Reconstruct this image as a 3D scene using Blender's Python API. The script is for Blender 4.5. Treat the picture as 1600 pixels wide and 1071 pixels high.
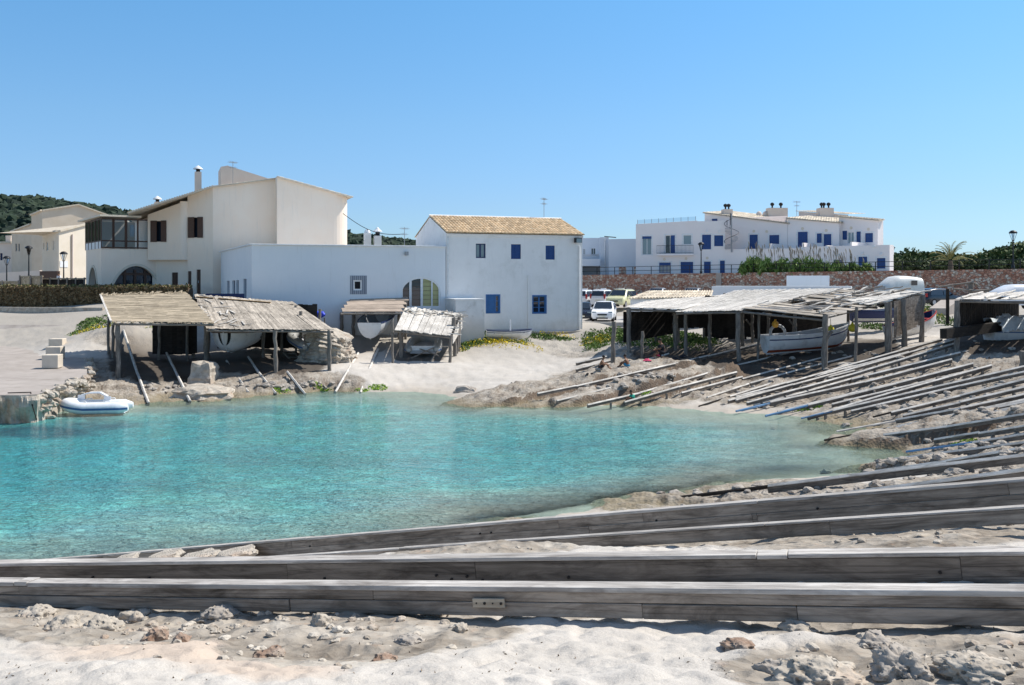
import bpy, bmesh, math, random
import numpy as np
from mathutils import Vector, Matrix, noise as mnoise
random.seed(7); RNG = np.random.default_rng(7)
S = bpy.context.scene
C = S.collection
for o in list(bpy.data.objects): bpy.data.objects.remove(o)
# ---------------------------------------------------------------- camera, sky, sun, exposure
F, HZ, EYE = 1500.0, 440.0, 6.0            # focal length in photo pixels, horizon row, eye height over the water
cd = bpy.data.cameras.new('camera'); cam = bpy.data.objects.new('camera', cd); C.objects.link(cam)
cam.location = (0, 0, EYE); cam.rotation_euler = (math.radians(90), 0, 0)
cd.sensor_width = 36; cd.lens = F/1600*36; cd.shift_y = -(535.5-HZ)/1600
cd.clip_start = 0.1; cd.clip_end = 9000
S.camera = cam
SUN_AZ, SUN_EL = math.radians(23), math.radians(52)     # azimuth measured from +x towards +y
sd = Vector((math.cos(SUN_AZ)*math.cos(SUN_EL), math.sin(SUN_AZ)*math.cos(SUN_EL), math.sin(SUN_EL)))
w = bpy.data.worlds.new("World"); S.world = w; w.use_nodes = True
nt = w.node_tree; bg = nt.nodes['Background']
sky = nt.nodes.new('ShaderNodeTexSky'); sky.sky_type = 'NISHITA'; sky.sun_disc = False
sky.sun_elevation = SUN_EL; sky.sun_rotation = math.radians(90)-SUN_AZ
sky.air_density = 1.0; sky.dust_density = 0.35; sky.ozone_density = 2.2; sky.altitude = 0
tc = nt.nodes.new('ShaderNodeTexCoord'); sx_ = nt.nodes.new('ShaderNodeSeparateXYZ'); nt.links.new(tc.outputs['Generated'], sx_.inputs[0])
rp_ = nt.nodes.new('ShaderNodeValToRGB'); nt.links.new(sx_.outputs[2], rp_.inputs[0]); e_ = rp_.color_ramp.elements
e_[0].position = .0; e_[0].color = (.45,.64,.93,1); e_[1].position = .28; e_[1].color = (.52,.86,1.02,1); q_ = e_.new(.42); q_.color = (.86,.88,.84,1); q_ = e_.new(.08); q_.color = (.50,.66,.90,1); q_ = e_.new(.16); q_.color = (.54,.755,.92,1)
ml_ = nt.nodes.new('ShaderNodeMix'); ml_.data_type = 'RGBA'; ml_.blend_type = 'MULTIPLY'; ml_.inputs[0].default_value = 1
nt.links.new(sky.outputs[0], ml_.inputs[6]); nt.links.new(rp_.outputs[0], ml_.inputs[7]); nt.links.new(ml_.outputs[2], bg.inputs[0]); bg.inputs[1].default_value = 0.142
sl = bpy.data.lights.new('sun', 'SUN'); sl.energy = 4.7; sl.angle = math.radians(0.5); sl.color = (1, 0.955, 0.88)
so = bpy.data.objects.new('sun', sl); C.objects.link(so); so.rotation_euler = sd.to_track_quat('Z', 'Y').to_euler()
so.location = (20, 0, 40)
S.view_settings.view_transform = 'Standard'; S.view_settings.look = 'None'
S.view_settings.exposure = 0.2; S.view_settings.gamma = 1
S.render.engine = 'CYCLES'
S.cycles.sample_clamp_indirect = 4; S.cycles.sample_clamp_direct = 12; S.cycles.max_bounces = 6; S.cycles.diffuse_bounces = 3; S.cycles.glossy_bounces = 3; S.cycles.transparent_max_bounces = 8

# ---------------------------------------------------------------- helpers
def at(px, py, D):
    return Vector(((px-800)/F*D, D, EYE-(py-HZ)/F*D))
def atz(px, py, z):
    return at(px, py, (EYE-z)*F/(py-HZ))
def proj(p):
    return 800+F*p[0]/p[1], HZ+F*(EYE-p[2])/p[1]

class MB:
    def __init__(s): s.v = []; s.f = []; s.uv = []; s.sm = []
    def add(s, vs, fs, uvs=None, smooth=False):
        b = len(s.v); s.v += [tuple(p) for p in vs]
        for i, f in enumerate(fs):
            s.f.append([b+k for k in f]); s.uv.append(uvs[i] if uvs else [(s_[0]*.37+s_[1]*.21, s_[2]) for s_ in (vs[k] for k in f)])
            s.sm.append(smooth)
        return s
    def frame(s, O, X, Y, Z, sx, sy, sz):          # box centred at O with axes
        X, Y, Z = X*sx/2, Y*sy/2, Z*sz/2
        vs = [O-X-Y-Z, O+X-Y-Z, O+X+Y-Z, O-X+Y-Z, O-X-Y+Z, O+X-Y+Z, O+X+Y+Z, O-X+Y+Z]
        fs = [(0,3,2,1),(4,5,6,7),(0,1,5,4),(1,2,6,5),(2,3,7,6),(3,0,4,7)]
        L, W, H = sx, sy, sz; r = random.random()*50
        uvs = [[(r,0),(r,W),(r+L,W),(r+L,0)], [(r,1),(r+L,1),(r+L,1+W),(r,1+W)], [(r,2),(r+L,2),(r+L,2+H),(r,2+H)],
               [(r,3),(r+.01,3+W),(r+.01,3+H),(r,3)], [(r+L,4),(r,4),(r,4+H),(r+L,4+H)], [(r,5),(r+.01,5+W),(r+.01,5+H),(r,5)]]
        return s.add(vs, fs, uvs)
    def box(s, c, sz, rz=0):
        X = Vector((math.cos(rz), math.sin(rz), 0)); Y = Vector((-math.sin(rz), math.cos(rz), 0))
        return s.frame(Vector(c), X, Y, Vector((0,0,1)), *sz)
    def beam(s, p0, p1, w, h, up=(0,0,1), roll=0):
        p0, p1 = Vector(p0), Vector(p1); X = (p1-p0); L = X.length
        if L < 1e-6: return s
        X.normalize(); U = Vector(up)
        if abs(X.dot(U)) > .98: U = Vector((0,1,0))
        Y = U.cross(X).normalized(); Z = X.cross(Y).normalized()
        if roll: q = Matrix.Rotation(roll, 3, X); Y, Z = q@Y, q@Z
        return s.frame((p0+p1)/2, X, Y, Z, L, w, h)
    def cbeam(s, p0, p1, w, h, c=.055):            # beam with worn, chamfered top edges
        p0, p1 = Vector(p0), Vector(p1); X = (p1-p0); L = X.length; X.normalize(); Y = Vector((0,0,1)).cross(X).normalized(); Z = X.cross(Y).normalized()
        q = [(-w/2,-h/2),(w/2,-h/2),(w/2,h/2-c),(w/2-c,h/2),(-w/2+c,h/2),(-w/2,h/2-c)]; r = random.random()*40
        vs = [P_+Y*a+Z*b for P_ in (p0, p1) for a, b in q]; per = [0,w,w+h-c,w+h,2*w+h-2*c,2*w+h-c,2*w+2*h-2*c]
        fs = [(i, (i+1) % 6, 6+(i+1) % 6, 6+i) for i in range(6)]+[(5,4,3,2,1,0),(6,7,8,9,10,11)]
        uv = [[(r,per[i]),(r,per[i+1]),(r+L,per[i+1]),(r+L,per[i])] for i in range(6)]+[[(r+a,b) for a, b in q]]*2
        return s.add(vs, fs, uv)
    def tube(s, pts, rad, n=8, cap=True, smooth=True):
        pts = [Vector(p) for p in pts]; m = len(pts)
        if not hasattr(rad, '__len__'): rad = [rad]*m
        rings = []; N = None; vs = []; L = random.random()*30; ls = []
        for i, p in enumerate(pts):
            T = (pts[min(i+1, m-1)]-pts[max(i-1, 0)]).normalized()
            if N is None:
                a = Vector((0,0,1)) if abs(T.z) < .9 else Vector((1,0,0)); N = a.cross(T).normalized()
            else: N = (N-T*N.dot(T)).normalized()
            B = T.cross(N)
            if i: L += (p-pts[i-1]).length
            ls.append(L)
            for k in range(n):
                a = 2*math.pi*k/n; vs.append(p+(N*math.cos(a)+B*math.sin(a))*rad[i])
        fs = []; uvs = []
        per = 2*math.pi*max(rad)
        for i in range(m-1):
            for k in range(n):
                k2 = (k+1) % n
                fs.append((i*n+k, i*n+k2, (i+1)*n+k2, (i+1)*n+k))
                a, b = per*k/n, per*(k+1)/n
                uvs.append([(ls[i],a),(ls[i],b),(ls[i+1],b),(ls[i+1],a)])
        s.add(vs, fs, uvs, smooth)
        if cap:
            s.add([vs[k] for k in range(n)], [tuple(range(n-1,-1,-1))]); s.add([vs[(m-1)*n+k] for k in range(n)], [tuple(range(n))])
        return s
    def lathe(s, c, prof, n=16, smooth=True):      # prof [(r,z)]
        c = Vector(c); vs = []; fs = []
        for r, z in prof:
            for k in range(n):
                a = 2*math.pi*k/n; vs.append(c+Vector((r*math.cos(a), r*math.sin(a), z)))
        for i in range(len(prof)-1):
            for k in range(n):
                k2 = (k+1) % n; fs.append((i*n+k, i*n+k2, (i+1)*n+k2, (i+1)*n+k))
        return s.add(vs, fs, None, smooth)
    def quad(s, a, b, c, d): return s.add([a,b,c,d], [(0,1,2,3)])
    def poly(s, pts): return s.add(pts, [tuple(range(len(pts)))])
    def prism(s, pts, d):                           # polygon pts extruded by vector d
        n = len(pts); d = Vector(d); P = [Vector(p) for p in pts]; Q = [p+d for p in P]
        return s.add(P+Q, [tuple(range(n-1,-1,-1)), tuple(range(n, 2*n))]+[(i, (i+1)%n, n+(i+1)%n, n+i) for i in range(n)])
    def grid(s, rows, smooth=True):
        n = len(rows[0]); vs = [p for r in rows for p in r]
        fs = [(i*n+j, i*n+j+1, (i+1)*n+j+1, (i+1)*n+j) for i in range(len(rows)-1) for j in range(n-1)]
        return s.add(vs, fs, None, smooth)
    def build(s, name, mat, parent=None, fix=True, bevel=0):
        me = bpy.data.meshes.new(name)
        vs = s.v
        if parent is not None:
            r = parent
            while r.parent: r = r.parent
            if r.get('_w'):
                M = Matrix.LocRotScale(r.location, r.rotation_euler, r.scale).inverted(); vs = [tuple(M@Vector(p)) for p in vs]
        me.from_pydata(vs, [], s.f); me.materials.append(mat)
        me.polygons.foreach_set('use_smooth', s.sm)
        ul = me.uv_layers.new(name='UVMap'); flat = [c for f in s.uv for p in f for c in p]
        ul.data.foreach_set('uv', flat)
        if fix:
            bm = bmesh.new(); bm.from_mesh(me); bmesh.ops.recalc_face_normals(bm, faces=bm.faces); bm.to_mesh(me); bm.free()
        o = bpy.data.objects.new(name, me); C.objects.link(o)
        if parent is not None: o.parent = parent
        if bevel:
            b = o.modifiers.new('bevel', 'BEVEL'); b.width = bevel; b.segments = 2
        return o

def thing(name, label, cat, loc=(0,0,0), rz=0, group=None, world=True):
    o = bpy.data.objects.new(name, None); C.objects.link(o); o.empty_display_size = .2
    o.location = loc; o.rotation_euler = (0, 0, rz); o['label'] = label; o['category'] = cat
    if group: o['group'] = group
    if world: o['_w'] = 1
    return o
def tag(o, label, cat, group=None):
    o['label'] = label; o['category'] = cat
    if group: o['group'] = group
    return o
def recenter(o, base=None):       # put a one-mesh thing's origin at its base
    me = o.data; n = len(me.vertices); a = np.empty(n*3, 'f'); me.vertices.foreach_get('co', a); a = a.reshape(-1, 3)
    c = np.array([a[:,0].mean(), a[:,1].mean(), a[:,2].min()]); a -= c; me.vertices.foreach_set('co', a.ravel().copy()); o.location = c.tolist(); me.update(); return o
def dup(root, loc, rz=0, label=None, group=None, scale=None):
    def cp(o, par):
        c = o.copy(); C.objects.link(c); c.parent = par
        for ch in list(o.children): cp(ch, c)
        return c
    r = cp(root, None); r.location = loc; r.rotation_euler = (0, 0, rz)
    if scale: r.scale = (scale,)*3
    if label: r['label'] = label
    if group: r['group'] = group
    return r
def struct(o): o['kind'] = 'structure'; return o
def stuff(o): o['kind'] = 'stuff'; return o

# ---------------------------------------------------------------- materials
def newmat(name):
    m = bpy.data.materials.new(name); m.use_nodes = True; n = m.node_tree.nodes; l = m.node_tree.links
    return m, n, l, n['Principled BSDF']
def nnoise(n, l, vec, scale, detail=5, rough=.6, dist=0):
    t = n.new('ShaderNodeTexNoise'); t.inputs['Scale'].default_value = scale; t.inputs['Detail'].default_value = detail
    t.inputs['Roughness'].default_value = rough; t.inputs['Distortion'].default_value = dist
    if vec: l.new(vec, t.inputs['Vector'])
    return t.outputs[0]
def ramp(n, l, fac, stops):
    r = n.new('ShaderNodeValToRGB'); l.new(fac, r.inputs[0])
    e = r.color_ramp.elements
    while len(e) < len(stops): e.new(.5)
    for el, (p, c) in zip(e, stops): el.position = p; el.color = (*c, 1) if len(c) == 3 else c
    return r.outputs[0]
def g3(v): return (v, v, v)
def mixc(n, l, fac, a, b, mode='MIX'):
    x = n.new('ShaderNodeMix'); x.data_type = 'RGBA'; x.blend_type = mode; x.clamp_factor = True
    for i, val in ((0, fac), (6, a), (7, b)):
        if hasattr(val, 'is_linked') or hasattr(val, 'links'): l.new(val, x.inputs[i])
        elif isinstance(val, (int, float)): x.inputs[i].default_value = val
        else: x.inputs[i].default_value = (*val, 1)
    return x.outputs[2]
def bump(n, l, h, strength, dist, prev=None):
    b = n.new('ShaderNodeBump'); b.inputs['Strength'].default_value = strength; b.inputs['Distance'].default_value = dist
    l.new(h, b.inputs['Height'])
    if prev: l.new(prev, b.inputs['Normal'])
    return b.outputs[0]
def coords(n, l, kind='Object', scale=(1,1,1)):
    t = n.new('ShaderNodeTexCoord'); mp = n.new('ShaderNodeMapping'); mp.inputs['Scale'].default_value = scale
    l.new(t.outputs[kind], mp.inputs[0]); return mp.outputs[0]
def math_(n, l, op, a, b=None):
    m = n.new('ShaderNodeMath'); m.operation = op
    for i, v in ((0, a), (1, b)):
        if v is None: continue
        if isinstance(v, (int, float)): m.inputs[i].default_value = v
        else: l.new(v, m.inputs[i])
    return m.outputs[0]
def pm(name, c1, c2=None, scale=2., rough=.8, bs=.3, bd=.01, bscale=20., stain=None, stain_scale=.6, island=0, spec=.3, metal=0, lo=.35, hi=.65, base=None):
    m, n, l, P = newmat(name); c2 = c2 or c1
    v = coords(n, l)
    col = ramp(n, l, nnoise(n, l, v, scale), [(lo, c1), (hi, c2)])
    if stain:
        f = ramp(n, l, nnoise(n, l, v, stain_scale, 8, .7), [(.52, g3(0)), (.72, g3(1))])
        col = mixc(n, l, f, col, stain)
    if base is not None:          # dirt splashed on the foot of the wall and rain streaks below the eaves
        sp = n.new('ShaderNodeSeparateXYZ'); l.new(v, sp.inputs[0]); vz_ = coords(n, l, 'Object', (1.6, 1.6, .16))
        zz = math_(n, l, 'ADD', sp.outputs[2], math_(n, l, 'MULTIPLY', math_(n, l, 'SUBTRACT', nnoise(n, l, v, 1.1, 6, .7), .5), 2.2)); mr = n.new('ShaderNodeMapRange'); mr.inputs[1].default_value = base; mr.inputs[2].default_value = base+1.0; l.new(zz, mr.inputs[0])
        col = mixc(n, l, ramp(n, l, mr.outputs[0], [(0, g3(.5)), (1, g3(0))]), col, (.52,.48,.42)); col = mixc(n, l, ramp(n, l, nnoise(n, l, vz_, 2.4, 5, .7), [(.55, g3(0)), (.75, g3(.22))]), col, (.50,.49,.46))
    if island:
        g = n.new('ShaderNodeNewGeometry')
        f = ramp(n, l, g.outputs['Random Per Island'], [(0, g3(1-island)), (1, g3(1+island*.5))])
        col = mixc(n, l, 1., col, f, 'MULTIPLY')
    l.new(col, P.inputs['Base Color']); P.inputs['Roughness'].default_value = rough
    P.inputs['Specular IOR Level'].default_value = spec; P.inputs['Metallic'].default_value = metal
    if bs: l.new(bump(n, l, nnoise(n, l, v, bscale, 4), bs, bd), P.inputs['Normal'])
    return m
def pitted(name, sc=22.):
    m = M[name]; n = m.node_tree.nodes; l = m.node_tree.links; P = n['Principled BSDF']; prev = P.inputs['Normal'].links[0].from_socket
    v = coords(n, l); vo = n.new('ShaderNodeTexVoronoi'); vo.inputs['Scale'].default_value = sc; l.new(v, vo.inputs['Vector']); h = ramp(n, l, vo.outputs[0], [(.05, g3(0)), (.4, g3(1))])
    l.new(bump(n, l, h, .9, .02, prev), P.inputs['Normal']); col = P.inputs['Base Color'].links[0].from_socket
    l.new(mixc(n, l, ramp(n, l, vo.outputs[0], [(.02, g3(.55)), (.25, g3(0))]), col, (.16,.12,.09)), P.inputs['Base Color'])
def woodmat(name, c1, c2, dark, island=.35, fine=1.0, rough=.85, patch=None):
    m, n, l, P = newmat(name)
    v = coords(n, l, 'UV', (1.2*fine, 22*fine, 1))
    v2 = coords(n, l, 'UV', (.7, 3, 1)); v3 = coords(n, l, 'Object')
    col = ramp(n, l, nnoise(n, l, v, 1.6, 6, .65, .4), [(.3, c2), (.62, c1)])
    kn = ramp(n, l, nnoise(n, l, v2, 2.2, 5, .7, 1.2), [(.42, g3(0)), (.75, g3(1))])
    col = mixc(n, l, kn, col, dark)
    big = ramp(n, l, nnoise(n, l, v3, .9, 5), [(.3, g3(.72)), (.7, g3(1.15))])
    col = mixc(n, l, 1., col, big, 'MULTIPLY')
    v4 = coords(n, l, 'UV', (.4*fine, 16*fine, 1)); ck = ramp(n, l, nnoise(n, l, v4, 1.3, 3, .5, .5), [(.47, g3(0)), (.5, g3(.5)), (.53, g3(0))]); col = mixc(n, l, ck, col, tuple(x*.6 for x in dark))
    if patch: col = mixc(n, l, ramp(n, l, nnoise(n, l, v3, 1.7, 6, .7), [(.56, g3(0)), (.62, g3(.8))]), col, patch)
    g = n.new('ShaderNodeNewGeometry')
    f = ramp(n, l, g.outputs['Random Per Island'], [(0, g3(1-island)), (1, g3(1+island*.5))])
    col = mixc(n, l, 1., col, f, 'MULTIPLY')
    l.new(col, P.inputs['Base Color']); P.inputs['Roughness'].default_value = rough; P.inputs['Specular IOR Level'].default_value = .2
    b = bump(n, l, nnoise(n, l, v, 3, 6, .7, .6), .6, .006)
    l.new(b, P.inputs['Normal'])
    return m
def flat(name, c, rough=.6, spec=.4, metal=0, emit=0):
    m, n, l, P = newmat(name); v = coords(n, l)
    f = ramp(n, l, nnoise(n, l, v, 4., 6, .7), [(.3, tuple(x*.85 for x in c)), (.7, tuple(min(1, x*1.08) for x in c))])
    l.new(f, P.inputs['Base Color']); P.inputs['Roughness'].default_value = rough
    P.inputs['Specular IOR Level'].default_value = spec; P.inputs['Metallic'].default_value = metal
    return m
M = {}
M['wood'] = woodmat('weathered_wood', (.56,.50,.43), (.34,.30,.255), (.16,.135,.11), island=.25)
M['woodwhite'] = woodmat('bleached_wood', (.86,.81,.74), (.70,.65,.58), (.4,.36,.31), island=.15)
M['roofwood'] = woodmat('roof_boards', (.66,.58,.48), (.46,.40,.33), (.2,.17,.14), island=.3)
M['roofbrown'] = woodmat('brown_boards', (.52,.42,.34), (.42,.34,.27), (.3,.24,.19), island=.1)
M['brush'] = woodmat('brushwood', (.66,.55,.40), (.42,.34,.24), (.2,.16,.11), island=.3)
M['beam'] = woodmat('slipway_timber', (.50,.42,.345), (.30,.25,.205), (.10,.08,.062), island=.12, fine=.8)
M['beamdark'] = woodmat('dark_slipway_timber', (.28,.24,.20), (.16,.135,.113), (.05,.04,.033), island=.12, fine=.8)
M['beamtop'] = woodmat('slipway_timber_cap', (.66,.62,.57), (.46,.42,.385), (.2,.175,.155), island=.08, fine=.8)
M['darkwood'] = woodmat('tarred_wood', (.05,.042,.036), (.025,.021,.019), (.014,.012,.011))
M['bluewood'] = woodmat('blue_painted_wood', (.14,.34,.60), (.10,.25,.48), (.25,.28,.32), island=.1)
M['post'] = woodmat('post_wood', (.36,.32,.28), (.18,.16,.14), (.09,.08,.07))
M['orangewood'] = woodmat('new_boards', (.62,.40,.18), (.5,.3,.12), (.4,.24,.1), island=.1)
M['plaster'] = pm('white_plaster', (.84,.82,.80), (.88,.86,.84), 1.2, .9, .5, .012, 6, stain=(.74,.72,.69), stain_scale=.8, base=.3)
M['plasterb'] = pm('bluish_white_plaster', (.76,.785,.81), (.79,.81,.83), .8, .9, .35, .01, 7, base=.2)
M['plasterw'] = pm('old_white_plaster', (.66,.665,.66), (.74,.74,.73), 1.5, .9, .5, .012, 8, stain=(.46,.45,.42), stain_scale=1.1, base=.8)
M['cream'] = pm('cream_render', (.93,.77,.62), (.94,.80,.66), .7, .9, .45, .012, 9, base=.2)
M['beige'] = pm('beige_render', (.66,.54,.41), (.72,.60,.47), .9, .9, .6, .02, 7)
M['beige2'] = pm('pale_beige_render', (.72,.63,.50), (.76,.67,.55), .9, .9, .6, .02, 7)
M['pink'] = pm('pinkish_render', (.74,.62,.53), (.78,.67,.58), 1, .9, .4, .02, 7)
M['complex'] = pm('white_render', (.86,.79,.76), (.89,.83,.80), .3, .9, .3, .01, 5)
M['complexb'] = pm('white_block_paint', (.72,.74,.78), (.76,.78,.81), .5, .9, .3, .01, 5)
M['white'] = flat('white_paint', (.8,.8,.8)); M['blue'] = flat('blue_paint', (.018,.07,.235), .5)
M['bluel'] = flat('faded_blue_paint', (.05,.16,.38), .6)
M['black'] = flat('black_metal', (.012,.012,.014), .5); M['brown'] = flat('brown_wood_paint', (.09,.045,.028), .55)
M['dark'] = flat('dark_interior', (.012,.012,.014), .9); M['grey'] = flat('grey_metal', (.35,.36,.37), .5)
M['rubber'] = flat('rubber', (.02,.02,.02), .8)
M['red'] = flat('red_paint', (.45,.04,.03), .5); M['redbrown'] = flat('red_antifouling', (.42,.09,.04), .7)
M['orange'] = flat('orange_plastic', (.75,.38,.05), .5); M['yellow'] = flat('yellow_plastic', (.7,.6,.05), .5)
M['hull'] = pm('white_hull_paint', (.78,.79,.8), (.72,.73,.74), 3, .45, .1, .005, 12, stain=(.5,.5,.5), stain_scale=2)
M['boatin'] = flat('grey_boat_inside', (.42,.43,.45), .7); M['navy'] = flat('navy_paint', (.02,.035,.12), .5)
M['pvc'] = flat('white_pvc', (.85,.86,.88), .35); M['pvcg'] = flat('grey_pvc', (.42,.42,.40), .5)
M['stripe'] = flat('blue_stripe', (.06,.14,.32), .5); M['tarp'] = pm('pale_tarpaulin', (.46,.52,.56), (.56,.62,.66), 3, .6, .8, .03, 6)
M['tarpblue'] = flat('blue_tarpaulin', (.02,.06,.6), .5)
M['skin'] = flat('skin', (.32,.17,.10), .6); M['skind'] = flat('tanned_skin', (.22,.11,.065), .6)
M['hair'] = flat('dark_hair', (.015,.01,.008), .7); M['cloth'] = flat('dark_cloth', (.02,.02,.025), .9)
M['teal'] = flat('green_cloth', (.02,.40,.28), .8); M['trunks'] = flat('blue_cloth', (.05,.25,.4), .8); M['shirt'] = flat('white_cloth', (.75,.75,.78), .9)
M['pinkc'] = flat('pink_cloth', (.5,.05,.12), .9)
M['carw'] = flat('white_car_paint', (.82,.83,.85), .25, .6); M['carc'] = flat('cream_car_paint', (.72,.70,.42), .25, .6)
M['card'] = flat('dark_car_paint', (.015,.02,.035), .2, .7); M['cars'] = flat('silver_car_paint', (.45,.46,.48), .25, .6, .3)
M['plate'] = flat('plate', (.7,.7,.6), .5); M['lampred'] = flat('red_lens', (.4,.01,.01), .3)
M['alloy'] = flat('alloy_wheel', (.5,.5,.52), .35, .5, .5); M['van'] = flat('van_shell', (.80,.79,.74), .35, .5)
M['bark'] = pm('bark', (.10,.07,.05), (.16,.12,.09), 4, .9, .6, .02, 12)
def leafmat(name, a, b, c=None):
    m, n, l, P = newmat(name); g = n.new('ShaderNodeNewGeometry')
    st = [(0, a), (.6, b)]+([(1, c)] if c else [])
    col = ramp(n, l, g.outputs['Random Per Island'], st)
    l.new(col, P.inputs['Base Color']); P.inputs['Roughness'].default_value = .7; P.inputs['Specular IOR Level'].default_value = .2
    return m
M['pine'] = leafmat('pine_foliage', (.035,.06,.022), (.09,.135,.045), (.16,.19,.075))
M['olive'] = leafmat('olive_foliage', (.04,.06,.025), (.09,.12,.05), (.14,.16,.08))
M['reed'] = leafmat('reed_foliage', (.07,.13,.03), (.16,.26,.06), (.26,.34,.12))
M['plume'] = leafmat('reed_plumes', (.22,.18,.14), (.34,.29,.22))
M['hedge'] = leafmat('hedge_foliage', (.15,.11,.06), (.28,.20,.115), (.34,.27,.15))
M['hedgetop'] = leafmat('hedge_tips', (.06,.08,.025), (.14,.16,.06))
M['palm'] = leafmat('palm_fronds', (.10,.13,.04), (.26,.22,.08), (.30,.30,.12))
M['succ'] = leafmat('succulent_leaves', (.05,.10,.02), (.12,.20,.05), (.20,.27,.07))
M['flower'] = leafmat('yellow_flowers', (.65,.48,.02), (.8,.62,.03))
M['algae'] = leafmat('algae_tufts', (.2,.36,.04), (.35,.5,.06))
# glass: glossy dark pane
def glassmat(name, tint, rough=.03):
    m, n, l, P = newmat(name); P.inputs['Base Color'].default_value = (*tint, 1); P.inputs['Roughness'].default_value = rough
    P.inputs['Specular IOR Level'].default_value = .8; v = coords(n, l)
    l.new(bump(n, l, nnoise(n, l, v, 1.5, 2), .08, .02), P.inputs['Normal']); return m
M['glass'] = glassmat('window_glass', (.02,.03,.045)); M['glassl'] = glassmat('pale_window_glass', (.20,.27,.30), .1)
M['glassy'] = glassmat('curtained_glass', (.34,.36,.16), .15)
m, n, l, P = newmat('clear_glass'); M['clear'] = m
tr = n.new('ShaderNodeBsdfTransparent'); gl = n.new('ShaderNodeBsdfGlossy'); gl.inputs['Roughness'].default_value = .02
fr = n.new('ShaderNodeFresnel'); fr.inputs[0].default_value = 1.5; mx = n.new('ShaderNodeMixShader')
tr.inputs[0].default_value = (.75,.8,.85,1)
l.new(fr.outputs[0], mx.inputs[0]); l.new(tr.outputs[0], mx.inputs[1]); l.new(gl.outputs[0], mx.inputs[2]); l.new(mx.outputs[0], n['Material Output'].inputs[0])
# roof tiles
m, n, l, P = newmat('clay_tiles'); M['tile'] = m
v = coords(n, l)
g = n.new('ShaderNodeNewGeometry')
col = ramp(n, l, nnoise(n, l, v, 2.5, 6, .7), [(.3, (.48,.33,.18)), (.5, (.70,.51,.31)), (.7, (.78,.62,.42))])
f = ramp(n, l, g.outputs['Random Per Island'], [(0, g3(.7)), (1, g3(1.15))]); col = mixc(n, l, 1., col, f, 'MULTIPLY')
l.new(col, P.inputs['Base Color']); P.inputs['Roughness'].default_value = .85
M['tilepale'] = pm('pale_clay_tiles', (.60,.50,.38), (.70,.62,.50), 3, .85, .3, .01, 14, island=.3)
# rubble stone wall
m, n, l, P = newmat('red_rubble_stone'); M['stone'] = m
v = coords(n, l, 'Object', (1,1,1.25))
vn = n.new('ShaderNodeTexVoronoi'); vn.inputs['Scale'].default_value = 3.6; l.new(v, vn.inputs['Vector'])
ve = n.new('ShaderNodeTexVoronoi'); ve.feature = 'DISTANCE_TO_EDGE'; ve.inputs['Scale'].default_value = 3.6; l.new(v, ve.inputs['Vector'])
sp = n.new('ShaderNodeSeparateColor'); l.new(vn.outputs['Color'], sp.inputs[0])
col = ramp(n, l, sp.outputs[0], [(0, (.34,.13,.08)), (.3, (.55,.26,.17)), (.55, (.68,.38,.27)), (.75, (.62,.48,.38)), (.92, (.82,.72,.60))])
col = mixc(n, l, ramp(n, l, nnoise(n, l, v, 9, 6, .7), [(.3, g3(0)), (.8, g3(.5))]), col, (.36,.25,.19))
col = mixc(n, l, ramp(n, l, ve.outputs[0], [(.0, g3(.8)), (.06, g3(0))]), col, (.22,.15,.11))
l.new(col, P.inputs['Base Color']); P.inputs['Roughness'].default_value = .9
l.new(bump(n, l, ramp(n, l, ve.outputs[0], [(0, g3(0)), (.15, g3(1))]), .9, .08), P.inputs['Normal'])
M['concrete'] = pm('quay_concrete', (.36,.315,.28), (.44,.39,.35), 1.1, .9, .4, .012, 14, stain=(.27,.235,.20), stain_scale=.5)
M['block'] = pm('stone_block', (.62,.54,.44), (.68,.60,.50), 3, .9, .5, .01, 30)
M['rockm'] = pm('sandstone_rock', (.38,.33,.27), (.58,.52,.44), 3, .92, .9, .03, 9, stain=(.38,.26,.18), stain_scale=1.4)
M['rockd'] = pm('grey_rock', (.34,.30,.26), (.48,.43,.37), 3, .92, .9, .03, 9, stain=(.2,.16,.13), stain_scale=2)
M['ply'] = woodmat('pale_plywood', (.62,.54,.42), (.5,.42,.32), (.3,.24,.18), island=.0)
M['rockr'] = pm('rusty_rock', (.25,.15,.10), (.45,.37,.30), 6, .92, .9, .03, 14)
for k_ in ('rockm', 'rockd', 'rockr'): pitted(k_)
M['asphalt'] = pm('pale_road', (.40,.38,.36), (.48,.46,.43), 2, .9, .3, .01, 20)
# ================================================================= TERRAIN
def hash2(ix, iy, seed):
    h = (ix.astype(np.int64)*374761393+iy.astype(np.int64)*668265263+seed*1442695041) & 0xffffffff
    h = ((h ^ (h >> 13))*1274126177) & 0xffffffff
    return ((h ^ (h >> 16)) & 0xffff)/65535.0
def vnoise(x, y, seed=0):
    ix, iy = np.floor(x), np.floor(y); fx, fy = x-ix, y-iy
    fx = fx*fx*fx*(fx*(fx*6-15)+10); fy = fy*fy*fy*(fy*(fy*6-15)+10)
    a, b, c, d = hash2(ix, iy, seed), hash2(ix+1, iy, seed), hash2(ix, iy+1, seed), hash2(ix+1, iy+1, seed)
    return (a*(1-fx)+b*fx)*(1-fy)+(c*(1-fx)+d*fx)*fy
def fbm(x, y, s, o=4, seed=0, g=.5):
    t = 0; a = 1; w = 0
    for k in range(o):
        c_, s_ = math.cos(.7*k+.3), math.sin(.7*k+.3)
        t = t+a*vnoise((x*c_-y*s_)/s+17.3*k, (x*s_+y*c_)/s-9.1*k, seed+k); w += a; a *= g; s /= 2.03
    return t/w
CT = []
def c(px, py, z): p = atz(px, py, z); CT.append((p.x, p.y, z))
def cw(x, y, z): CT.append((x, y, z))
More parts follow.
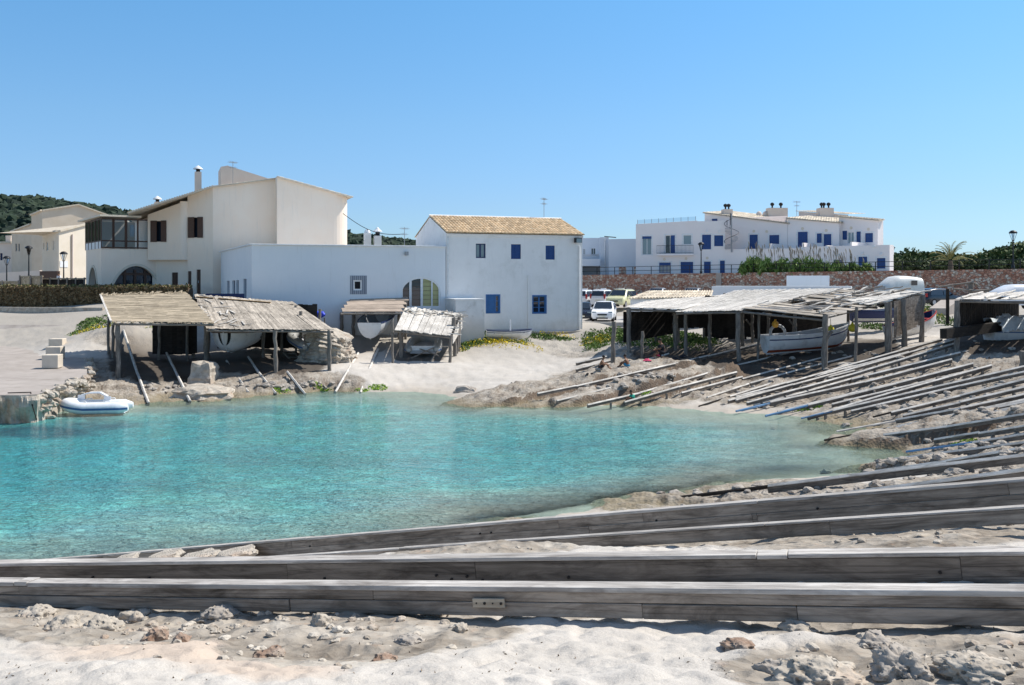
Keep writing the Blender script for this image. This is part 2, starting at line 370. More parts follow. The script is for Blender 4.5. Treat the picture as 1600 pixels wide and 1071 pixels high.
# foreground sand and the near slipways
for a in [(0,1071,4.3),(400,1071,4.38),(800,1071,4.38),(1200,1071,4.4),(1600,1071,4.45),(800,1010,4.1),(400,990,3.95),(1200,1010,4.15),(1600,1020,4.34),
          (0,975,3.72)]: c(*a)
def line3(x0, D0, z0, x1, D1, z1, dz, ts):
    for t in ts: cw(x0+(x1-x0)*t, D0+(D1-D0)*t, z0+(z1-z0)*t-dz)
B1 = ((2.67,5.0,4.41), (-4.0,7.5,3.67)); B2 = ((3.25,6.1,4.30), (-4.59,8.6,3.49))
B3 = ((4.68,8.8,4.2), (-10.2,20.3,.10)); B4 = ((4.1,7.7,4.2), (-5.85,15.4,1.46))
[line3(*B1[0], *B1[1], d_, (t_,)) for d_, t_ in ((.20,-.2),(.21,0),(.24,.35),(.22,.7),(.20,1))]; line3(*B2[0], *B2[1], .24, (-.3,0,.5,1))
line3(*B3[0], *B3[1], .42, (-.4,0,.2,.4,.6,.8)); line3(*B4[0], *B4[1], .24, (-.3,0,.3,.6,1))
cw(-5.85,15.4,1.1); cw(3.2,7.1,4.08); cw(0,9.2,3.52); cw(-3.5,11,2.6)
for a in [(-8,14,.7),(-10,18,.05),(-12.5,22,-.9),(0,14,2.1),(0,17,1.15),(0,20,.5),(-4,17,.75),(-4,20,.0),(-6,23,-.8),(-8,10,2.4),(-12,9,1.8),(-12,13,.6),(4,3,4.5),(-4,3,4.2),(0,2,4.5),(0,-6,4.6),(8,0,4.8),(-9,2,3.9),(12,6,4.9),(-16,15,-.8),(-25,20,-2)]: cw(*a)
# south-east shore
for a in [(760,812,-.2),(830,806,-.15),(900,796,-.06),(955,786,0),(1000,776,.06),(1070,766,0),(1180,751,0),(1330,742,0),(1420,707,0),(1290,690,0),(1345,672,0),(1280,656,0),(1200,647,0),
          (1140,646,0),(1040,637,0),(960,633,0),(860,637,0),(740,633,0),(700,618,0),(650,613,0),(590,613,0),(500,612,0),(400,620,0),(340,627,0),(240,630,0),(170,638,0),
          (1100,800,.5),(1000,800,.12),(1300,790,1.6)]: c(*a)
for a in [(8.0,18,1.85),(9.6,18,2.0),(11.7,22,1.6),(8,23,.85),(13.5,26,1.15),(4,19,1.1),(5,23,.35),(14,32,.25),(16,36,.8)]: cw(*a)
for a in [(1600,700,1.7),(1600,680,1.3),(1600,640,1.4),(1600,595,1.8),(1600,540,2.7),(1496,550,2.4),(1440,540,2.5),(1386,551,2.1),(1338,565,1.65),(1290,578,1.3),
          (1240,610,.62),(1400,620,.9),(1450,590,1.4),(1500,625,1.0),(1153,565,1.45),(1071,557,1.55),(981,549,1.75),(1200,545,1.8),
          (1050,600,.75),(1100,605,.55),(1000,625,.18),(950,598,.75),(1050,572,1.25),(870,608,.45),(800,614,.32),(760,620,.2),
          (640,600,.25),(640,575,.9),(700,585,.6),(800,590,.6),(800,565,1.05),(800,540,1.65),(880,585,.75),(880,550,1.4),(900,527,2.05),(720,545,1.6),(795,532,2.05),
          (960,515,2.4),(1050,520,2.3),(1000,535,2.0),(1350,505,3.0),(1450,500,3.2),(1500,490,3.4),(943,504,2.95),(930,479,3.55),(1440,476,3.8),(1590,500,3.3)]: c(*a)
for a in [(9,110,3.8),(9,90,3.5),(25,90,3.8),(45,88,3.9),(30,75,3.8),(45,60,3.8),(40,45,3.8),(30,30,3.2),(22,20,3.6),(20,10,4.6),(60,80,4.2),(60,40,4.5),
          (0,67,2.2),(-4.5,65,2.2),(-10,64,2.35),(-16,62,2.4),(0,80,2.9),(-10,85,3.2),(-20,70,3.4)]: cw(*a)
# west side
for a in [(186,592,.78),(260,600,.45),(300,600,.42),(350,600,.4),(150,600,.6),(430,583,.9),(514,579,.95),(400,600,.45),(480,595,.55),(560,590,.65),(330,580,.9),
          (520,545,1.7),(560,530,2.2),(610,570,1.05),(704,567,1.05),(250,540,1.9),(250,515,2.5),(380,540,1.9),(460,545,1.7)]: c(*a)
for a in [(-36,74,3.9),(-28,72,3.9),(-20,66,3.2),(-45,72,3.9),(-28,84,4.9),(-40,84,4.9),(-20,84,4.9),(-30,100,4.9),(-50,100,4.9),(-25,62,3.0),(-30,60,1.6),(-35,66,2.2),(-24,45.5,-.7),(-30,50,.6),(-50,50,.6),(-60,70,3.5),(-60,30,-2.5),(-28,40,-1.6)]: cw(*a)
# sea bed
for a in [(-8,46,-1.1),(-8,36,-1.6),(-16,42,-1.4),(-16,30,-2.3),(0,40,-1.4),(0,30,-1.6),(-8,27,-1.1),(7,38,-1.1),(8,33,-.7),(5,42,-.6),(-28,32,-2.6),(-40,20,-3)]: cw(*a)
for a in [(-80,120,5),(0,140,4.2),(60,140,6),(80,100,5.5),(80,20,6),(-80,0,-2),(0,-40,5),(-40,-30,2),(50,-30,6)]: cw(*a)
CT = np.array(CT)
def tps_fit(P, lam=.02):
    n = len(P); d2 = ((P[:,None,:2]-P[None,:,:2])**2).sum(2); K = .5*d2*np.log(d2+1e-9); K[np.arange(n), np.arange(n)] = lam*20
    Q = np.c_[np.ones(n), P[:,:2]]; A = np.zeros((n+3, n+3)); A[:n,:n] = K; A[:n,n:] = Q; A[n:,:n] = Q.T
    b = np.zeros(n+3); b[:n] = P[:,2]; return np.linalg.solve(A, b)
TW = tps_fit(CT)
def base_h(x, y):
    x = np.asarray(x, float); y = np.asarray(y, float); sh = x.shape; xf, yf = x.ravel(), y.ravel(); out = np.empty(len(xf))
    for i in range(0, len(xf), 20000):
        a, b = xf[i:i+20000], yf[i:i+20000]
        d2 = (a[:,None]-CT[None,:,0])**2+(b[:,None]-CT[None,:,1])**2
        out[i:i+20000] = (.5*d2*np.log(d2+1e-9))@TW[:-3]+TW[-3]+TW[-2]*a+TW[-1]*b
    z = out.reshape(sh)
    far = np.clip((np.hypot(x, y)-115)/60, 0, 1)
    z = z*(1-far)+5.2*far
    return np.clip(z, -3.2, 9)
def G(px, py, h=0., d0=3.):             # first ground point (plus h) along the ray of a photo pixel
    D = np.geomspace(d0, 200, 1500); x = (px-800)/F*D; z = EYE-(py-HZ)/F*D
    g = base_h(x, D)+h; k = np.argmax(z <= g)
    if z[k] > g[k]: k = len(D)-1
    return Vector((x[k], D[k], float(g[k]-h)))
def gz(x, y): return float(base_h(np.array([x]), np.array([y]))[0])
# rock strips between the slipways: (px,py)-(px,py), half width, rise
STR = []
def strip(a, b, z0, z1, hw, rise, seed): 
    p, q = atz(*a, z0), atz(*b, z1); STR.append((p.x, p.y, q.x, q.y, hw, rise, seed))
strip((735,624),(1060,566), .25, 1.4, 1.5, .32, 1)
strip((880,634),(1135,583), .0, 1.0, .9, .42, 2)
strip((985,634),(1150,590), .0, .85, .45, .3, 3)
strip((1320,690),(1660,650), .05, 1.35, .9, .34, 4)
strip((1350,722),(1660,690), .15, 1.75, .8, .26, 5)
strip((1010,778),(1500,728), .1, 1.7, .6, .14, 6)
def ell(px, py, cx, cy, rx, ry, p=2): return np.clip(1.25-((np.abs(px-cx)/rx)**p+(np.abs(py-cy)/ry)**p), 0, 1)
def surf(x, y):
    z = base_h(x, y); px = 800+F*x/np.maximum(y, .5); py = HZ+F*(EYE-z)/np.maximum(y, .5)
    rock = np.zeros_like(z)
    for cx, cy, rx, ry in [(200,975,300,32),(560,985,260,40),(520,1010,190,26),(900,950,80,20),(1450,1040,330,55),(1400,975,260,22),(1100,830,700,26),(1400,815,420,30),(600,852,330,16),
                           (1060,785,150,20),(1200,775,300,25),(290,612,175,26),(420,600,120,28),(500,600,75,22),(160,600,60,40),(230,520,110,25),
                           (1300,610,260,30),(1500,600,170,70),(1450,660,220,32),(1560,700,240,40),(1000,600,150,35),(820,622,90,18),(1100,560,160,30),(900,540,60,20)]:
        rock = np.maximum(rock, ell(px, py, cx, cy, rx, ry))
    near = np.clip((30-y)/18, 0, 1)
    n1 = fbm(x, y, .9, 4, 3); n2 = fbm(x, y, .22, 4, 11); rid = 1-np.abs(fbm(x, y, .55, 4, 21)*2-1)
    sand = (fbm(x, y, .6, 2, 31)-.5)*.06*near+(np.abs(fbm(x, y, .22, 2, 34)-.5)-.12)*.085*near+(fbm(x, y, .09, 2, 32)-.5)*.022*near+(fbm(x, y, .5, 3, 33)-.5)*.13*(1-near)
    rk = (n1-.5)*.34+(rid-.75)*.16+(n2-.5)*.12
    blocky = np.floor((n1+.25*rid)*14)/14*.6                        # broken ledges
    amp = np.interp(y, [0, 9, 14, 30, 45], [.42, .36, .42, .75, 1.0])
    amp = amp+.22*ell(px, py, 1420, 1045, 300, 55)+.2*ell(px, py, 330, 985, 300, 34)
    zr = (rk*.75+(blocky-.36)*.35*np.clip((y-9)/6, .12, 1)-.05)*amp
    m = np.clip(rock*1.3+(n1-.5)*1.2*rock, 0, 1)
    dz = sand*(1-m*.6)+zr*m
    for x0, y0, x1, y1, hw, rise, sd_ in STR:
        L2 = (x1-x0)**2+(y1-y0)**2; t = ((x-x0)*(x1-x0)+(y-y0)*(y1-y0))/L2
        dist = np.hypot(x-x0-np.clip(t,0,1)*(x1-x0), y-y0-np.clip(t,0,1)*(y1-y0))
        wob = (fbm(x, y, 1.6, 3, 50+sd_)-.5)*hw*.9+(fbm(x, y, .5, 2, 70+sd_)-.5)*.22
        e = np.clip((hw+wob-dist)/.22, 0, 1)*np.clip(t*8+.4, 0.5, 1); dz = dz+e*rise; m = np.maximum(m, np.clip((hw+.35+wob-dist)/.3, 0, 1)*.8)
    # keep roads and building plots smooth, sea bed gentle
    flat_ = np.clip((y-66)/6, 0, 1); dz = dz*(1-flat_)
    sea = np.clip((-z-.15)/.4, 0, 1); dz = dz*(1-sea*.6)
    return z+dz, m, z, px, py
# ---------------------------------------------------------------- ground sheet
cols = np.concatenate([np.linspace(-6000, -260, 60), np.arange(-250, 1850, 3.0), np.linspace(1860, 7600, 60)])
rows = np.concatenate([np.geomspace(1.4, 140, 980), np.geomspace(150, 7000, 24)])
PX, DD = np.meshgrid(cols, rows); X = (PX-800)/F*DD; Y = DD.copy()
Z, MK, ZB, pxg, pyg = surf(X, Y)
nr, nc = X.shape
me = bpy.data.meshes.new('ground'); co = np.stack([X, Y, Z], -1).reshape(-1, 3)
i = np.arange((nr-1)*nc).reshape(nr-1, nc)[:, :-1].ravel()
me.vertices.add(len(co)); me.vertices.foreach_set('co', co.ravel().astype('f'))
me.loops.add(len(i)*4); me.loops.foreach_set('vertex_index', np.stack([i, i+1, i+nc+1, i+nc], -1).ravel().astype('i'))
me.polygons.add(len(i)); me.polygons.foreach_set('loop_start', (np.arange(len(i))*4).astype('i')); me.polygons.foreach_set('loop_total', np.full(len(i), 4, 'i'))
me.polygons.foreach_set('use_smooth', np.ones(len(i), bool)); me.update()
a = me.attributes.new('rock', 'FLOAT', 'POINT'); a.data.foreach_set('value', MK.ravel().astype('f'))
# brownish compacted sand patch near the camera and weed on the submerged rocks are real colours of the ground
pt = np.maximum(ell(pxg, pyg, 300, 1015, 260, 26), .9*ell(pxg, pyg, 420, 1040, 130, 18)); a = me.attributes.new('clay', 'FLOAT', 'POINT'); a.data.foreach_set('value', pt.ravel().astype('f'))
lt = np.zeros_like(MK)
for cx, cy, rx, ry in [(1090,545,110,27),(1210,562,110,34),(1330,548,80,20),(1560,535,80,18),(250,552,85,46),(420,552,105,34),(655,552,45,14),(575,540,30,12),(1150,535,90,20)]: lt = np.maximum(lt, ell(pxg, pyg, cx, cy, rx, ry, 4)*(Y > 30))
a = me.attributes.new('shed_shade', 'FLOAT', 'POINT'); a.data.foreach_set('value', lt.ravel().astype('f'))  # mask for the deep shade painted on the ground under the boat sheds
m, n, l, P = newmat('sand_and_rock')
v = coords(n, l)
at_r = n.new('ShaderNodeAttribute'); at_r.attribute_name = 'rock'; at_c = n.new('ShaderNodeAttribute'); at_c.attribute_name = 'clay'
sand = ramp(n, l, nnoise(n, l, v, .8, 6, .6), [(.3, (.52,.475,.42)), (.7, (.62,.575,.52))])
grain = ramp(n, l, nnoise(n, l, v, 160, 2, .6), [(.25, g3(.78)), (.75, g3(1.12))]); sand = mixc(n, l, 1., sand, grain, 'MULTIPLY')
sand = mixc(n, l, at_c.outputs['Fac'], sand, (.54,.44,.355))
rock = ramp(n, l, nnoise(n, l, v, 1.7, 8, .68), [(.3, (.14,.115,.09)), (.42, (.28,.24,.195)), (.56, (.39,.345,.29)), (.72, (.55,.50,.43))])
rock = mixc(n, l, ramp(n, l, nnoise(n, l, v, 6, 6, .7), [(.58, g3(0)), (.75, g3(.6))]), rock, (.42,.27,.18))
fac = ramp(n, l, math_(n, l, 'ADD', at_r.outputs['Fac'], math_(n, l, 'MULTIPLY', math_(n, l, 'SUBTRACT', nnoise(n, l, v, 2.5, 6, .7), .5), .9)), [(.3, g3(0)), (.6, g3(1))])
col = mixc(n, l, fac, sand, rock)
al = n.new('ShaderNodeAttribute'); al.attribute_name = 'shed_shade'
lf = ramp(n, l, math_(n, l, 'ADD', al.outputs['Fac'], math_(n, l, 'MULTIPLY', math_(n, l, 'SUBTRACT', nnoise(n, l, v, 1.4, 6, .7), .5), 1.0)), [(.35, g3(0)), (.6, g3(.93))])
col = mixc(n, l, lf, col, (.075,.06,.048))  # shade under the sheds, put into the ground colour
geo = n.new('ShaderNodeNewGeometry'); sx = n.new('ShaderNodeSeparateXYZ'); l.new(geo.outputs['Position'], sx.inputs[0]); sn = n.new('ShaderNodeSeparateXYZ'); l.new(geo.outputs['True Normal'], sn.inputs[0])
# steep broken faces: brown stone, with their shade put into the colour
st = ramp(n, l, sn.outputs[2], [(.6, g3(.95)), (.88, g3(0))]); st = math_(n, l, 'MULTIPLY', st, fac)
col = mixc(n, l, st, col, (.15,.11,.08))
wz = math_(n, l, 'ADD', sx.outputs[2], math_(n, l, 'MULTIPLY', math_(n, l, 'SUBTRACT', nnoise(n, l, v, 1.2, 4, .6), .5), .35))
mr = n.new('ShaderNodeMapRange'); mr.inputs[1].default_value = .05; mr.inputs[2].default_value = .28; l.new(wz, mr.inputs[0])
wet = ramp(n, l, mr.outputs[0], [(0, g3(1)), (1, g3(0))])
col = mixc(n, l, math_(n, l, 'MULTIPLY', wet, .75), col, mixc(n, l, fac, (.43,.375,.31), (.22,.18,.11)))
upz = n.new('ShaderNodeMapRange'); upz.inputs[1].default_value = 58; upz.inputs[2].default_value = 63; l.new(sx.outputs[1], upz.inputs[0])
col = mixc(n, l, upz.outputs[0], col, mixc(n, l, nnoise(n, l, v, .5, 6), (.33,.30,.26), (.48,.44,.39)))
l.new(col, P.inputs['Base Color']); P.inputs['Roughness'].default_value = .95; P.inputs['Specular IOR Level'].default_value = .15
b0 = bump(n, l, nnoise(n, l, v, 5, 3, .5, .6), .6, .035); b1 = bump(n, l, nnoise(n, l, v, 16, 6, .6), .6, .02, b0); b2 = bump(n, l, nnoise(n, l, v, 70, 3, .6), .35, .006, b1)
vo = n.new('ShaderNodeTexVoronoi'); vo.inputs['Scale'].default_value = 9; l.new(v, vo.inputs['Vector'])
b3 = n.new('ShaderNodeBump'); l.new(math_(n, l, 'MULTIPLY', vo.outputs[0], fac), b3.inputs['Height']); b3.inputs['Strength'].default_value = .6; b3.inputs['Distance'].default_value = .05; l.new(b2, b3.inputs['Normal'])
l.new(b3.outputs[0], P.inputs['Normal']); M['ground'] = m
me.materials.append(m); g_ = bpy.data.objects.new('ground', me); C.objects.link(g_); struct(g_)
def hs(x, y): return float(surf(np.array([[float(x)]]), np.array([[float(y)]]))[0][0,0])
# ---------------------------------------------------------------- water of the cove
pxs = np.arange(-1600, 2000, 12.); ds = np.geomspace(9, 62, 260); PX, DD = np.meshgrid(pxs, ds); X = (PX-800)/F*DD; Y = DD
zb = surf(X, Y)[0]; py = HZ+F*EYE/Y; nr, nc = X.shape
me = bpy.data.meshes.new('sea_water'); co = np.stack([X, Y, np.zeros_like(X)], -1).reshape(-1, 3)
i = np.arange((nr-1)*nc).reshape(nr-1, nc)[:, :-1].ravel()
me.from_pydata(co.tolist(), [], np.stack([i, i+1, i+nc+1, i+nc], -1).tolist())
a = me.attributes.new('depth', 'FLOAT', 'POINT'); a.data.foreach_set('value', np.clip(-zb, 0, 5).ravel().astype('f'))
rf = np.zeros_like(X)
for cx, cy, rx, ry, s_ in [(850,812,130,15,1.1),(1280,735,130,11,.9),(1300,696,80,8,.9),(1060,725,160,8,.35),(150,662,70,12,.8),(60,675,110,12,.8),(330,640,140,8,.5),(560,655,90,6,.2),(900,643,120,6,.4),
                           (480,720,210,14,.28),(200,760,200,14,.25),(980,700,220,9,.2),(620,775,200,10,.25),(1150,668,140,5,.3),(300,850,180,10,.15)]:
    rf = np.maximum(rf, s_*ell(PX, py, cx, cy, rx, ry))
rf = rf*np.clip(.25+1.5*fbm(X, Y, 1.1, 4, 91), 0, 1.2)
a = me.attributes.new('reef', 'FLOAT', 'POINT'); a.data.foreach_set('value', rf.ravel().astype('f'))
m, n, l, P = newmat('clear_turquoise_water'); M['water'] = m
v = coords(n, l); ad = n.new('ShaderNodeAttribute'); ad.attribute_name = 'depth'; ar = n.new('ShaderNodeAttribute'); ar.attribute_name = 'reef'
d = math_(n, l, 'DIVIDE', math_(n, l, 'ADD', ad.outputs['Fac'], math_(n, l, 'MULTIPLY', math_(n, l, 'SUBTRACT', nnoise(n, l, v, .22, 5, .6), .5), 1.1)), 3.0)
col = ramp(n, l, d, [(0, (.50,.54,.45)), (.16, (.34,.50,.43)), (.38, (.14,.46,.425)), (.66, (.07,.40,.40)), (1, (.035,.31,.34))])
vs_ = coords(n, l, 'Object', (.55, 1.0, 1))
ca = n.new('ShaderNodeTexVoronoi'); ca.feature = 'SMOOTH_F1'; ca.inputs['Scale'].default_value = 1.5; l.new(vs_, ca.inputs['Vector'])
wv = n.new('ShaderNodeVectorMath'); wv.operation = 'ADD'; t_ = n.new('ShaderNodeTexNoise'); t_.inputs['Scale'].default_value = 1.3; l.new(v, t_.inputs['Vector']); l.new(v, wv.inputs[0]); l.new(t_.outputs['Color'], wv.inputs[1]); l.new(wv.outputs[0], ca.inputs['Vector'])
cc = ramp(n, l, ca.outputs[0], [(.2, g3(.92)), (.5, g3(1.02)), (.75, g3(1.3))]); col = mixc(n, l, 1., col, cc, 'MULTIPLY')  # caustic light painted in as a cell pattern that scales the colour
col = mixc(n, l, ramp(n, l, nnoise(n, l, coords(n, l, 'Object', (.5, 1.3, 1)), .55, 6, .65), [(.38, g3(0)), (.66, g3(.4))]), col, (.07,.30,.40))
sp_ = ramp(n, l, nnoise(n, l, coords(n, l, 'Object', (.7, 1.6, 1)), 2.6, 5, .75, 1.), [(.3, g3(.72)), (.5, g3(.95)), (.68, g3(1.28))]); col = mixc(n, l, 1., col, sp_, 'MULTIPLY')
col = mixc(n, l, math_(n, l, 'MULTIPLY', ar.outputs['Fac'], .85), col, (.028,.085,.13))
l.new(col, P.inputs['Base Color']); P.inputs['Roughness'].default_value = .09; P.inputs['IOR'].default_value = 1.33; P.inputs['Specular IOR Level'].default_value = .5
h1 = nnoise(n, l, coords(n, l, 'Object', (.8, 1.5, 1)), 2.3, 4, .62, .7); h2 = nnoise(n, l, coords(n, l, 'Object', (1.0, 1.4, 1)), .7, 3, .5, .5); h3 = nnoise(n, l, coords(n, l, 'Object', (.8, 1.3, 1)), 6.5, 3, .6)
b1 = bump(n, l, h2, .7, .30); b2 = bump(n, l, h1, .9, .26, b1); b3 = bump(n, l, h3, 1, .13, b2); l.new(b3, P.inputs['Normal'])
tr = n.new('ShaderNodeBsdfTransparent'); tr.inputs[0].default_value = (.80,.93,.91,1); mx = n.new('ShaderNodeMixShader')
k = ramp(n, l, ad.outputs['Fac'], [(0, g3(.08)), (.3, g3(.5)), (.9, g3(.96))])
l.new(k, mx.inputs[0]); l.new(tr.outputs[0], mx.inputs[1]); l.new(P.outputs[0], mx.inputs[2]); l.new(mx.outputs[0], n['Material Output'].inputs[0])
me.materials.append(m); o = bpy.data.objects.new('sea_water', me); C.objects.link(o); struct(o)

# ---------------------------------------------------------------- stone quay on the west side
qp = [(-200,690,1.2),(-30,628,1.2),(0,618,1.2),(30,618,1.2),(58,617,1.2),(75,611,1.2),(100,600,1.25),(122,592,1.3),(136,586,1.32),(139,572,1.4),(138,552,1.6),(136,533,1.85),(128,508,2.9),(60,508,2.9),(-100,508,2.9),(-400,512,2.8)]
top = [atz(*q) for q in qp]
mb = MB(); nn = len(top); ring0 = []; ring1 = []
def dens(P_, k=10): 
    out = []
    for i in range(len(P_)-1):
        for j in range(k): out.append(P_[i].lerp(P_[i+1], j/k))
    return out+[P_[-1]]
edge = dens(top[:13], 14); cen = sum(top, Vector())/nn
prev = None; rws = []
for lv in range(9):
    r = []
    for i, p in enumerate(edge):
        dirv = Vector((p.x-cen.x, p.y-cen.y, 0)).normalized(); t = lv/8
        q = mnoise.fractal(Vector((p.x*1.6, p.y*1.6, t*3)), .9, 2, 5)
        out = (0 if lv == 0 else .26*q+.12*math.sin(t*7+i*.13)*t-.10*(t > .25)+.22*max(0, t-.7))
        pp = p+dirv*out; pp.z = p.z*(1-t)+(-.9)*t+(0 if lv in (0, 8) else .06*q); r.append(pp)
    rws.append(r)
mb.grid(rws, smooth=False)
q_ = thing('quay', 'broad pale concrete quay with a broken rocky edge beside the moored dinghy', 'quay', tuple(cen)); 
mb.build('quay_wall', M['rockm'], q_)
bm_t = MB(); fx = [q[0] for q in qp[:10]]; fy = [q[1] for q in qp[:10]]; zq_ = lambda y_: float(np.interp(y_, [508,533,552,572,586,618,628,690], [2.9,1.85,1.6,1.4,1.32,1.2,1.2,1.2])); cg = []
for px in [-400,-300,-200,-140,-90,-60,-30,-15,0,15,30,45,58,66,75,88,100,111,122,129,136]:
    yf = float(np.interp(px, fx, fy)) if px > -200 else 690; yb_ = 508 if px < 129 else 533; a_, b_ = atz(px, yf, zq_(yf)), atz(px, yb_, zq_(yb_)); col_ = []
    for k in range(25):
        D_ = a_.y+(b_.y-a_.y)*k/24; lo_, hi_ = yb_, yf
        for _ in range(30):
            md = (lo_+hi_)/2; dd_ = (EYE-zq_(md))*F/(md-HZ)
            if dd_ > D_: lo_ = md
            else: hi_ = md
        col_.append(Vector(((px-800)/F*D_, D_, zq_(md)+.004)))
    cg.append(col_)
bm_t.grid(cg); bm_t.build('quay_top', M['concrete'], q_)
k = MB(); rr = random.Random(17)
for i in range(170):
    e_ = edge[rr.randrange(62, len(edge))]; p_ = e_+Vector((rr.uniform(-.1,.25), rr.uniform(-.3,.15), 0)); p_.z = e_.z-abs(rr.gauss(0, .45)); p_.z = max(p_.z, -.1); R_s = rr.uniform(.08,.24)
    bm = bmesh.new(); bmesh.ops.create_icosphere(bm, subdivisions=2, radius=1); k.add([Vector((v_.co.x*R_s*1.3, v_.co.y*R_s, v_.co.z*R_s*.75))*(1+.5*mnoise.noise(v_.co*1.4+p_*3))+p_ for v_ in bm.verts], [[v_.index for v_ in f.verts] for f in bm.faces]); bm.free()
o = k.build('edge_rubble', M['rockm'], q_); o['kind'] = 'stuff'
for (px, py, wd, zz_) in [(82,575,26,1.40),(86.5,561,25,1.52),(90,547,22,1.72)]:
    b = atz(px, py, zz_)
    t = thing('stone_block', {575:'front squared stone block of the row of three on the quay', 561:'middle squared stone block of the row of three on the quay', 547:'rear squared stone block of the row of three on the quay'}[py], 'stone block', tuple(b), .12, 'stone blocks on the quay', world=False)
    MB().box((0,0,.36), (.82,.8,.7)).build('block_body', M['block'], t, bevel=.03); MB().box((0,.0,-.03), (.6,.6,.1)).build('foot', M['rockd'], t)

# ---------------------------------------------------------------- foreground slipway beams
def bigbeam(label, p1, p0, cap_w, cap_h, body_w, body_h, mbody, mcap, ext=(0.12, .12), segs=4, bolts=(), two=False):
    a, b = Vector(p0), Vector(p1); d = b-a; a2 = a-d*ext[0]; b2 = b+d*ext[1]; d2 = b2-a2; L = d2.length
    t = thing('slipway_beam', label, 'beam', tuple(a2)); X = d2.normalized(); N = Vector((0,0,1)).cross(X).normalized()   # N points away from camera side or to it
    if N.y > 0: N = -N
    cap = MB(); body = MB(); low = MB(); s0 = 0; rr = random.Random(len(label)*7+1)
    cuts = [0]+sorted(rr.uniform(.1, .95) for _ in range(segs-1))+[1]
    for i in range(len(cuts)-1):
        f0, f1 = cuts[i], cuts[i+1]; P0 = a2+d2*f0; P1 = a2+d2*f1-X*.004
        j = Vector((0,0,rr.uniform(-.004,.004))); nseg = max(1, int((P1-P0).length/.5))
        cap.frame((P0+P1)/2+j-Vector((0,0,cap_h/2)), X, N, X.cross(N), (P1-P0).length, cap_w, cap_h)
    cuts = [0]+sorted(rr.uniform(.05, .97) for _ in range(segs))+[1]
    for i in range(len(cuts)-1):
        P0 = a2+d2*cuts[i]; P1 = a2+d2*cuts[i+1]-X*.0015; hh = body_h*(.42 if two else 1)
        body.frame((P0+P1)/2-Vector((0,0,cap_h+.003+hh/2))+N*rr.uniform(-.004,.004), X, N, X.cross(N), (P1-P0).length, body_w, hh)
    if two:
        cuts = [0]+sorted(rr.uniform(.05, .97) for _ in range(segs))+[1]
        for i in range(len(cuts)-1):
            P0 = a2+d2*cuts[i]; P1 = a2+d2*cuts[i+1]-X*.002; hh = body_h*.58
            low.frame((P0+P1)/2-Vector((0,0,cap_h+.006+body_h*.42+hh/2))+N*rr.uniform(-.002,.014), X, N, X.cross(N), (P1-P0).length, body_w, hh)
    c_ = cap.build('cap_board', mcap, t, bevel=.006); body.build('beam_body', mbody, t, bevel=.006)
    if two: low.build('lower_board', mbody, t, bevel=.006)
    for u, dz, r in bolts:
        P_ = a+d*u+N*(body_w/2+.003)-Vector((0,0,cap_h+dz)); k = MB(); k.tube([P_-N*.01, P_+N*.012], [r*1.0, r], 10); k.tube([P_+N*.01, P_+N*.02], [r*.5, r*.45], 6); k.build('bolt', M['black'], t)
    return t, a, b, N, X
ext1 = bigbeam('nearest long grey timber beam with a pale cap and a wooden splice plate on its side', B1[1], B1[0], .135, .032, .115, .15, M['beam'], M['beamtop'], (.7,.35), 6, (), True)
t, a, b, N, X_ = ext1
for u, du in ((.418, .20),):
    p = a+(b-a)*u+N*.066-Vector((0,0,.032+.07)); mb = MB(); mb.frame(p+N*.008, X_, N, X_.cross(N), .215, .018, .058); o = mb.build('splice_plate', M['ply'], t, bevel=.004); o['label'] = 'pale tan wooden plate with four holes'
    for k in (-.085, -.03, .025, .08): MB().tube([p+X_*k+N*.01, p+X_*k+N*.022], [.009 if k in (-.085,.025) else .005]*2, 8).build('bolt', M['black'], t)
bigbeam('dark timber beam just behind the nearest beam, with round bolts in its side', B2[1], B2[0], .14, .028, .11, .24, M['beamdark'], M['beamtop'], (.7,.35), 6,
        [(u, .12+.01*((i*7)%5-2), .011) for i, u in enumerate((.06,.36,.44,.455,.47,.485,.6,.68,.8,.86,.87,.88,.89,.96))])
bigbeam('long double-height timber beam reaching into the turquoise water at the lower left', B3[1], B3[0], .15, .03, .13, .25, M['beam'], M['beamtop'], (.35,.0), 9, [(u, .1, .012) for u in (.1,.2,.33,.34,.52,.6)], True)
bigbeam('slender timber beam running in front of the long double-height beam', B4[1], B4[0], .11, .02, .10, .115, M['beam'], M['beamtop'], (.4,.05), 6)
p = atz(45, 877, .1)

# ---------------------------------------------------------------- rocks
def rock(px, py, wd, h, label, mt='rockm', seed=0, sink=.3, depth=1.0, group=None, nm='rock', sub=4, rough=.34):
    g = G(px, py); s = F/g.y; R = wd/2/s
    bm = bmesh.new(); bmesh.ops.create_icosphere(bm, subdivisions=(5 if wd > 80 else sub), radius=1)
    hz = h/s
    off = Vector((seed*3.1, seed*7.7, seed))
    for v_ in bm.verts:
        p = v_.co.copy(); q = mnoise.fractal(p*1.1+off, .8, 2.1, 5); r2 = abs(mnoise.noise(p*2.3+off)); c_ = mnoise.cell(p*1.6+off)
        f = 1+rough*q-.22*r2+.10*c_
        p = p*f; p += Vector((1,1,1))*0
        k = mnoise.fractal(p*4+off, .6, 2, 5)*.10*(1+rough)-.05*abs(mnoise.noise(p*9+off)); p *= 1+k
        v_.co = Vector((p.x*R, p.y*R*depth, p.z*hz*.75))
    me = bpy.data.meshes.new(nm); bm.to_mesh(me); bm.free(); me.materials.append(M[mt]); me.polygons.foreach_set('use_smooth', [True]*len(me.polygons))
    o = bpy.data.objects.new(nm, me); C.objects.link(o); o.location = (g.x, g.y+R*.35, hs(g.x, g.y+R*.35)+hz*.05); o.rotation_euler = (0, 0, seed*.7)
    tag(o, label, 'rock', group); return o
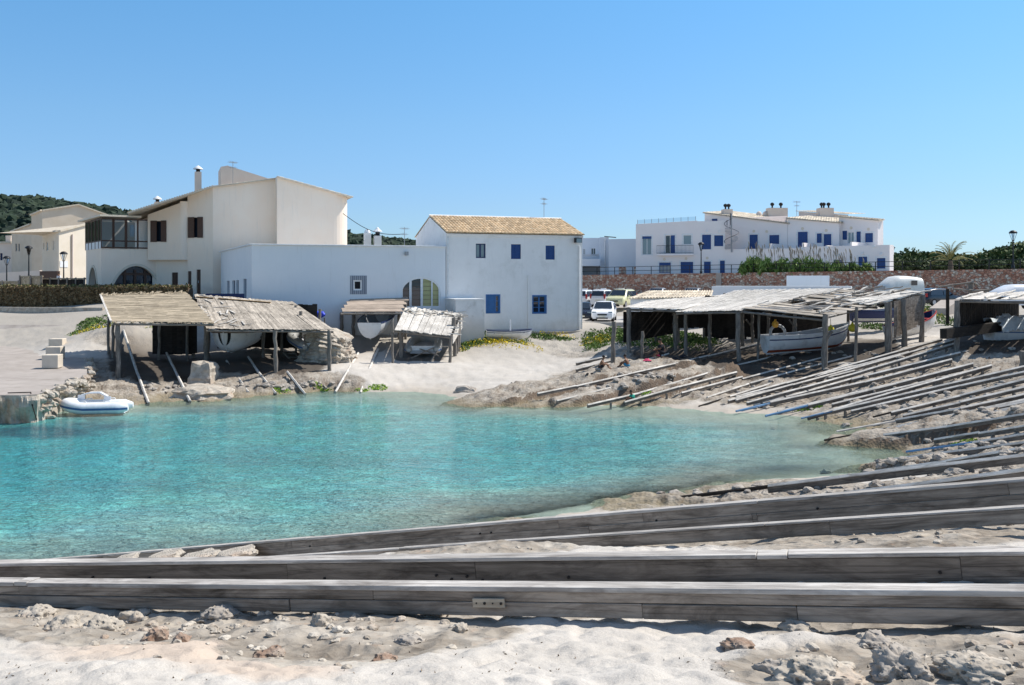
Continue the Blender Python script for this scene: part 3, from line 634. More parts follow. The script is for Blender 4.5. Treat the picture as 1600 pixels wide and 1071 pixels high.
RK = [(1285,1062,150,44,'big pale boulder cut by the bottom edge, left of the pitted grey boulder','rockm'),(1415,1056,110,48,'deeply pitted grey boulder at the bottom edge in the right foreground','rockd'),
 (1545,1066,140,32,'rounded pale boulder at the bottom right corner of the foreground','rockm'),(1205,1052,52,28,'knobbly small grey rock left of the big pale boulder at the bottom edge','rockd'),
 (345,964,90,22,'grey slab of rock leaning against the nearest beam, left foreground','rockd'),(240,994,46,20,'rusty red broken rock in the left foreground sand','rockr'),
 (280,1004,40,16,'low reddish rock right of the rusty red broken rock','rockr'),(50,962,70,18,'pale rock near the left edge below the nearest beam','rockm'),(95,972,60,24,'flat cream rock just left of the two-tone tan ledge','rockm'),
 (870,957,50,22,'white crusted rock lying against the nearest beam, right of the splice plate','rockm'),(680,962,50,18,'chipped pale rock under the splice plate','rockm'),(640,1000,55,16,'thin dark-edged rock in the middle of the foreground sand','rockd'),
 (500,985,34,20,'upright tan rock in the sand below the middle of the nearest beam','rockm'),(600,1022,46,12,'low brown rock nearest the bottom centre','rockr'),(720,990,30,14,'small angular rock left of the dark-edged rock','rockm'),
 (1505,974,40,24,'blocky two-tone stone propping the right end of the nearest beam','rockd'),(1160,1016,56,14,'thin brown rock edge in the sand at right foreground','rockr'),
 (210,958,52,20,'whitish rock wedge between the slab and the left edge','rockm'),(420,1012,50,14,'pinkish low rock in the brown sand patch','rockr'),
 (1370,1000,70,22,'grey lump of rock above the pitted boulder','rockd'),(1250,985,60,16,'flat pale rock shelf in the right foreground','rockm'),
 (158,975,60,26,'two-tone tan rock ledge in the left foreground','rockm')]
for i, r in enumerate(RK): rock(r[0], r[1], r[2], r[3], r[4], r[5], i+1, .34, .8)
# pale slabs lying between the two long beams at the far left
for i, (px, py, wd, h, lb) in enumerate([(195,873,44,7,'narrow white stone slab, leftmost behind the near beams'),(255,870,54,13,'white stone slab leaning on the long beam, second from the left'),(312,868,58,10,'low white stone slab between the long beams'),(368,864,64,12,'rough white stone at the right end of the white slabs')]):
    p = atz(px, py+2, 1.3+.12*i); s = F/p.y
    bm = bmesh.new(); bmesh.ops.create_icosphere(bm, subdivisions=3, radius=1)
    for v_ in bm.verts:
        q = v_.co*(1+.3*mnoise.fractal(v_.co*1.4+Vector((i*5,0,0)), .8, 2, 4)); v_.co = Vector((q.x*wd/2/s, q.y*.3, max(-.6, min(.55, q.z))*h/s*.9+q.x*.05))
    me = bpy.data.meshes.new('stone_slab'); bm.to_mesh(me); bm.free(); me.materials.append(M['rockm']); o = bpy.data.objects.new('stone_slab', me); C.objects.link(o); o.location = p; tag(o, lb, 'stone')
# small loose stones: nobody could count them
def stones(name, areas, cnt, r0, r1, mt):
    mb = MB(); rr = random.Random(5)
    pts = []
    for k in range(cnt):
        a_ = rr.choice(areas); px = rr.gauss(a_[0], a_[2]*.5); py = rr.gauss(a_[1], a_[3]*.5)
        pts.append((px, py))
    for px, py in pts:
        g = G(px, py)
        if g.y > 100: continue
        z = hs(g.x, g.y); R = rr.uniform(r0, r1)*(1 if g.y < 12 else 2.2); off = Vector((px, py, 0))
        t = [Vector(q) for q in [(1,0,0),(-1,0,0),(0,1,0),(0,-1,0),(0,0,1),(0,0,-1)]]
        bm = bmesh.new(); bmesh.ops.create_icosphere(bm, subdivisions=2, radius=1)
        vs = [Vector((q.co.x*R*rr.uniform(.95,1.05)*1.2, q.co.y*R, q.co.z*R*.62))*(1+.45*mnoise.noise(q.co*1.5+off)) for q in bm.verts]
        rot = Matrix.Rotation(rr.uniform(0, 6), 3, 'Z'); vs = [rot@q+Vector((g.x, g.y, z+R*.2)) for q in vs]
        mb.add(vs, [[q.index for q in f.verts] for f in bm.faces]); bm.free()
    return stuff(mb.build(name, M[mt]))
stones('loose_stones', [(200,975,260,26),(520,985,240,40),(900,950,120,14),(1450,1020,260,50),(1100,835,600,18),(1400,815,350,26),(600,852,260,8),(330,985,240,40)], 420, .008, .035, 'rockm')
stones('shore_rubble', [(1250,775,250,16),(1480,740,160,12),(1500,655,160,30),(1450,610,200,30),(1300,620,200,30),(1000,605,120,20),(300,606,100,6),(450,604,60,5),(1560,700,90,12),(1400,560,160,30)], 560, .025, .085, 'rockd')
# strata outcrop between the western boat sheds
def outcrop(name, label, pts, zt, layers, seed):
    mb = MB(); rr = random.Random(seed)
    n_ = 40; cx = sum(p[0] for p in pts)/len(pts); cy = sum(p[1] for p in pts)/len(pts)
    P_ = [Vector((p[0], p[1], 0)) for p in pts]; P_ = dens(P_+[P_[0]], 8)[:-1]
    rws = []; z0 = min(gz(p.x, p.y) for p in P_)-.3
    for L_ in range(layers*3+1):
        t = L_/(layers*3); sh = 1-.10*t**2; ph = L_ % 3; r = []
        for i, p in enumerate(P_):
            q = mnoise.fractal(Vector((p.x*.9+seed, p.y*.9, t*2.2)), .8, 2, 5); e = (.03 if ph == 1 else -.035 if ph == 0 else 0)*(1 if q > 0 else .2)
            k = sh-.22*t+e*(.6+abs(q)*2)+(.26 if seed == 3 else .10)*q
            zz = z0+(zt-z0)*t-(.28 if seed == 3 else .04)*(p.x-cx)*t+.12*q*t
            r.append(Vector((cx+(p.x-cx)*k, cy+(p.y-cy)*k, zz)))
        r.append(r[0]); rws.append(r)
    mb.grid(rws, smooth=False); topr = rws[-1][:-1]; mb.add([sum(topr, Vector())/len(topr)+Vector((0,0,.12))]+topr, [(0, i+1, (i+1) % len(topr)+1) for i in range(len(topr))])
    o = mb.build(name, M['rockm']); recenter(o); tag(o, label, 'rock'); return o
o1 = at(478,545,56); o2 = at(538,560,56.5); 
outcrop('rock_outcrop', 'layered sandstone outcrop between the plank-roofed shed and the boat with the open top', [(o1.x-.8,57.2),(o1.x+.8,55.9),(o2.x+.1,55.7),(o2.x+.7,57.0),(o2.x-.1,60.5),(o1.x-.6,61)], 3.05, 9, 3)
a_ = atz(314,590,.75); outcrop('rock_outcrop', 'squared grey rock block under the right post of the brushwood shed', [(a_.x-.75,a_.y-.2),(a_.x+.65,a_.y-.3),(a_.x+.75,a_.y+1.3),(a_.x-.8,a_.y+1.4)], 1.5, 3, 5)
a_ = atz(340,610,.3); outcrop('shore_rock', 'smooth low grey rock shelf at the water below the west sheds', [(a_.x-2.2,a_.y-1.6),(a_.x-.2,a_.y-2.4),(a_.x+1.2,a_.y-1.4),(a_.x+1.0,a_.y+1.6),(a_.x-2.0,a_.y+1.8)], .48, 3, 8)
a_ = atz(722,612,.15); outcrop('shore_rock', 'dark block of rock at the edge of the sandy beach', [(a_.x-.55,a_.y-.3),(a_.x+.9,a_.y-.5),(a_.x+1.0,a_.y+.5),(a_.x-.5,a_.y+.6)], .36, 2, 9).data.materials[0] = M['rockd']

# ---------------------------------------------------------------- slipway rails
def rail(label, pts, lift=.3, w_=.11, h_=.13, mt='wood', posts=0, tip=None, name='slipway_rail', postw=.1, cross=0):
    """pts: photo pixels of the rail's top, from the water end up the slope"""
    W = [at(*p_) if len(p_) == 3 else G(p_[0], p_[1], lift, 25.)+Vector((0,0,lift)) for p_ in pts]
    t = thing(name, label, 'rail', tuple(W[0]), 0, 'slipway rails on the shore')
    mb = MB(); tp = MB(); by_ = MB()
    rr = random.Random(len(label)*31+int(pts[0][0]))
    for i in range(len(W)-1):
        a, b = W[i], W[i+1]; n_ = max(1, int((b-a).length/3.2)); 
        for j in range(n_):
            p, q = a.lerp(b, j/n_), a.lerp(b, (j+1)/n_); jz = Vector((0,0,rr.uniform(-.015,.015)))
            off = Vector((0,0,h_/2)); e_ = Vector((0,0,rr.uniform(-.01,.01)))
            if tip and i == 0: tp.cbeam(p-off+jz, q-off+jz+e_, w_*.6, h_*.6, .03)
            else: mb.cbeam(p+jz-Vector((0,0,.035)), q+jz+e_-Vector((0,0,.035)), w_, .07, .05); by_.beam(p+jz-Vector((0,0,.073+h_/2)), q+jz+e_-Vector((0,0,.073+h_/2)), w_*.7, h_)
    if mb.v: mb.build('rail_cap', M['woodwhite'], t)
    if by_.v: by_.build('rail_beam', M['beamdark'], t)  # pale cap over dark body paints in the sunlit top and shaded side
    if tp.v: o = tp.build('rail_tip', M[tip], t); o['label'] = 'blue painted tip of the rail' if tip == 'bluewood' else 'dark tip of the rail'
    if posts:
        A, B = W[0], W[-1]
        for k in range(posts):
            u = (k+.6)/posts; p = A.lerp(B, u)
            if len(W) > 2:
                L = [(W[i+1]-W[i]).length for i in range(len(W)-1)]; s_ = u*sum(L)
                for i, l_ in enumerate(L):
                    if s_ <= l_: p = W[i].lerp(W[i+1], s_/l_); break
                    s_ -= l_
            gzv = gz(p.x, p.y); d_ = (B-A).normalized(); nn_ = Vector((d_.y, -d_.x, 0)).normalized()
            k2 = MB().beam((p.x+nn_.x*.02, p.y+nn_.y*.02, gzv-.25), (p.x+nn_.x*.02, p.y+nn_.y*.02, p.z-h_-.08), postw, postw); k2.build('support_post', M['post'], t)
    if cross:
        A, B = W[0], W[-1]; d_ = (B-A).normalized(); nn_ = Vector((d_.y, -d_.x, 0)).normalized()
        for k in range(cross):
            p = A.lerp(B, (k+.5)/cross)-Vector((0,0,h_+.04)); MB().beam(p-nn_*.1, p+nn_*1.1, .09, .07).build('cross_bar', M['wood'], t)
    return t
LOW = 'low rail half sunk in the sand '
R_ = [
 ('long grey rail passing the foot of the tallest shed post', [(1150,619),(1300,577),(1472,528)], .25, 'wood', 5, None),
 ('pale rail close behind the posted rail, left of the right-hand shed', [(1150,624),(1320,578),(1491,530)], .22, 'woodwhite', 4, None),
 ('rail on a row of short upright posts in front of the tarpaulined boat', [(1167,628),(1330,584),(1493,535)], .38, 'wood', 9, None),
 ('thick plank rail with a pale blue tip at the small sandy beach', [(1150,640),(1203,628),(1350,596),(1487,560)], .25, 'wood', 3, 'bluewood'),
 ('thick plank rail with a long bright blue tip right of the green algae', [(1196,648),(1262,632),(1400,598),(1520,567)], .28, 'wood', 3, 'bluewood'),
 ('grey rail on short stumps just above the white square stump', [(1262,650),(1400,610),(1549,569)], .3, 'wood', 7, None),
 ('long pale rail ending in a short blue tip between the shore and the right edge', [(1252,652),(1300,641),(1450,606),(1610,569)], .32, 'woodwhite', 8, 'bluewood'),
 ('straight rail with a dark stepped tip at mid right', [(1364,650),(1392,643),(1500,617),(1610,589)], .3, 'wood', 4, 'darkwood'),
 ('dark-sided rail beneath the straight rail with the stepped tip', [(1411,647),(1500,627),(1610,601)], .28, 'wood', 3, None),
 ('rail with a pale submerged end left of the small dark rock', [(1307,672),(1400,655),(1500,637),(1610,613)], .26, 'wood', 3, 'woodwhite'),
 ('long dark-tipped pale rail lying on the dark rock ledge', [(1288,686),(1400,666),(1442,661),(1610,634)], .24, 'woodwhite', 3, 'darkwood'),
 ('thin rail just above the long dark-tipped pale rail', [(1403,664),(1500,646),(1610,625)], .24, 'wood', 2, None),
 ('thin rail along the top of the dark rock ledge', [(1380,678),(1480,665),(1610,644)], .4, 'wood', 0, None),
 ('rail with a blue lower half beside the concrete slab at the right edge', [(1416,704),(1520,690),(1610,676)], .22, 'wood', 2, 'bluewood'),
 ('thin dark rail behind the pale-topped rail, over the concrete slab', [(1366,735,29.5),(1480,718,27),(1610,696,24.5)], .22, 'wood', 2, None),
 ('pale-topped rail whose black lower end lies in the water below the cove', [(960,786,26.2),(1200,756,25.0),(1400,731,23.6),(1620,706,22)], .30, 'woodwhite', 3, 'darkwood'),
 ('rail with square blocks on its side, just behind the long double-height beam', [(870,812,24.1),(1240,778,21.6),(1400,757,20.2),(1620,728,18.5)], .30, 'wood', 5, 'darkwood'),
 ('bright rail along the top of the rock shelf where the children sit', [(840,614),(900,602),(1055,567)], .44, 'woodwhite', 0, None),
 ('darker rail continuing up into the shade of the big shed from the sunlit shelf', [(1057,567),(1190,535)], .30, 'wood', 0, None),
 ('thin rail on the rock face in front of the seated children', [(870,625),(960,603),(1040,584)], .36, 'wood', 0, None),
 ('long bright bowed rail below the rock shelf where the children sit', [(918,632),(1000,613),(1119,578)], .45, 'woodwhite', 4, None),
 ('crooked white rail on posts next to the bathing child', [(976,628),(1060,604),(1151,581)], .42, 'woodwhite', 5, None),
 ('bright rail on the small sandy beach running up into deep shade', [(1105,620),(1170,599)], .12, 'woodwhite', 0, None),
 ('shaded rail running under the white boat with the red bow', [(1172,598),(1260,574),(1330,556)], .12, 'wood', 0, None),
 ('thin dark stick rail stuck in the small sandy beach', [(1092,633),(1140,618),(1205,598)], .1, 'wood', 0, 'darkwood'),
 ('rail with cross bars on the small sandy beach', [(1138,625),(1250,594),(1340,569)], .18, 'wood', 2, None),
 ('short rail end with a dark cross bar nearest the small sandy beach', [(1178,632),(1260,611),(1330,591)], .2, 'wood', 3, None),
 ('shaded rail in the middle of the ground under the pole-roofed shed', [(1190,612),(1300,581),(1420,549)], .12, 'wood', 0, None),
 ('shaded rail just below the stern of the white boat with the red bow', [(1160,591),(1290,556)], .12, 'wood', 0, None),
 ('shaded rail crossing behind the middle shed posts', [(1120,577),(1250,547)], .12, 'wood', 0, None),
 ('shaded rail just above the thick plank rail with a pale blue tip', [(1330,592),(1500,550)], .2, 'wood', 2, None),
 ('narrow rail between the pale-tipped and the long-bright-tipped plank rails', [(1215,642),(1380,602),(1505,573)], .2, 'wood', 3, None),
 ('rail close above the long pale rail with a short blue tip', [(1300,630),(1450,594),(1545,571)], .24, 'wood', 4, None),
 ('rail close below the long pale rail with a short blue tip', [(1330,641),(1500,602),(1610,578)], .24, 'wood', 4, None),
 ('rail running just below the dark-sided rail at mid right', [(1440,656),(1530,638),(1610,621)], .22, 'wood', 2, None),
 ('rail between the pale submerged-end rail and the rock ledge rail', [(1350,673),(1500,652),(1610,630)], .22, 'wood', 2, None),
 ('short rail over the face of the dark rock ledge', [(1460,686),(1530,675),(1610,662)], .25, 'wood', 1, None),
 ('rail lying on the flat concrete-like slab near the right edge', [(1395,716,31.5),(1500,702,29.5),(1610,688,27.5)], .2, 'wood', 1, None),
 ('short shaded rail below the posts of the pole-roofed shed', [(1240,602),(1335,578)], .14, 'wood', 0, None),
 ('short rail beside the crooked white rail on posts', [(1065,613),(1160,588)], .2, 'wood', 2, None),
 ('upper thin rail left of the lone leaning post', [(900,566),(948,556)], .18, 'woodwhite', 2, None),
 ('lower thin rail left of the lone leaning post', [(900,576),(957,561)], .18, 'woodwhite', 2, None),
 ('rail behind the seated children reaching the person in black', [(880,592),(965,573),(1045,552)], .2, 'woodwhite', 3, None),
 ('short rail lying on the low spit beside the dark block of rock', [(735,618),(765,610),(794,602)], .1, 'wood', 0, None),
]
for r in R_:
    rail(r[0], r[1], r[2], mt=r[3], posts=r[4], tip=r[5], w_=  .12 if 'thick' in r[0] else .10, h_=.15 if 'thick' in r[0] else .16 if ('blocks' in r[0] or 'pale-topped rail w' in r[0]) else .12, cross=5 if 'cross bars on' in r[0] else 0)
L_ = [
 ('left rail under the brushwood shed', [(232,628),(215,583),(193,515)], .12, 'wood'), ('right rail under the brushwood shed, leaning over a rock gap', [(297,626),(270,570),(242,512)], .14, 'wood'),
 ('thin rail below the white boat under the plank-roofed shed, left one', [(388,612),(354,563)], .06, 'wood'), ('right rail below the white boat under the plank-roofed shed', [(431,613),(402,578),(388,557)], .1, 'wood'),
 ('short propped rail below the inflatable boat under the plank-roofed shed', [(477,615),(449,580)], .22, 'wood'),
 ('left rail of the sunlit concrete ramp, with a silvery wet end', [(524,612),(542,580),(560,550)], .1, 'woodwhite'), ('right rail of the sunlit concrete ramp, below the open grey boat', [(563,612),(579,570),(591,544)], .1, 'woodwhite'),
]
for lb, p_, lf, mt in L_: rail(lb, p_, lf, mt=mt, posts=2 if lf > .2 else 0, w_=.14, h_=.12)
# wooden ladder
A1, A2 = G(510,609,.1)+Vector((0,0,.1)), G(459,550,.1)+Vector((0,0,.1)); t = thing('wooden_ladder', 'wooden ladder lying on the rock below the plank-roofed shed', 'ladder', tuple(A1)); off = Vector((-.62,-.1,0))
for q in (Vector(), off): MB().beam(A1+q, A2+q, .09, .09).build('side_rail', M['wood'], t)
for k in range(9): p = A1.lerp(A2, (k+.5)/9); MB().beam(p, p+off, .07, .06).build('rung', M['wood'], t)
# ================================================================= BUILDINGS
class Fac:
    """a vertical wall plane from A to B (world xy, left to right as seen), depth runs away from the camera"""
    def __init__(s, A, B):
        s.A = Vector((A[0], A[1], 0)); s.B = Vector((B[0], B[1], 0)); s.d = (s.B-s.A); s.L = s.d.length; s.d.normalize(); s.n = Vector((-s.d.y, s.d.x, 0))   # n: inward
    def P(s, u, z, v=0): p = s.A+s.d*u+s.n*v; return Vector((p.x, p.y, z))
    def uz(s, px, py):
        k = (px-800)/F; D = 1.; # A + d*u  => x = k*y
        u = (k*s.A.y-s.A.x)/(s.d.x-k*s.d.y); D = s.A.y+s.d.y*u; return u, EYE-(py-HZ)/F*D
    def rect(s, x0, y0, x1, y1):
        u0, za = s.uz(x0, (y0+y1)/2); u1, _ = s.uz(x1, (y0+y1)/2); um = (x0+x1)/2
        z1 = s.uz(um, y0)[1]; z0 = s.uz(um, y1)[1]; return (u0, z0, u1, z1)
def wall(mb, fc, u0, u1, z0, ztop, ops, th=.28, v0=0):
    """wall face with real openings; ztop is a number or a function of u; ops = [(u0,z0,u1,z1)]"""
    zt = ztop if callable(ztop) else (lambda u: ztop)
    us = sorted({u0, u1, *[o[0] for o in ops], *[o[2] for o in ops]}); brk = getattr(zt, 'br', [])
    us = sorted(set(us) | {b for b in brk if u0 < b < u1})
    zs = sorted({z0, *[o[1] for o in ops], *[o[3] for o in ops]})
    for i in range(len(us)-1):
        a, b = us[i], us[i+1]
        for j in range(len(zs)):
            c0 = zs[j]; last = j == len(zs)-1
            if last: mb.quad(fc.P(a, c0, v0), fc.P(b, c0, v0), fc.P(b, zt(b), v0), fc.P(a, zt(a), v0)); continue
            c1 = zs[j+1]; m_ = ((a+b)/2, (c0+c1)/2)
            if any(o[0] < m_[0] < o[2] and o[1] < m_[1] < o[3] for o in ops): continue
            mb.quad(fc.P(a, c0, v0), fc.P(b, c0, v0), fc.P(b, c1, v0), fc.P(a, c1, v0))
    for o in ops:
        a, c0, b, c1 = o
        mb.quad(fc.P(a,c0,v0), fc.P(b,c0,v0), fc.P(b,c0,v0+th), fc.P(a,c0,v0+th)); mb.quad(fc.P(a,c1,v0), fc.P(b,c1,v0), fc.P(b,c1,v0+th), fc.P(a,c1,v0+th))
        mb.quad(fc.P(a,c0,v0), fc.P(a,c1,v0), fc.P(a,c1,v0+th), fc.P(a,c0,v0+th)); mb.quad(fc.P(b,c0,v0), fc.P(b,c1,v0), fc.P(b,c1,v0+th), fc.P(b,c0,v0+th))
def fbox(mb, fc, u0, z0, u1, z1, v0, v1):
    c_ = fc.P((u0+u1)/2, (z0+z1)/2, (v0+v1)/2); return mb.frame(c_, fc.d, fc.n, Vector((0,0,1)), abs(u1-u0), abs(v1-v0), abs(z1-z0))
def window(root, fc, r, frame='blue', pane='glass', leaves=2, v=.12, fw=.07, shut=None, name='window', bars=0, sill=False, label=None):
    u0, z0, u1, z1 = r; f = MB()
    fbox(f, fc, u0, z0, u0+fw, z1, v, v+.07); fbox(f, fc, u1-fw, z0, u1, z1, v, v+.07); fbox(f, fc, u0+fw, z1-fw, u1-fw, z1, v, v+.07); fbox(f, fc, u0+fw, z0, u1-fw, z0+fw, v, v+.07)
    for k in range(1, leaves): um = u0+(u1-u0)*k/leaves; fbox(f, fc, um-fw*.6, z0+fw, um+fw*.6, z1-fw, v-.006, v+.06)
    for k in range(bars): zb = z0+(z1-z0)*(k+1)/(bars+1); fbox(f, fc, u0+fw, zb-.02, u1-fw, zb+.02, v+.012, v+.05)
    o = f.build(name, M[frame], root)
    if label: o['label'] = label
    p = MB(); fbox(p, fc, u0+.01, z0+.01, u1-.01, z1-.01, v+.05, v+.09); p.build('pane', M[pane], o)
    if sill: k = MB(); fbox(k, fc, u0-.08, z0-.06, u1+.08, z0-.003, -.06, v); k.build('sill', M['white'], o)
    return o
def shutters(root, fc, r, mt='blue', v=.04, label=None, slats=True, leaves=2, name='shutter'):
    u0, z0, u1, z1 = r; w_ = (u1-u0)/leaves
    for k in range(leaves):
        s = MB(); a, b = u0+w_*k+.008, u0+w_*(k+1)-.008; t_ = .06
        fbox(s, fc, a, z0+.01, a+t_, z1-.01, v, v+.05); fbox(s, fc, b-t_, z0+.01, b, z1-.01, v, v+.05)
        fbox(s, fc, a+t_, z1-.01-t_, b-t_, z1-.01, v, v+.05); fbox(s, fc, a+t_, z0+.01, b-t_, z0+.01+t_, v, v+.05); fbox(s, fc, a+t_, z0+.01+t_, b-t_, z1-.01-t_, v+.03, v+.045)
        if slats:
            n_ = max(4, int((z1-z0)/.12))
            for i in range(n_): zz = z0+.09+(z1-z0-.18)*(i+.5)/n_; fbox(s, fc, a+t_, zz-.015, b-t_, zz+.02, v+.008, v+.028)
        s.build(name, M[mt], root)
def tiles(mb, P00, P10, P11, P01, nw, nc, r=.07, seg=6):
    """barrel-tile surface: P00,P10 eave left/right, P11,P01 ridge right/left; nw rolls along the eave, nc courses up"""
    P00, P10, P11, P01 = map(Vector, (P00, P10, P11, P01)); nrm = (P10-P00).cross(P01-P00).normalized()
    if nrm.z < 0: nrm = -nrm
    rr = random.Random(3)
    for i in range(nw):
        for j in range(nc):
            dz = rr.uniform(-.006, .006); ro = []
            for e in (0, 1):
                t = (j+e*1.04)/nc; t = min(t, 1.0) if e else t; row = []
                for k in range(seg+1):
                    s_ = (i+k/seg)/nw; p = P00.lerp(P10, s_).lerp(P01.lerp(P11, s_), t)
                    row.append(p+nrm*(r*abs(math.sin(math.pi*k/seg))+.028*(1-e)+dz+.008))
                ro.append(row)
            mb.grid(ro, True)
            f0 = ro[0]; mb.add(list(f0)+[p-nrm*.03 for p in (f0[0], f0[-1])], [tuple(list(range(len(f0)))+[len(f0)+1, len(f0)])])
def antenna(x, y, z, h, label, rz=0, sc=1.):
    t = thing('tv_antenna', label, 'antenna', (x, y, z), rz, world=False)
    MB().tube([(0,0,0),(0,0,h)], .028*sc, 6).build('mast', M['grey'], t)
    for k, (zz, L, n_) in enumerate(((h*.94, .9*sc, 7), (h*.72, .6*sc, 5))):
        a = MB(); a.beam((-L/2,0,zz),(L/2,0,zz), .02*sc, .02*sc)
        for i in range(n_): x_ = -L/2+L*i/(n_-1); a.beam((x_,-.28*sc,zz),(x_,.28*sc,zz), .014*sc, .014*sc); a.beam((x_, 0, zz-.1*sc), (x_, 0, zz+.14*sc), .014*sc, .014*sc)
        a.build('aerial', M['grey'], t)
    return t

# ---- blue-shuttered white house
HA = (-4.53, 66); HB = (5.1, 69.6); fc = Fac(HA, HB); DEP = 8.1; ze = 9.38
t = thing('white_house', 'two-storey white house with small blue windows and an orange tiled roof mid picture', 'house', (HA[0], HA[1], 2.0))
op = [fc.rect(743.5,381,759,403.5), fc.rect(798.5,382,814,405), fc.rect(852.5,384,867,406), fc.rect(760,461.5,780.5,489), fc.rect(832.5,462.5,853,489.5)]
mb = MB(); z0 = 1.2; wall(mb, fc, 0, fc.L, z0, ze, op, .25)
zr = ze+1.32
def gable(mb, fc, u, z0, ze, zr, dep):
    mb.poly([fc.P(u, z0, 0), fc.P(u, ze, 0), fc.P(u, zr, dep/2), fc.P(u, ze, dep), fc.P(u, z0, dep)])
gable(mb, fc, 0, z0, ze, zr, DEP); gable(mb, fc, fc.L, z0, ze, zr, DEP); mb.quad(fc.P(0,z0,DEP), fc.P(fc.L,z0,DEP), fc.P(fc.L,ze,DEP), fc.P(0,ze,DEP))
for o_ in op: mb.quad(*[fc.P(u_, z_, .252) for u_, z_ in ((o_[0],o_[1]),(o_[2],o_[1]),(o_[2],o_[3]),(o_[0],o_[3]))])
wl = mb.build('wall', M['plaster'], t)
window(t, fc, op[0], 'navy', 'glassl', 2); 
for o_ in op[1:3]:
    w_ = window(t, fc, o_, 'blue', 'glass', 2, .1); shutters(t, fc, (o_[0]+.02,o_[1]+.05,o_[2]-.02,o_[3]-.02), 'blue', .06)
for o_ in op[3:]:
    w_ = window(t, fc, (o_[0]-.0,o_[1],o_[2],o_[3]), 'bluel', 'glass', 2, .08, .08, bars=2); 
    s_ = MB(); fbox(s_, fc, o_[0]-.05, o_[1]-.05, o_[2]+.05, o_[1]+.02, -.03, .0); fbox(s_, fc, o_[0]-.05, o_[1]+.02, o_[0]+.03, o_[3]+.05, -.03, .0); fbox(s_, fc, o_[2]-.03, o_[1]+.02, o_[2]+.05, o_[3]+.05, -.03, 0); fbox(s_, fc, o_[0]+.03, o_[3]-.02, o_[2]-.03, o_[3]+.05, -.03, 0); s_.build('window_surround', M['bluel'], w_)
shutters(t, fc, (op[3][0]+.06,op[3][1]+.06,op[3][2]-.25,op[3][3]-.06), 'bluel', .05, leaves=1)
rf = MB(); e = .28
tiles(rf, fc.P(-.06, ze-.03, -e), fc.P(fc.L+.06, ze-.03, -e), fc.P(fc.L+.06, zr+.06, DEP/2), fc.P(-.06, zr+.06, DEP/2), 43, 9)
ro = rf.build('roof', M['tile'], t, fix=False)
r2 = MB(); r2.quad(fc.P(-.06,zr+.05,DEP/2), fc.P(fc.L+.06,zr+.05,DEP/2), fc.P(fc.L+.06,ze,DEP+e), fc.P(-.06,ze,DEP+e)); r2.quad(fc.P(-.06,ze-.06,-e+.05), fc.P(fc.L+.06,ze-.06,-e+.05), fc.P(fc.L+.06,zr+.0,DEP/2), fc.P(-.06,zr+.0,DEP/2)); r2.build('roof_underside', M['tile'], t)
r3 = MB(); r3.tube([fc.P(-.08, zr+.08, DEP/2), fc.P(fc.L+.08, zr+.08, DEP/2)], .09, 8); r3.build('ridge', M['plaster'], t)
cn = MB(); fbox(cn, fc, -.02, ze-.28, fc.L+.02, ze-.08, -.07, -.003); fbox(cn, fc, -.02, ze-.17, fc.L+.02, ze-.085, -.13, -.073); cn.build('cornice', M['plaster'], t)
u_, z_ = fc.uz(825, 430); k = MB(); k.tube([fc.P(u_, z_, -.06), fc.P(u_, 2.1, -.06)], .05, 8); k.build('drainpipe', M['plaster'], t)
u_, z_ = fc.uz(904.5, 385); k = MB(); k.tube([fc.P(u_, z_, -.07), fc.P(u_, 2.2, -.07)], .06, 8); [k.tube([fc.P(u_, zz, -.07), fc.P(u_, zz+.05, -.07)], .085, 8) for zz in (3.2,4.3,5.4,6.5,7.6)]; k.build('drainpipe', M['plaster'], t)
k = MB(); k.beam(fc.P(.12, ze-.3, -.05), fc.P(.12, 2, -.05), .1, .06); k.build('corner_strip', M['white'], t)
fl = MB(); u_, z_ = fc.uz(901, 375.5); fbox(fl, fc, u_-.3, z_-.2, u_+.24, z_+.15, -.42, -.2); fbox(fl, fc, u_-.1, z_-.1, u_+.05, z_+.05, -.2, .0); o = fl.build('floodlight', M['black'], t); k = MB(); fbox(k, fc, u_-.2, z_-.2, u_+.2, z_+.1, -.44, -.423); k.build('floodlight_glass', M['glassl'], o)
k = MB(); fbox(k, fc, 4.3, 1.6, fc.L+.1, 2.42, -.4, -.003); o = k.build('stone_plinth', M['concrete'], t)
p = fc.P(fc.L*.87, zr, DEP/2); antenna(p.x, p.y, p.z, 1.65, 'thin television antenna on the ridge of the orange tiled roof', 1.1, .75)
# small white annex
an = thing('utility_box', 'small square whitewashed annex with a scuffed wall in front of the white house', 'annex', (-3.5, 63.6, 2))
f2 = Fac((-3.72, 63.6), (-1.85, 64.3)); mb = MB(); wall(mb, f2, 0, f2.L, 1.2, 4.76, []); mb.quad(f2.P(0,1.2), f2.P(0,4.76), f2.P(0,4.76,3.2), f2.P(0,1.2,3.2)); mb.quad(f2.P(f2.L,1.2), f2.P(f2.L,4.76), f2.P(f2.L,4.76,3.2), f2.P(f2.L,1.2,3.2)); mb.build('wall', M['plasterw'], an)
mb = MB(); fbox(mb, f2, -.03, 4.76, f2.L+.03, 4.84, -.03, 3.3); mb.build('roof_slab', M['white'], an)

# ---- low bluish-white building
LA = (-16.8, 62.0); LB = (-4.56, 65.95); fl_ = Fac(LA, LB); zt = 8.36
t = thing('low_white_building', 'long flat-roofed bluish white building with an arched window, left of the white house', 'building', (LA[0], LA[1], 2.2))
sq = fl_.rect(552,438,565.5,454); ar = fl_.rect(627.5,433.5,688,481)
mb = MB(); wall(mb, fl_, 0, fl_.L, 1.2, zt, [sq, ar], .3)
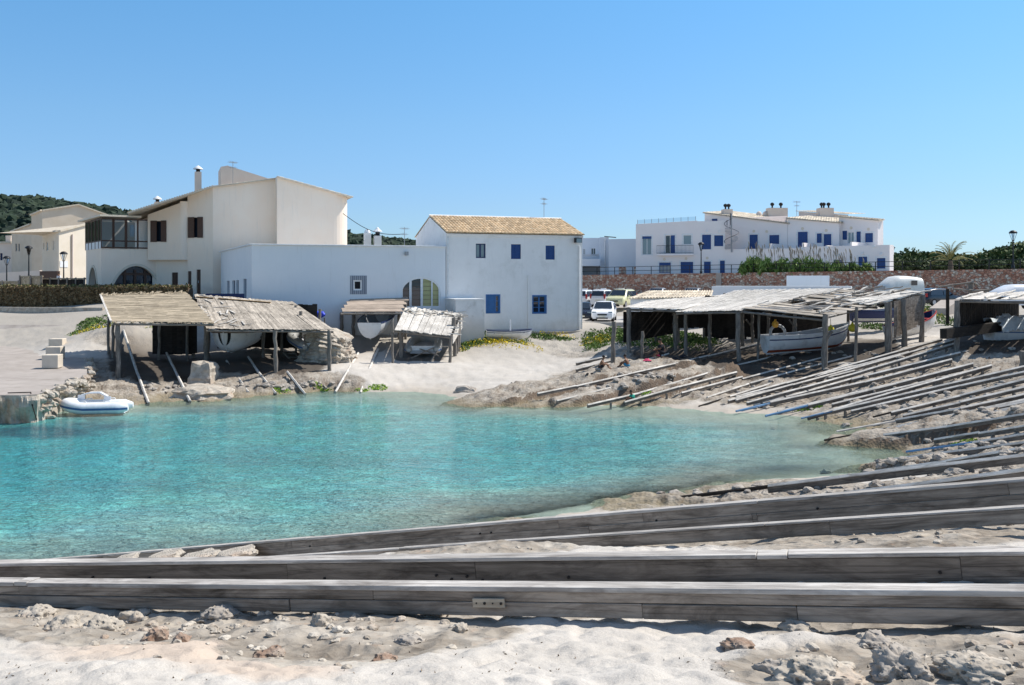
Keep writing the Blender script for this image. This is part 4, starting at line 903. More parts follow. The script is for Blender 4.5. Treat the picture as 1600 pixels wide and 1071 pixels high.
# arch spandrels
def arch_fill(mb, fc, r, rise, th, v0=0, n_=14):
    u0, z0, u1, z1 = r; uc = (u0+u1)/2; ru = (u1-u0)/2; zs = z1-rise; prev = None
    for sgn in (-1, 1):
        pts = [(uc+sgn*ru*math.cos(a), zs+rise*math.sin(a)) for a in [math.pi/2*k/n_ for k in range(n_+1)]]
        for k in range(n_):
            a, b = pts[k], pts[k+1]; mb.quad(fc.P(a[0],a[1],v0), fc.P(b[0],b[1],v0), fc.P(b[0],z1,v0), fc.P(a[0],z1,v0)); mb.quad(fc.P(a[0],a[1],v0), fc.P(b[0],b[1],v0), fc.P(b[0],b[1],v0+th), fc.P(a[0],a[1],v0+th))
arch_fill(mb, fl_, ar, 1.0, .3)
side = Fac((-23.4, 77.2), LA); ops2 = [side.rect(x0, y0, x1, 475) for x0, y0, x1 in ((354.5,439,358.5),(363,438.5,367.5),(369,438,373),(380.5,436,385))]
wall(mb, side, 0, side.L, 1.2, zt, ops2, .3)
bk = [fl_.P(fl_.L, 0, 0), fl_.P(fl_.L, 0, 15)]
mb.quad(fl_.P(fl_.L,1.2,.0), fl_.P(fl_.L,zt,.0), fl_.P(fl_.L,zt,15), fl_.P(fl_.L,1.2,15))
wl = mb.build('wall', M['plasterb'], t)
mb = MB(); tp = [Vector((-23.4,77.2,zt)), Vector((*LA,zt)), Vector((*LB,zt)), fl_.P(fl_.L, zt, 15)]; mb.poly([p-Vector((0,0,.25)) for p in tp]); mb.build('roof', M['white'], t)
mb = MB(); 
for a, b in ((tp[0],tp[1]),(tp[1],tp[2])): mb.beam(a+Vector((0,0,.03)), b+Vector((0,0,.03)), .34, .09)
mb.build('parapet_cap', M['white'], t, bevel=.02)
for o_ in ops2: window(t, side, o_, 'navy', 'glass', 1, .15)
window(t, fl_, sq, 'white', 'dark', 1, .02, .1)
k = MB(); so_ = fl_.rect(547,431,573,460)
for (a,b,c_,d_) in ((so_[0],so_[1],so_[2],sq[1]-.0),(so_[0],sq[3],so_[2],so_[3]),(so_[0],sq[1],sq[0],sq[3]),(sq[2],sq[1],so_[2],sq[3])): fbox(k, fl_, a, b, c_, d_, -.03, -.002)
mt_, n, l, P = newmat('patterned_tiles'); v = coords(n, l); br = n.new('ShaderNodeTexBrick'); br.inputs['Scale'].default_value = 6; br.inputs['Color1'].default_value = (.45,.48,.52,1); br.inputs['Color2'].default_value = (.30,.33,.38,1); br.inputs['Mortar'].default_value = (.12,.14,.18,1); br.inputs['Mortar Size'].default_value = .05; l.new(v, br.inputs['Vector']); l.new(br.outputs[0], P.inputs['Base Color']); k.build('tile_surround', mt_, t)
# arched window with four lights
fr_ = MB(); u0, z0_, u1, z1_ = ar; uc = (u0+u1)/2; ru = (u1-u0)/2; n_ = 16
def az(u): q = max(0, 1-((u-uc)/ru)**2); return z1_-1.0+1.0*math.sqrt(q)
pt_ = [(uc-ru*math.cos(math.pi*k/n_), z1_-1.0+math.sin(math.pi*k/n_)) for k in range(n_+1)]
for k in range(n_): a, b = pt_[k], pt_[k+1]; c1 = fl_.P(a[0], a[1]-.05, .1); c2 = fl_.P(b[0], b[1]-.05, .1); fr_.beam(c1, c2, .12, .1)
k_us = [u0+.05, u0+(u1-u0)*.235, u0+(u1-u0)*.525, u0+(u1-u0)*.79, u1-.05]
for q, u in enumerate(k_us): fr_.beam(fl_.P(u, z0_, .1), fl_.P(u, az(min(max(u,u0+.04),u1-.04))-.06, .1), .16 if q in (1,2) else .09, .1)
fr_.beam(fl_.P(u0, z0_+.05, .1), fl_.P(u1, z0_+.05, .1), .1, .1)
wo = fr_.build('arched_window', M['pvc'], t)
for q in range(4):
    a, b = k_us[q], k_us[q+1]; pn = [fl_.P(a, z0_, .16), fl_.P(b, z0_, .16)]+[fl_.P(a+(b-a)*(1-j/6), az(a+(b-a)*(1-j/6))-.02, .16) for j in range(7)]
    MB().poly(pn).build('pane', M['glass' if q < 2 else 'glassy'], wo)
    if q in (1, 0, 3, 2):
        gr = MB(); [gr.beam(fl_.P(a, z0_+.25+.3*j, .145), fl_.P(b, z0_+.25+.3*j, .145), .02, .02) for j in range(6 if q else 5) if z0_+.25+.3*j < min(az(a+.1), az(b-.1))-.1]
        if gr.v: gr.build('glazing_bar', M['dark' if q < 1 else 'brown'], wo)
u_, z_ = fl_.uz(634, 396); k = MB(); fbox(k, fl_, u_-.08, z_-.15, u_+.12, z_+.1, -.35, -.02); k.build('security_light', M['grey'], t)
u_, z_ = fl_.uz(522, 456); k = MB(); fbox(k, fl_, u_-.12, z_-.12, u_+.12, z_+.12, -.012, -.002); k.build('meter_hatch', M['plasterb'], t)
for (px, hh, dd) in ((574, 51, 74), (590, 58, 74)):
    b = at(px, 392, dd); c_ = thing('chimney', 'plain white chimney with rounded top on the flat-roofed building' if px == 574 else 'white chimney with a small pointed hood on the flat-roofed building', 'chimney', (b.x, b.y, zt-.2), .3, 'white chimneys behind the parapet', world=False)
    if px == 574: MB().box((0,0,.75), (.5,.5,1.6)).build('stack', M['plasterw'], c_); MB().lathe((0,0,1.55), [(.25,0),(.25,.05),(.2,.2),(.08,.3),(0,.32)], 12).build('cap', M['white'], c_)
    else:
        MB().box((0,0,.65), (.52,.52,1.4)).build('stack', M['plasterw'], c_); k = MB(); k.box((0,0,1.5), (.3,.3,.3)); k.build('vent', M['dark'], c_); MB().lathe((0,0,1.65), [(.36,0),(.36,.05),(.18,.2),(.05,.36),(0,.4)], 8, False).build('hood', M['white'], c_)
b = at(632, 388, 70); antenna(b.x, b.y, zt-.3, 1.9, 'reddish tangled antenna between the chimneys and the tiled house', .9, .8)

# ---- big cream house with glass veranda
def hx(px, D): return Vector(((px-800)/F*D, D, 0))
RZ, ED = 0, 0
Hn = Vector((-.342, .94, 0)); Hd = Vector((.94, .342, 0))            # facade direction and inward normal
bx = hx(433, 77.9)                                                    # ridge corner
fcB = Fac(bx, bx+Hd*5.9)                                              # bulge front
fcA = Fac(bx+Hn*1.7-Hd*4.9, bx+Hn*1.7)                                # set-back wall left of it
fcC = Fac(hx(235, 79.5), fcA.A)
t = thing('cream_house', 'large two-storey cream house with rounded corners, brown shutters and a glass veranda on the left', 'house', tuple(fcC.A+Vector((0,0,4.6))))
ridge_z = 6+162/F*78.5
def roofz(u):                                                         # u along Hd measured from ridge corner
    return ridge_z+(max(u,-4.9)*.17+min(0,u+4.9)*.36 if u < 0 else -u*.245)
zb_ = 4.0
mb = MB()
def vz(fc): 
    f = lambda u: roofz((fc.P(u,0)-bx).dot(Hd)); f.br = [-4.9-(fc.P(0,0)-bx).dot(Hd)]; return f
# bulge with a rounded right corner
wall(mb, fcB, 0, fcB.L-1.3, zb_, vz(fcB), [])
arc = [fcB.P(fcB.L-1.3+1.3*math.sin(a), 0, 1.3-1.3*math.cos(a)) for a in [math.pi/2*k/8 for k in range(9)]]+[fcB.P(fcB.L, 0, 12)]
for a, b in zip(arc[:-1], arc[1:]):
    za, zb2 = roofz((a-bx).dot(Hd)), roofz((b-bx).dot(Hd)); mb.add([(a.x,a.y,zb_),(b.x,b.y,zb_),(b.x,b.y,zb2),(a.x,a.y,za)], [(0,1,2,3)], None, True)
mb.quad(fcB.P(0,zb_,0), fcB.P(0,zb_,1.7), fcB.P(0,roofz(0),1.7), fcB.P(0,roofz(0),0))
# wall A with rounded left corner into wall C
wall(mb, fcA, 0, fcA.L, zb_, vz(fcA), [])
cw_ = [fcC.rect(299,340,313,371.5), fcC.rect(240.5,345.5,256,378), fcC.rect(268.5,426,278,447), fcC.rect(293.5,424,299,447), fcC.rect(307,421.5,313.5,460)]
wall(mb, fcC, fcC.uz(293,400)[0], fcC.L, zb_, vz(fcC), [cw_[0], cw_[3], cw_[4]], .3)
u293 = fcC.uz(293.5, 400)[0]; u235 = 0
fcD = Fac(fcC.P(0, 0, -.35), fcC.P(u293, 0, -.35))                     # overhanging upper storey
zu = EYE-(407-440)/F*80; zl = lambda u: roofz((fcD.P(u,0)-bx).dot(Hd))-.35
wall(mb, fcD, 0, fcD.L-.5, zu, zl, [fcD.rect(240.5,345.5,256,378)], .3)
arc = [fcD.P(fcD.L-.5+.5*math.sin(a), 0, .5-.5*math.cos(a)) for a in [math.pi/2*k/6 for k in range(7)]]
for a, b in zip(arc[:-1], arc[1:]): mb.add([(a.x,a.y,zu),(b.x,b.y,zu),(b.x,b.y,zl(fcD.L)),(a.x,a.y,zl(fcD.L))], [(0,1,2,3)], None, True)
mb.poly([fcD.P(0,zu,0)]+[Vector((p.x,p.y,zu)) for p in arc]+[fcD.P(fcD.L,zu,1), fcD.P(0,zu,1)])
mb.quad(fcD.P(0,zu,0), fcD.P(0,zu,1), fcD.P(0,zl(0),1), fcD.P(0,zl(0),0))
fcE = Fac(fcC.P(0,0,.25), fcC.P(u293,0,.25)); wall(mb, fcE, 0, fcE.L, zb_, zu+.1, [fcE.rect(268.5,426,278,447)], .3)
# left arch block under the veranda
fcF = Fac(hx(158.5, 77.2), fcC.P(0,0,-.15)); arF = fcF.rect(172.5,416,252,470); arF = (arF[0], zb_, arF[2], arF[3]); zv = EYE-(389-440)/F*78.3
wall(mb, fcF, 0, fcF.L, zb_, zv, [arF], .6); arch_fill(mb, fcF, arF, arF[3]-zb_-.25, .6)
fcG = Fac(hx(134.5, 82.5), fcF.A); arG = fcG.rect(139,418,153,470); arG = (arG[0], zb_, arG[2], arG[3]); wall(mb, fcG, 0, fcG.L, zb_, zv, [arG], .5); arch_fill(mb, fcG, arG, arG[3]-zb_-.6, .5)
mb.poly([fcG.P(0,zv-.02), fcF.P(0,zv-.02), fcF.P(fcF.L,zv-.02), fcF.P(fcF.L,zv-.02,6), fcG.P(0,zv-.02,0)+Vector((1,4,0))])
for fc_, o_, dv in ((fcC,cw_[0],.31),(fcC,cw_[3],.31),(fcC,cw_[4],.31)): pass
wl = mb.build('wall', M['cream'], t)
# arch mouldings
for fc_, r_, nm_ in ((fcF, arF, 1), (fcG, arG, 2)):
    k = MB(); uc = (r_[0]+r_[2])/2; ru = (r_[2]-r_[0])/2; rs = r_[3]-zb_-(.25 if nm_ == 1 else .6); zs = r_[3]-rs
    pp = [fc_.P(uc-(ru+.1)*math.cos(math.pi*j/20), zs+(rs+.1)*math.sin(math.pi*j/20), -.02) for j in range(21)]
    for a, b in zip(pp[:-1], pp[1:]): k.beam(a, b, .12, .2)
    k.build('arch_moulding', M['beige2'], t)
# glazed arch
k = MB(); g2 = MB(); r_ = arF; uc = (r_[0]+r_[2])/2
g2.quad(fcF.P(r_[0],zb_,.5), fcF.P(r_[2],zb_,.5), fcF.P(r_[2],r_[3],.5), fcF.P(r_[0],r_[3],.5))
for u in (.30,.5,.7): uu = r_[0]+(r_[2]-r_[0])*u; fbox(k, fcF, uu-.1, zb_, uu+.1, r_[3]-.3, .36, .46)
fbox(k, fcF, r_[0]+.7, r_[3]-.75, r_[2]-.7, r_[3]-.55, .34, .47)
o = k.build('arched_glazing', M['brown'], t); g2.build('pane', M['glass'], o)
k = MB(); k.quad(fcG.P(arG[0],zb_,.45), fcG.P(arG[2],zb_,.45), fcG.P(arG[2],arG[3],.45), fcG.P(arG[0],arG[3],.45)); k.build('arch_door', M['brown'], t)
# shuttered windows
for fc_, o_ in ((fcC, cw_[0]), (fcD, fcD.rect(240.5,345.5,256,378))):
    window(t, fc_, o_, 'brown', 'glass', 1, .2)
    w_ = o_[2]-o_[0]
    for a, b in ((o_[0]-.28, o_[0]+.3), (o_[2]-.22, o_[2]+.26)):
        k = MB(); fbox(k, fc_, a, o_[1]-.02, b, o_[3]+.02, -.09, -.03)
        for j in range(9): zz = o_[1]+.1+(o_[3]-o_[1]-.2)*j/8; fbox(k, fc_, a+.06, zz-.02, b-.06, zz+.03, -.11, -.085)
        k.build('shutter', M['brown'], t)
for fc_, o_ in ((fcE, fcE.rect(268.5,426,278,447)), (fcC, cw_[3])): window(t, fc_, o_, 'brown', 'glass', 2, .1, sill=True); shutters(t, fc_, (o_[0]+.04,o_[1]+.04,o_[2]-.04,o_[3]-.04), 'brown', .04)
k = MB(); o_ = cw_[4]; fbox(k, fcC, o_[0], o_[1], o_[2], o_[3], .1, .16); dr = k.build('door', M['brown'], t); k = MB(); fbox(k, fcC, o_[0]+.1, o_[1]+.9, o_[0]+.16, o_[1]+1.1, .05, .1); k.build('handle', M['grey'], dr)
# roof: two slopes running back
rf = MB(); BACK = 14
def rp(u, v): p = bx+Hd*u+Hn*v; return Vector((p.x, p.y, roofz(u)+.02))
tiles(rf, rp(-11.3,1.45), rp(-11.3,BACK), rp(-4.9,BACK), rp(-4.9,1.45), 44, 11, .06, 4); tiles(rf, rp(-4.9,1.45), rp(-4.9,BACK), rp(0,BACK), rp(0,1.45), 44, 8, .06, 4); rf.quad(rp(-11.3,1.45)-Vector((0,0,.05)), rp(-4.9,1.45)-Vector((0,0,.05)), rp(-4.9,BACK)-Vector((0,0,.05)), rp(-11.3,BACK)-Vector((0,0,.05)))
tiles(rf, rp(5.95+.2,BACK), rp(5.95+.2,-.25), rp(0,-.25), rp(0,BACK), 50, 12, .06, 4)
ro = rf.build('roof', M['tilepale'], t, fix=False)
k = MB(); k.beam(rp(-11.3,1.42), rp(-4.9,1.42), .16, .1); k.beam(rp(-4.9,1.42), rp(0,1.42), .16, .1); k.beam(rp(0,-.22)+Vector((0,0,-.02)), rp(6.1,-.22)+Vector((0,0,-.02)), .16, .1); k.build('verge', M['tilepale'], t)
k = MB()
for i in range(34): a = rp(-11.25+6.3*i/33, 1.38)+Vector((0,0,.03)); k.tube([a, a+Hn*.5], .09, 6)
k.build('eave_tiles', M['tile'], t)
mbk = MB(); mbk.poly([rp(-11.2,BACK-.3), rp(-4.9,BACK-.3), rp(0,BACK-.3), rp(5.8,BACK-.3), rp(5.8,BACK-.3)*1-Vector((0,0,9)), rp(-11.2,BACK-.3)-Vector((0,0,7))]); q = rp(-11.2, BACK-.3); 
mbk.quad(fcD.P(0,zb_,1), Vector((q.x,q.y,zb_)), q, fcD.P(0,zl(0),1)); mbk.build('rear_wall', M['cream'], t)
# upper box on the roof
f5 = Fac(bx+Hn*5-Hd*4.1, bx+Hn*5-Hd*.2); zf = 6+(440-265)/F*84
mb = MB(); zz0 = zf-.1
mb.poly([f5.P(0,11), f5.P(f5.L,11), f5.P(f5.L,zf-.95), f5.P(.55,zf+.02), f5.P(0,zf-.1)]); mb.quad(f5.P(0,11,0), f5.P(0,zf-.1,0), f5.P(0,zf-.1,4), f5.P(0,11,4)); mb.quad(f5.P(0,zf-.1), f5.P(.55,zf+.02), f5.P(.55,zf+.02,4), f5.P(0,zf-.1,4)); mb.quad(f5.P(.55,zf+.02), f5.P(f5.L,zf-.95), f5.P(f5.L,zf-.95,4), f5.P(.55,zf+.02,4)); mb.build('roof_room', M['pink'], t)
def pot(px, top, bot, D, wd, label, cm='pink'):
    b = at(px, bot, D); h = (bot-top)/F*D; c_ = thing('chimney', label, 'chimney', tuple(b), .35, 'cream house chimneys', world=False); w2 = wd/F*D
    MB().box((0,0,(h-.55)/2-.4), (w2,w2,h-.55+.8)).build('stack', M[cm], c_); MB().box((0,0,h-.42), (w2*.6,w2*.6,.22)).build('vent', M['dark'], c_)
    MB().lathe((0,0,h-.32), [(w2*.75,0),(w2*.72,.06),(w2*.4,.2),(.04,.32),(0,.33)], 10).build('cap', M['white'], c_)
pot(309.5, 259, 299, 82, 10, 'tall slender pink chimney with a white conical cap on the cream house'); pot(246, 306.5, 319, 88, 9, 'short chimney with a conical cap on the far slope of the cream house')
b = at(364, 289, 81); antenna(b.x, b.y, b.z, 2.0, 'television antenna beside the pink roof room of the cream house', 1.0, .9)
# glass veranda
v1 = Fac(fcF.P(-.05,0,-.1), fcF.P(fcF.L,0,-.1)); zt_ = EYE-(342-440)/F*78; zm = EYE-(378-440)/F*78
ver = MB(); gl_ = MB()
for u in [0,.245,.26,.5,.52,.755,1]: fbox(ver, v1, max(0,v1.L*u-.06), zv, v1.L*u+.06, zt_, 0, .12)
for z_ in (zv+.02, zm, zt_-.1): fbox(ver, v1, .06, z_, v1.L-.06, z_+.11, .01, .11)
fbox(gl_, v1, .06, zv+.1, v1.L, zt_-.1, .05, .07)
v2 = Fac(fcG.P(0,0,-.08), v1.P(0,0,0)); 
for u in [0,.2,.4,.62,.82]: fbox(ver, v2, v2.L*u, zv, v2.L*u+.1, zt_, 0, .1)
for z_ in (zm, zt_-.1): fbox(ver, v2, .1, z_, v2.L-.12, z_+.09, .01, .09)
fbox(gl_, v2, .06, zm+.1, v2.L-.1, zt_-.1, .04, .06)
k = MB(); fbox(k, v2, .05, zv, v2.L-.1, zm, .03, .13); 
o = ver.build('veranda_frame', M['brown'], t); gl_.build('veranda_glass', M['clear'], o); k.build('veranda_panel', M['white'], o)
k = MB(); k.prism([v2.P(-.6,zt_,-.5), v1.P(-.2,zt_+.12,-.5), v1.P(v1.L*.8,zt_+.12,-.4), v1.P(v1.L*.8,zt_+.12,5), v2.P(-.6,zt_,4)], (0,0,.14)); k.build('veranda_roof', M['beige2'], t)
k = MB(); fbox(k, v1, .2, zv, v1.L, zt_, 4.6, 4.8); k.build('veranda_back_wall', M['cream'], t)
p = v1.P(v1.L*.67, zv+1.6, .5); MB().lathe(tuple(p-Vector((0,0,.6))), [(0,0),(.18,.05),(.22,.5),(.18,.95),(0,1.0)], 10).build('hanging_lamp', M['white'], t)

# ---- beige houses further west
t = thing('beige_house', 'tall beige gabled house with a rough rendered wall, left behind the cream house', 'house', tuple(hx(50,125)+Vector((0,0,5))))
def zof(py, D): return EYE-(py-440)/F*D
mb = MB(); a = Fac(hx(49,122), hx(66,121)); b = Fac(hx(66,121), hx(190,127)); b2 = Fac(hx(18,128), hx(49,124))
zg = lambda u: zof(319,122)-.6*0+ (0)
apx = b.uz(122,400)[0]
zfn = lambda u: zof(319,122)-abs(u-apx)*(.33 if u > apx else .22); zfn.br = [apx]
wall(mb, b, 0, b.L, 3.5, zfn, []); 
mb.poly([a.P(0,3.5), a.P(a.L,3.5), a.P(a.L,zfn(0)), a.P(0,zof(337,122))]); mb.quad(a.P(0,3.5), a.P(0,zof(337,122)), a.P(0,zof(337,122),10), a.P(0,3.5,10))
w1 = [b2.rect(24,381,26.5,393), b2.rect(28.5,381,31,393)]
zf2 = lambda u: zof(363,128)+ (zof(351,124)-zof(363,128))*u/b2.L; zf2.br = []
wall(mb, b2, 0, b2.L, 3.5, zf2, w1, .3); mb.quad(b2.P(0,3.5), b2.P(0,zf2(0)), b2.P(0,zf2(0),8), b2.P(0,3.5,8)); mb.build('wall', M['beige'], t)
for r_ in w1: window(t, b2, r_, 'grey', 'glass', 1, .1)
k = MB(); k.beam(b.P(0,zfn(0)+.05), b.P(apx,zfn(apx)+.05), .5, .16); k.beam(b.P(apx,zfn(apx)+.05), b.P(b.L,zfn(b.L)+.05), .5, .16); k.beam(a.P(0,zof(337,122)+.05), a.P(a.L,zfn(0)+.05), .5, .16); k.beam(b2.P(0,zf2(0)+.05), b2.P(b2.L,zf2(b2.L)+.05), .5, .16); k.build('roof_verge', M['tilepale'], t)
k = MB(); k.quad(b.P(0,zfn(0)), b.P(apx,zfn(apx)), b.P(apx,zfn(apx),9), b.P(0,zfn(0),9)); k.quad(b.P(apx,zfn(apx)), b.P(b.L,zfn(b.L)), b.P(b.L,zfn(b.L),9), b.P(apx,zfn(apx),9)); k.quad(b2.P(0,zf2(0)), b2.P(b2.L,zf2(b2.L)), b2.P(b2.L,zf2(b2.L),8), b2.P(0,zf2(0),8)); k.build('roof', M['tile'], t)
t = thing('beige_house', 'lower beige house with three narrow windows in front of the tall gabled one', 'house', tuple(hx(66,110)+Vector((0,0,5))))
c1 = Fac(hx(66,112), hx(92,106)); c2 = Fac(hx(92,106), hx(138,110)); w1 = [c1.rect(67.5,380,69.5,390), c1.rect(72,378.5,75,392), c1.rect(82.5,376.5,85,390.5)]
zf3 = lambda u: zof(368,112)+(zof(362,106)-zof(368,112))*u/c1.L; zf3.br = []
zf4 = lambda u: zof(362,106)+(zof(350,110)-zof(362,106))*u/c2.L; zf4.br = []
mb = MB(); wall(mb, c1, 0, c1.L, 3.5, zf3, w1, .25); wall(mb, c2, 0, c2.L, 3.5, zf4, [], .25); mb.build('wall', M['beige2'], t)
for r_ in w1: window(t, c1, r_, 'white', 'glassl', 1, .1)
k = MB(); k.beam(c1.P(0,zf3(0)+.05,-.1), c1.P(c1.L,zf3(c1.L)+.05,-.1), .5, .2); k.beam(c2.P(0,zf4(0)+.05,-.1), c2.P(c2.L,zf4(c2.L)+.05,-.1), .3, .2); k.build('roof_verge', M['tilepale'], t)
k = MB(); k.quad(c1.P(0,zf3(0)), c1.P(c1.L,zf3(c1.L)), c2.P(c2.L,zf4(c2.L)), c2.P(0,zf4(0),9)); k.build('roof', M['tilepale'], t)
u_ = c2.uz(112,400)[0]; k = MB(); k.tube([c2.P(u_,zof(366,107),-.12), c2.P(u_,4.8,-.12)], .1, 6); k.build('drainpipe', M['pink'], t)
u_ = c2.uz(100,413)[0]; z_ = c2.uz(100,413)[1]; k = MB(); fbox(k, c2, u_-.6, z_-.35, u_+.5, z_+.35, -.05, -.005); k.build('wall_plaque', M['white'], t)
t = thing('white_villa', 'small pale villa with a chimney at the left edge of the picture', 'house', tuple(hx(10,135)+Vector((0,0,5))))
d1 = Fac(hx(-40,132), hx(20,130)); w1 = [d1.rect(0,396,4,407)]; mb = MB(); wall(mb, d1, 0, d1.L, 3.5, zof(381,131), w1, .25); mb.build('wall', M['pink'], t); window(t, d1, w1[0], 'navy', 'glass', 2, .1)
k = MB(); fbox(k, d1, 0, zof(381,131), d1.L, zof(378,131), -.3, 6); k.build('roof', M['tilepale'], t); k = MB(); u_ = d1.uz(4,380)[0]; fbox(k, d1, u_-.5, zof(381,131), u_+.4, zof(368,131), 1, 2); k.build('chimney', M['pink'], t)
for (px, py, wd, h, lb) in ((42,323,7,3,'small pale house high on the wooded hill'),(53,326,9,4,'peach coloured house high on the wooded hill'),(61,326,6,4,'white house with blue shade at the right of the hillside cluster'),(36,322,4,2,'lowest white cottage at the left of the hillside cluster')):
    q = at(px, py, 560); s = F/560; t = thing('hill_house', lb, 'house', tuple(q), .2, 'houses on the wooded hill', world=False); MB().box((0,0,h/s/2-1), (wd/s, 6, h/s+2)).build('wall', M['beige2' if wd != 6 else 'white'], t); MB().prism([(-wd/s/2-.3,-3.3,h/s),(wd/s/2+.3,-3.3,h/s),(0,-3.3,h/s+.9)], (0,6.6,0)).build('roof', M['tile'], t)

# ---- white holiday complex on the east side
def sb(mb, p0, p1, z0, z1, dep): f = Fac(p0, p1); fbox(mb, f, 0, z0, f.L, z1, 0, dep); return f
t = thing('holiday_apartments', 'white apartment complex with dark blue shutters, terraces and a spiral stair above the stone wall', 'apartments', tuple(hx(993,138)+Vector((0,0,7))))
zb0 = 5.0
# block 1 with balcony
q1 = Fac(hx(993.5,136), hx(1089.5,134)); ops = [q1.rect(1003.5,369.5,1018,398.5), q1.rect(1039.5,368,1054.5,396), q1.rect(1067.5,367.5,1080.5,382.5), q1.rect(1030,410.5,1048,427), q1.rect(1063.5,409.5,1083,427)]
zq = lambda u: zof(350.5,136)+(zof(345,134)-zof(350.5,136))*u/q1.L; zq.br = []
W_ = MB(); wall(W_, q1, 0, q1.L, zb0, zq, ops, .3); W_.quad(q1.P(0,zb0), q1.P(0,zq(0)), q1.P(0,zq(0),12), q1.P(0,zb0,12)); W_.quad(q1.P(0,zq(0)-.2), q1.P(q1.L,zq(q1.L)-.2), q1.P(q1.L,zq(q1.L)-.2,12), q1.P(0,zq(0)-.2,12))
# block 2
q2 = Fac(q1.B, hx(1133,133.2)); ops2 = [q2.rect(1097,367,1111,390), q2.rect(1116,368,1130,385), q2.rect(1100,409,1110.5,427), q2.rect(1125,407.5,1142 if False else 1132.5,427)]
wall(W_, q2, 0, q2.L, zb0, zof(346,134), ops2, .3)
# block 3: sloping roof behind the spiral stair
q3 = Fac(hx(1101,138), hx(1230.5,131)); zq3 = lambda u: zof(332.5,138)+(zof(349,131)-zof(332.5,138))*u/q3.L; zq3.br = []
ops3 = [q3.rect(1112,342,1121,347), q3.rect(1171,367,1184,392), q3.rect(1202,367.5,1217.5,392)]
wall(W_, q3, 0, q3.L, zb0, zq3, ops3, .3); W_.quad(q3.P(0,zb0), q3.P(0,zq3(0)), q3.P(0,zq3(0),10), q3.P(0,zb0,10))
W_.quad(q3.P(q3.L,zb0), q3.P(q3.L,zq3(q3.L)), q3.P(q3.L,zq3(q3.L),10), q3.P(q3.L,zb0,10))
# lower storey in front: terraces
q4 = Fac(hx(1133,133.2), hx(1202,129.5)); o4 = [q4.rect(1134,408,1142.5,427)]; wall(W_, q4, 0, q4.L, zb0, zof(389.5,131.5), [], .3); W_.quad(q4.P(0,zof(389.5,131.5)-.9), q4.P(q4.L,zof(389.5,131.5)-.9), q4.P(q4.L,zof(389.5,131.5)-.9,6), q4.P(0,zof(389.5,131.5)-.9,6))
q5 = Fac(hx(1202,129.5), hx(1252,126.5)); wall(W_, q5, 0, q5.L, zb0, zof(388.5,128), [], .3); W_.quad(q5.P(0,zof(391,128)), q5.P(q5.L,zof(391,128)), q5.P(q5.L,zof(391,128),6), q5.P(0,zof(391,128),6))
q6 = Fac(hx(1231,131), hx(1311,127)); ops6 = [q6.rect(1246.5,362.5,1262,386), q6.rect(1276,365,1284,380), q6.rect(1287,366,1299,386)]
zq6 = lambda u: zof(341,131)+(zof(348,127)-zof(341,131))*u/q6.L; zq6.br = []
wall(W_, q6, 0, q6.L, zb0, zq6, ops6, .3); W_.quad(q6.P(q6.L,zb0), q6.P(q6.L,zq6(q6.L)), q6.P(q6.L,zq6(q6.L),10), q6.P(q6.L,zb0,10)); W_.quad(q6.P(0,zb0), q6.P(0,zq6(0)), q6.P(0,zq6(0),10), q6.P(0,zb0,10))
q7 = Fac(hx(1252,126.5), hx(1328,122)); o7 = [q7.rect(1274,406,1281,420), q7.rect(1302.5,406.5,1317,420)]; wall(W_, q7, 0, q7.L, zb0, zof(385,124), o7, .3); W_.quad(q7.P(0,zof(387,124)), q7.P(q7.L,zof(387,124)), q7.P(q7.L,zof(387,124),6), q7.P(0,zof(387,124),6))
q8 = Fac(hx(1311,128), hx(1371.5,124)); o8 = [q8.rect(1316,361,1323.5,375), q8.rect(1324,363,1334,381), q8.rect(1338,362,1345,380), q8.rect(1351.5,364.5,1364,379)]
zq8 = lambda u: zof(338.5,128)+(zof(344,124)-zof(338.5,128))*u/q8.L; zq8.br = []
wall(W_, q8, 0, q8.L, zb0, zq8, o8, .3); W_.quad(q8.P(q8.L,zb0), q8.P(q8.L,zq8(q8.L)), q8.P(q8.L,zq8(q8.L),1.5), q8.P(q8.L,zb0,1.5)); W_.quad(q8.P(0,zb0), q8.P(0,zq8(0)), q8.P(0,zq8(0),10), q8.P(0,zb0,10))
q9 = Fac(hx(1328,122), hx(1390,118.5)); o9 = [q9.rect(1341,401.5,1355,415.5), q9.rect(1370,403.5,1383.5,420)]; wall(W_, q9, 0, q9.L, zb0, zof(383.5,120), o9, .3); W_.quad(q9.P(q9.L,zb0), q9.P(q9.L,zof(383.5,120)), q9.P(q9.L,zof(383.5,120),1.2), q9.P(q9.L,zb0,1.2)); W_.poly([q9.P(0,zof(386,120)), q9.P(q9.L,zof(386,120)), q9.P(q9.L,zof(386,120),1), q8.P(q8.L,zof(386,120)), q9.P(0,zof(386,120),6)])
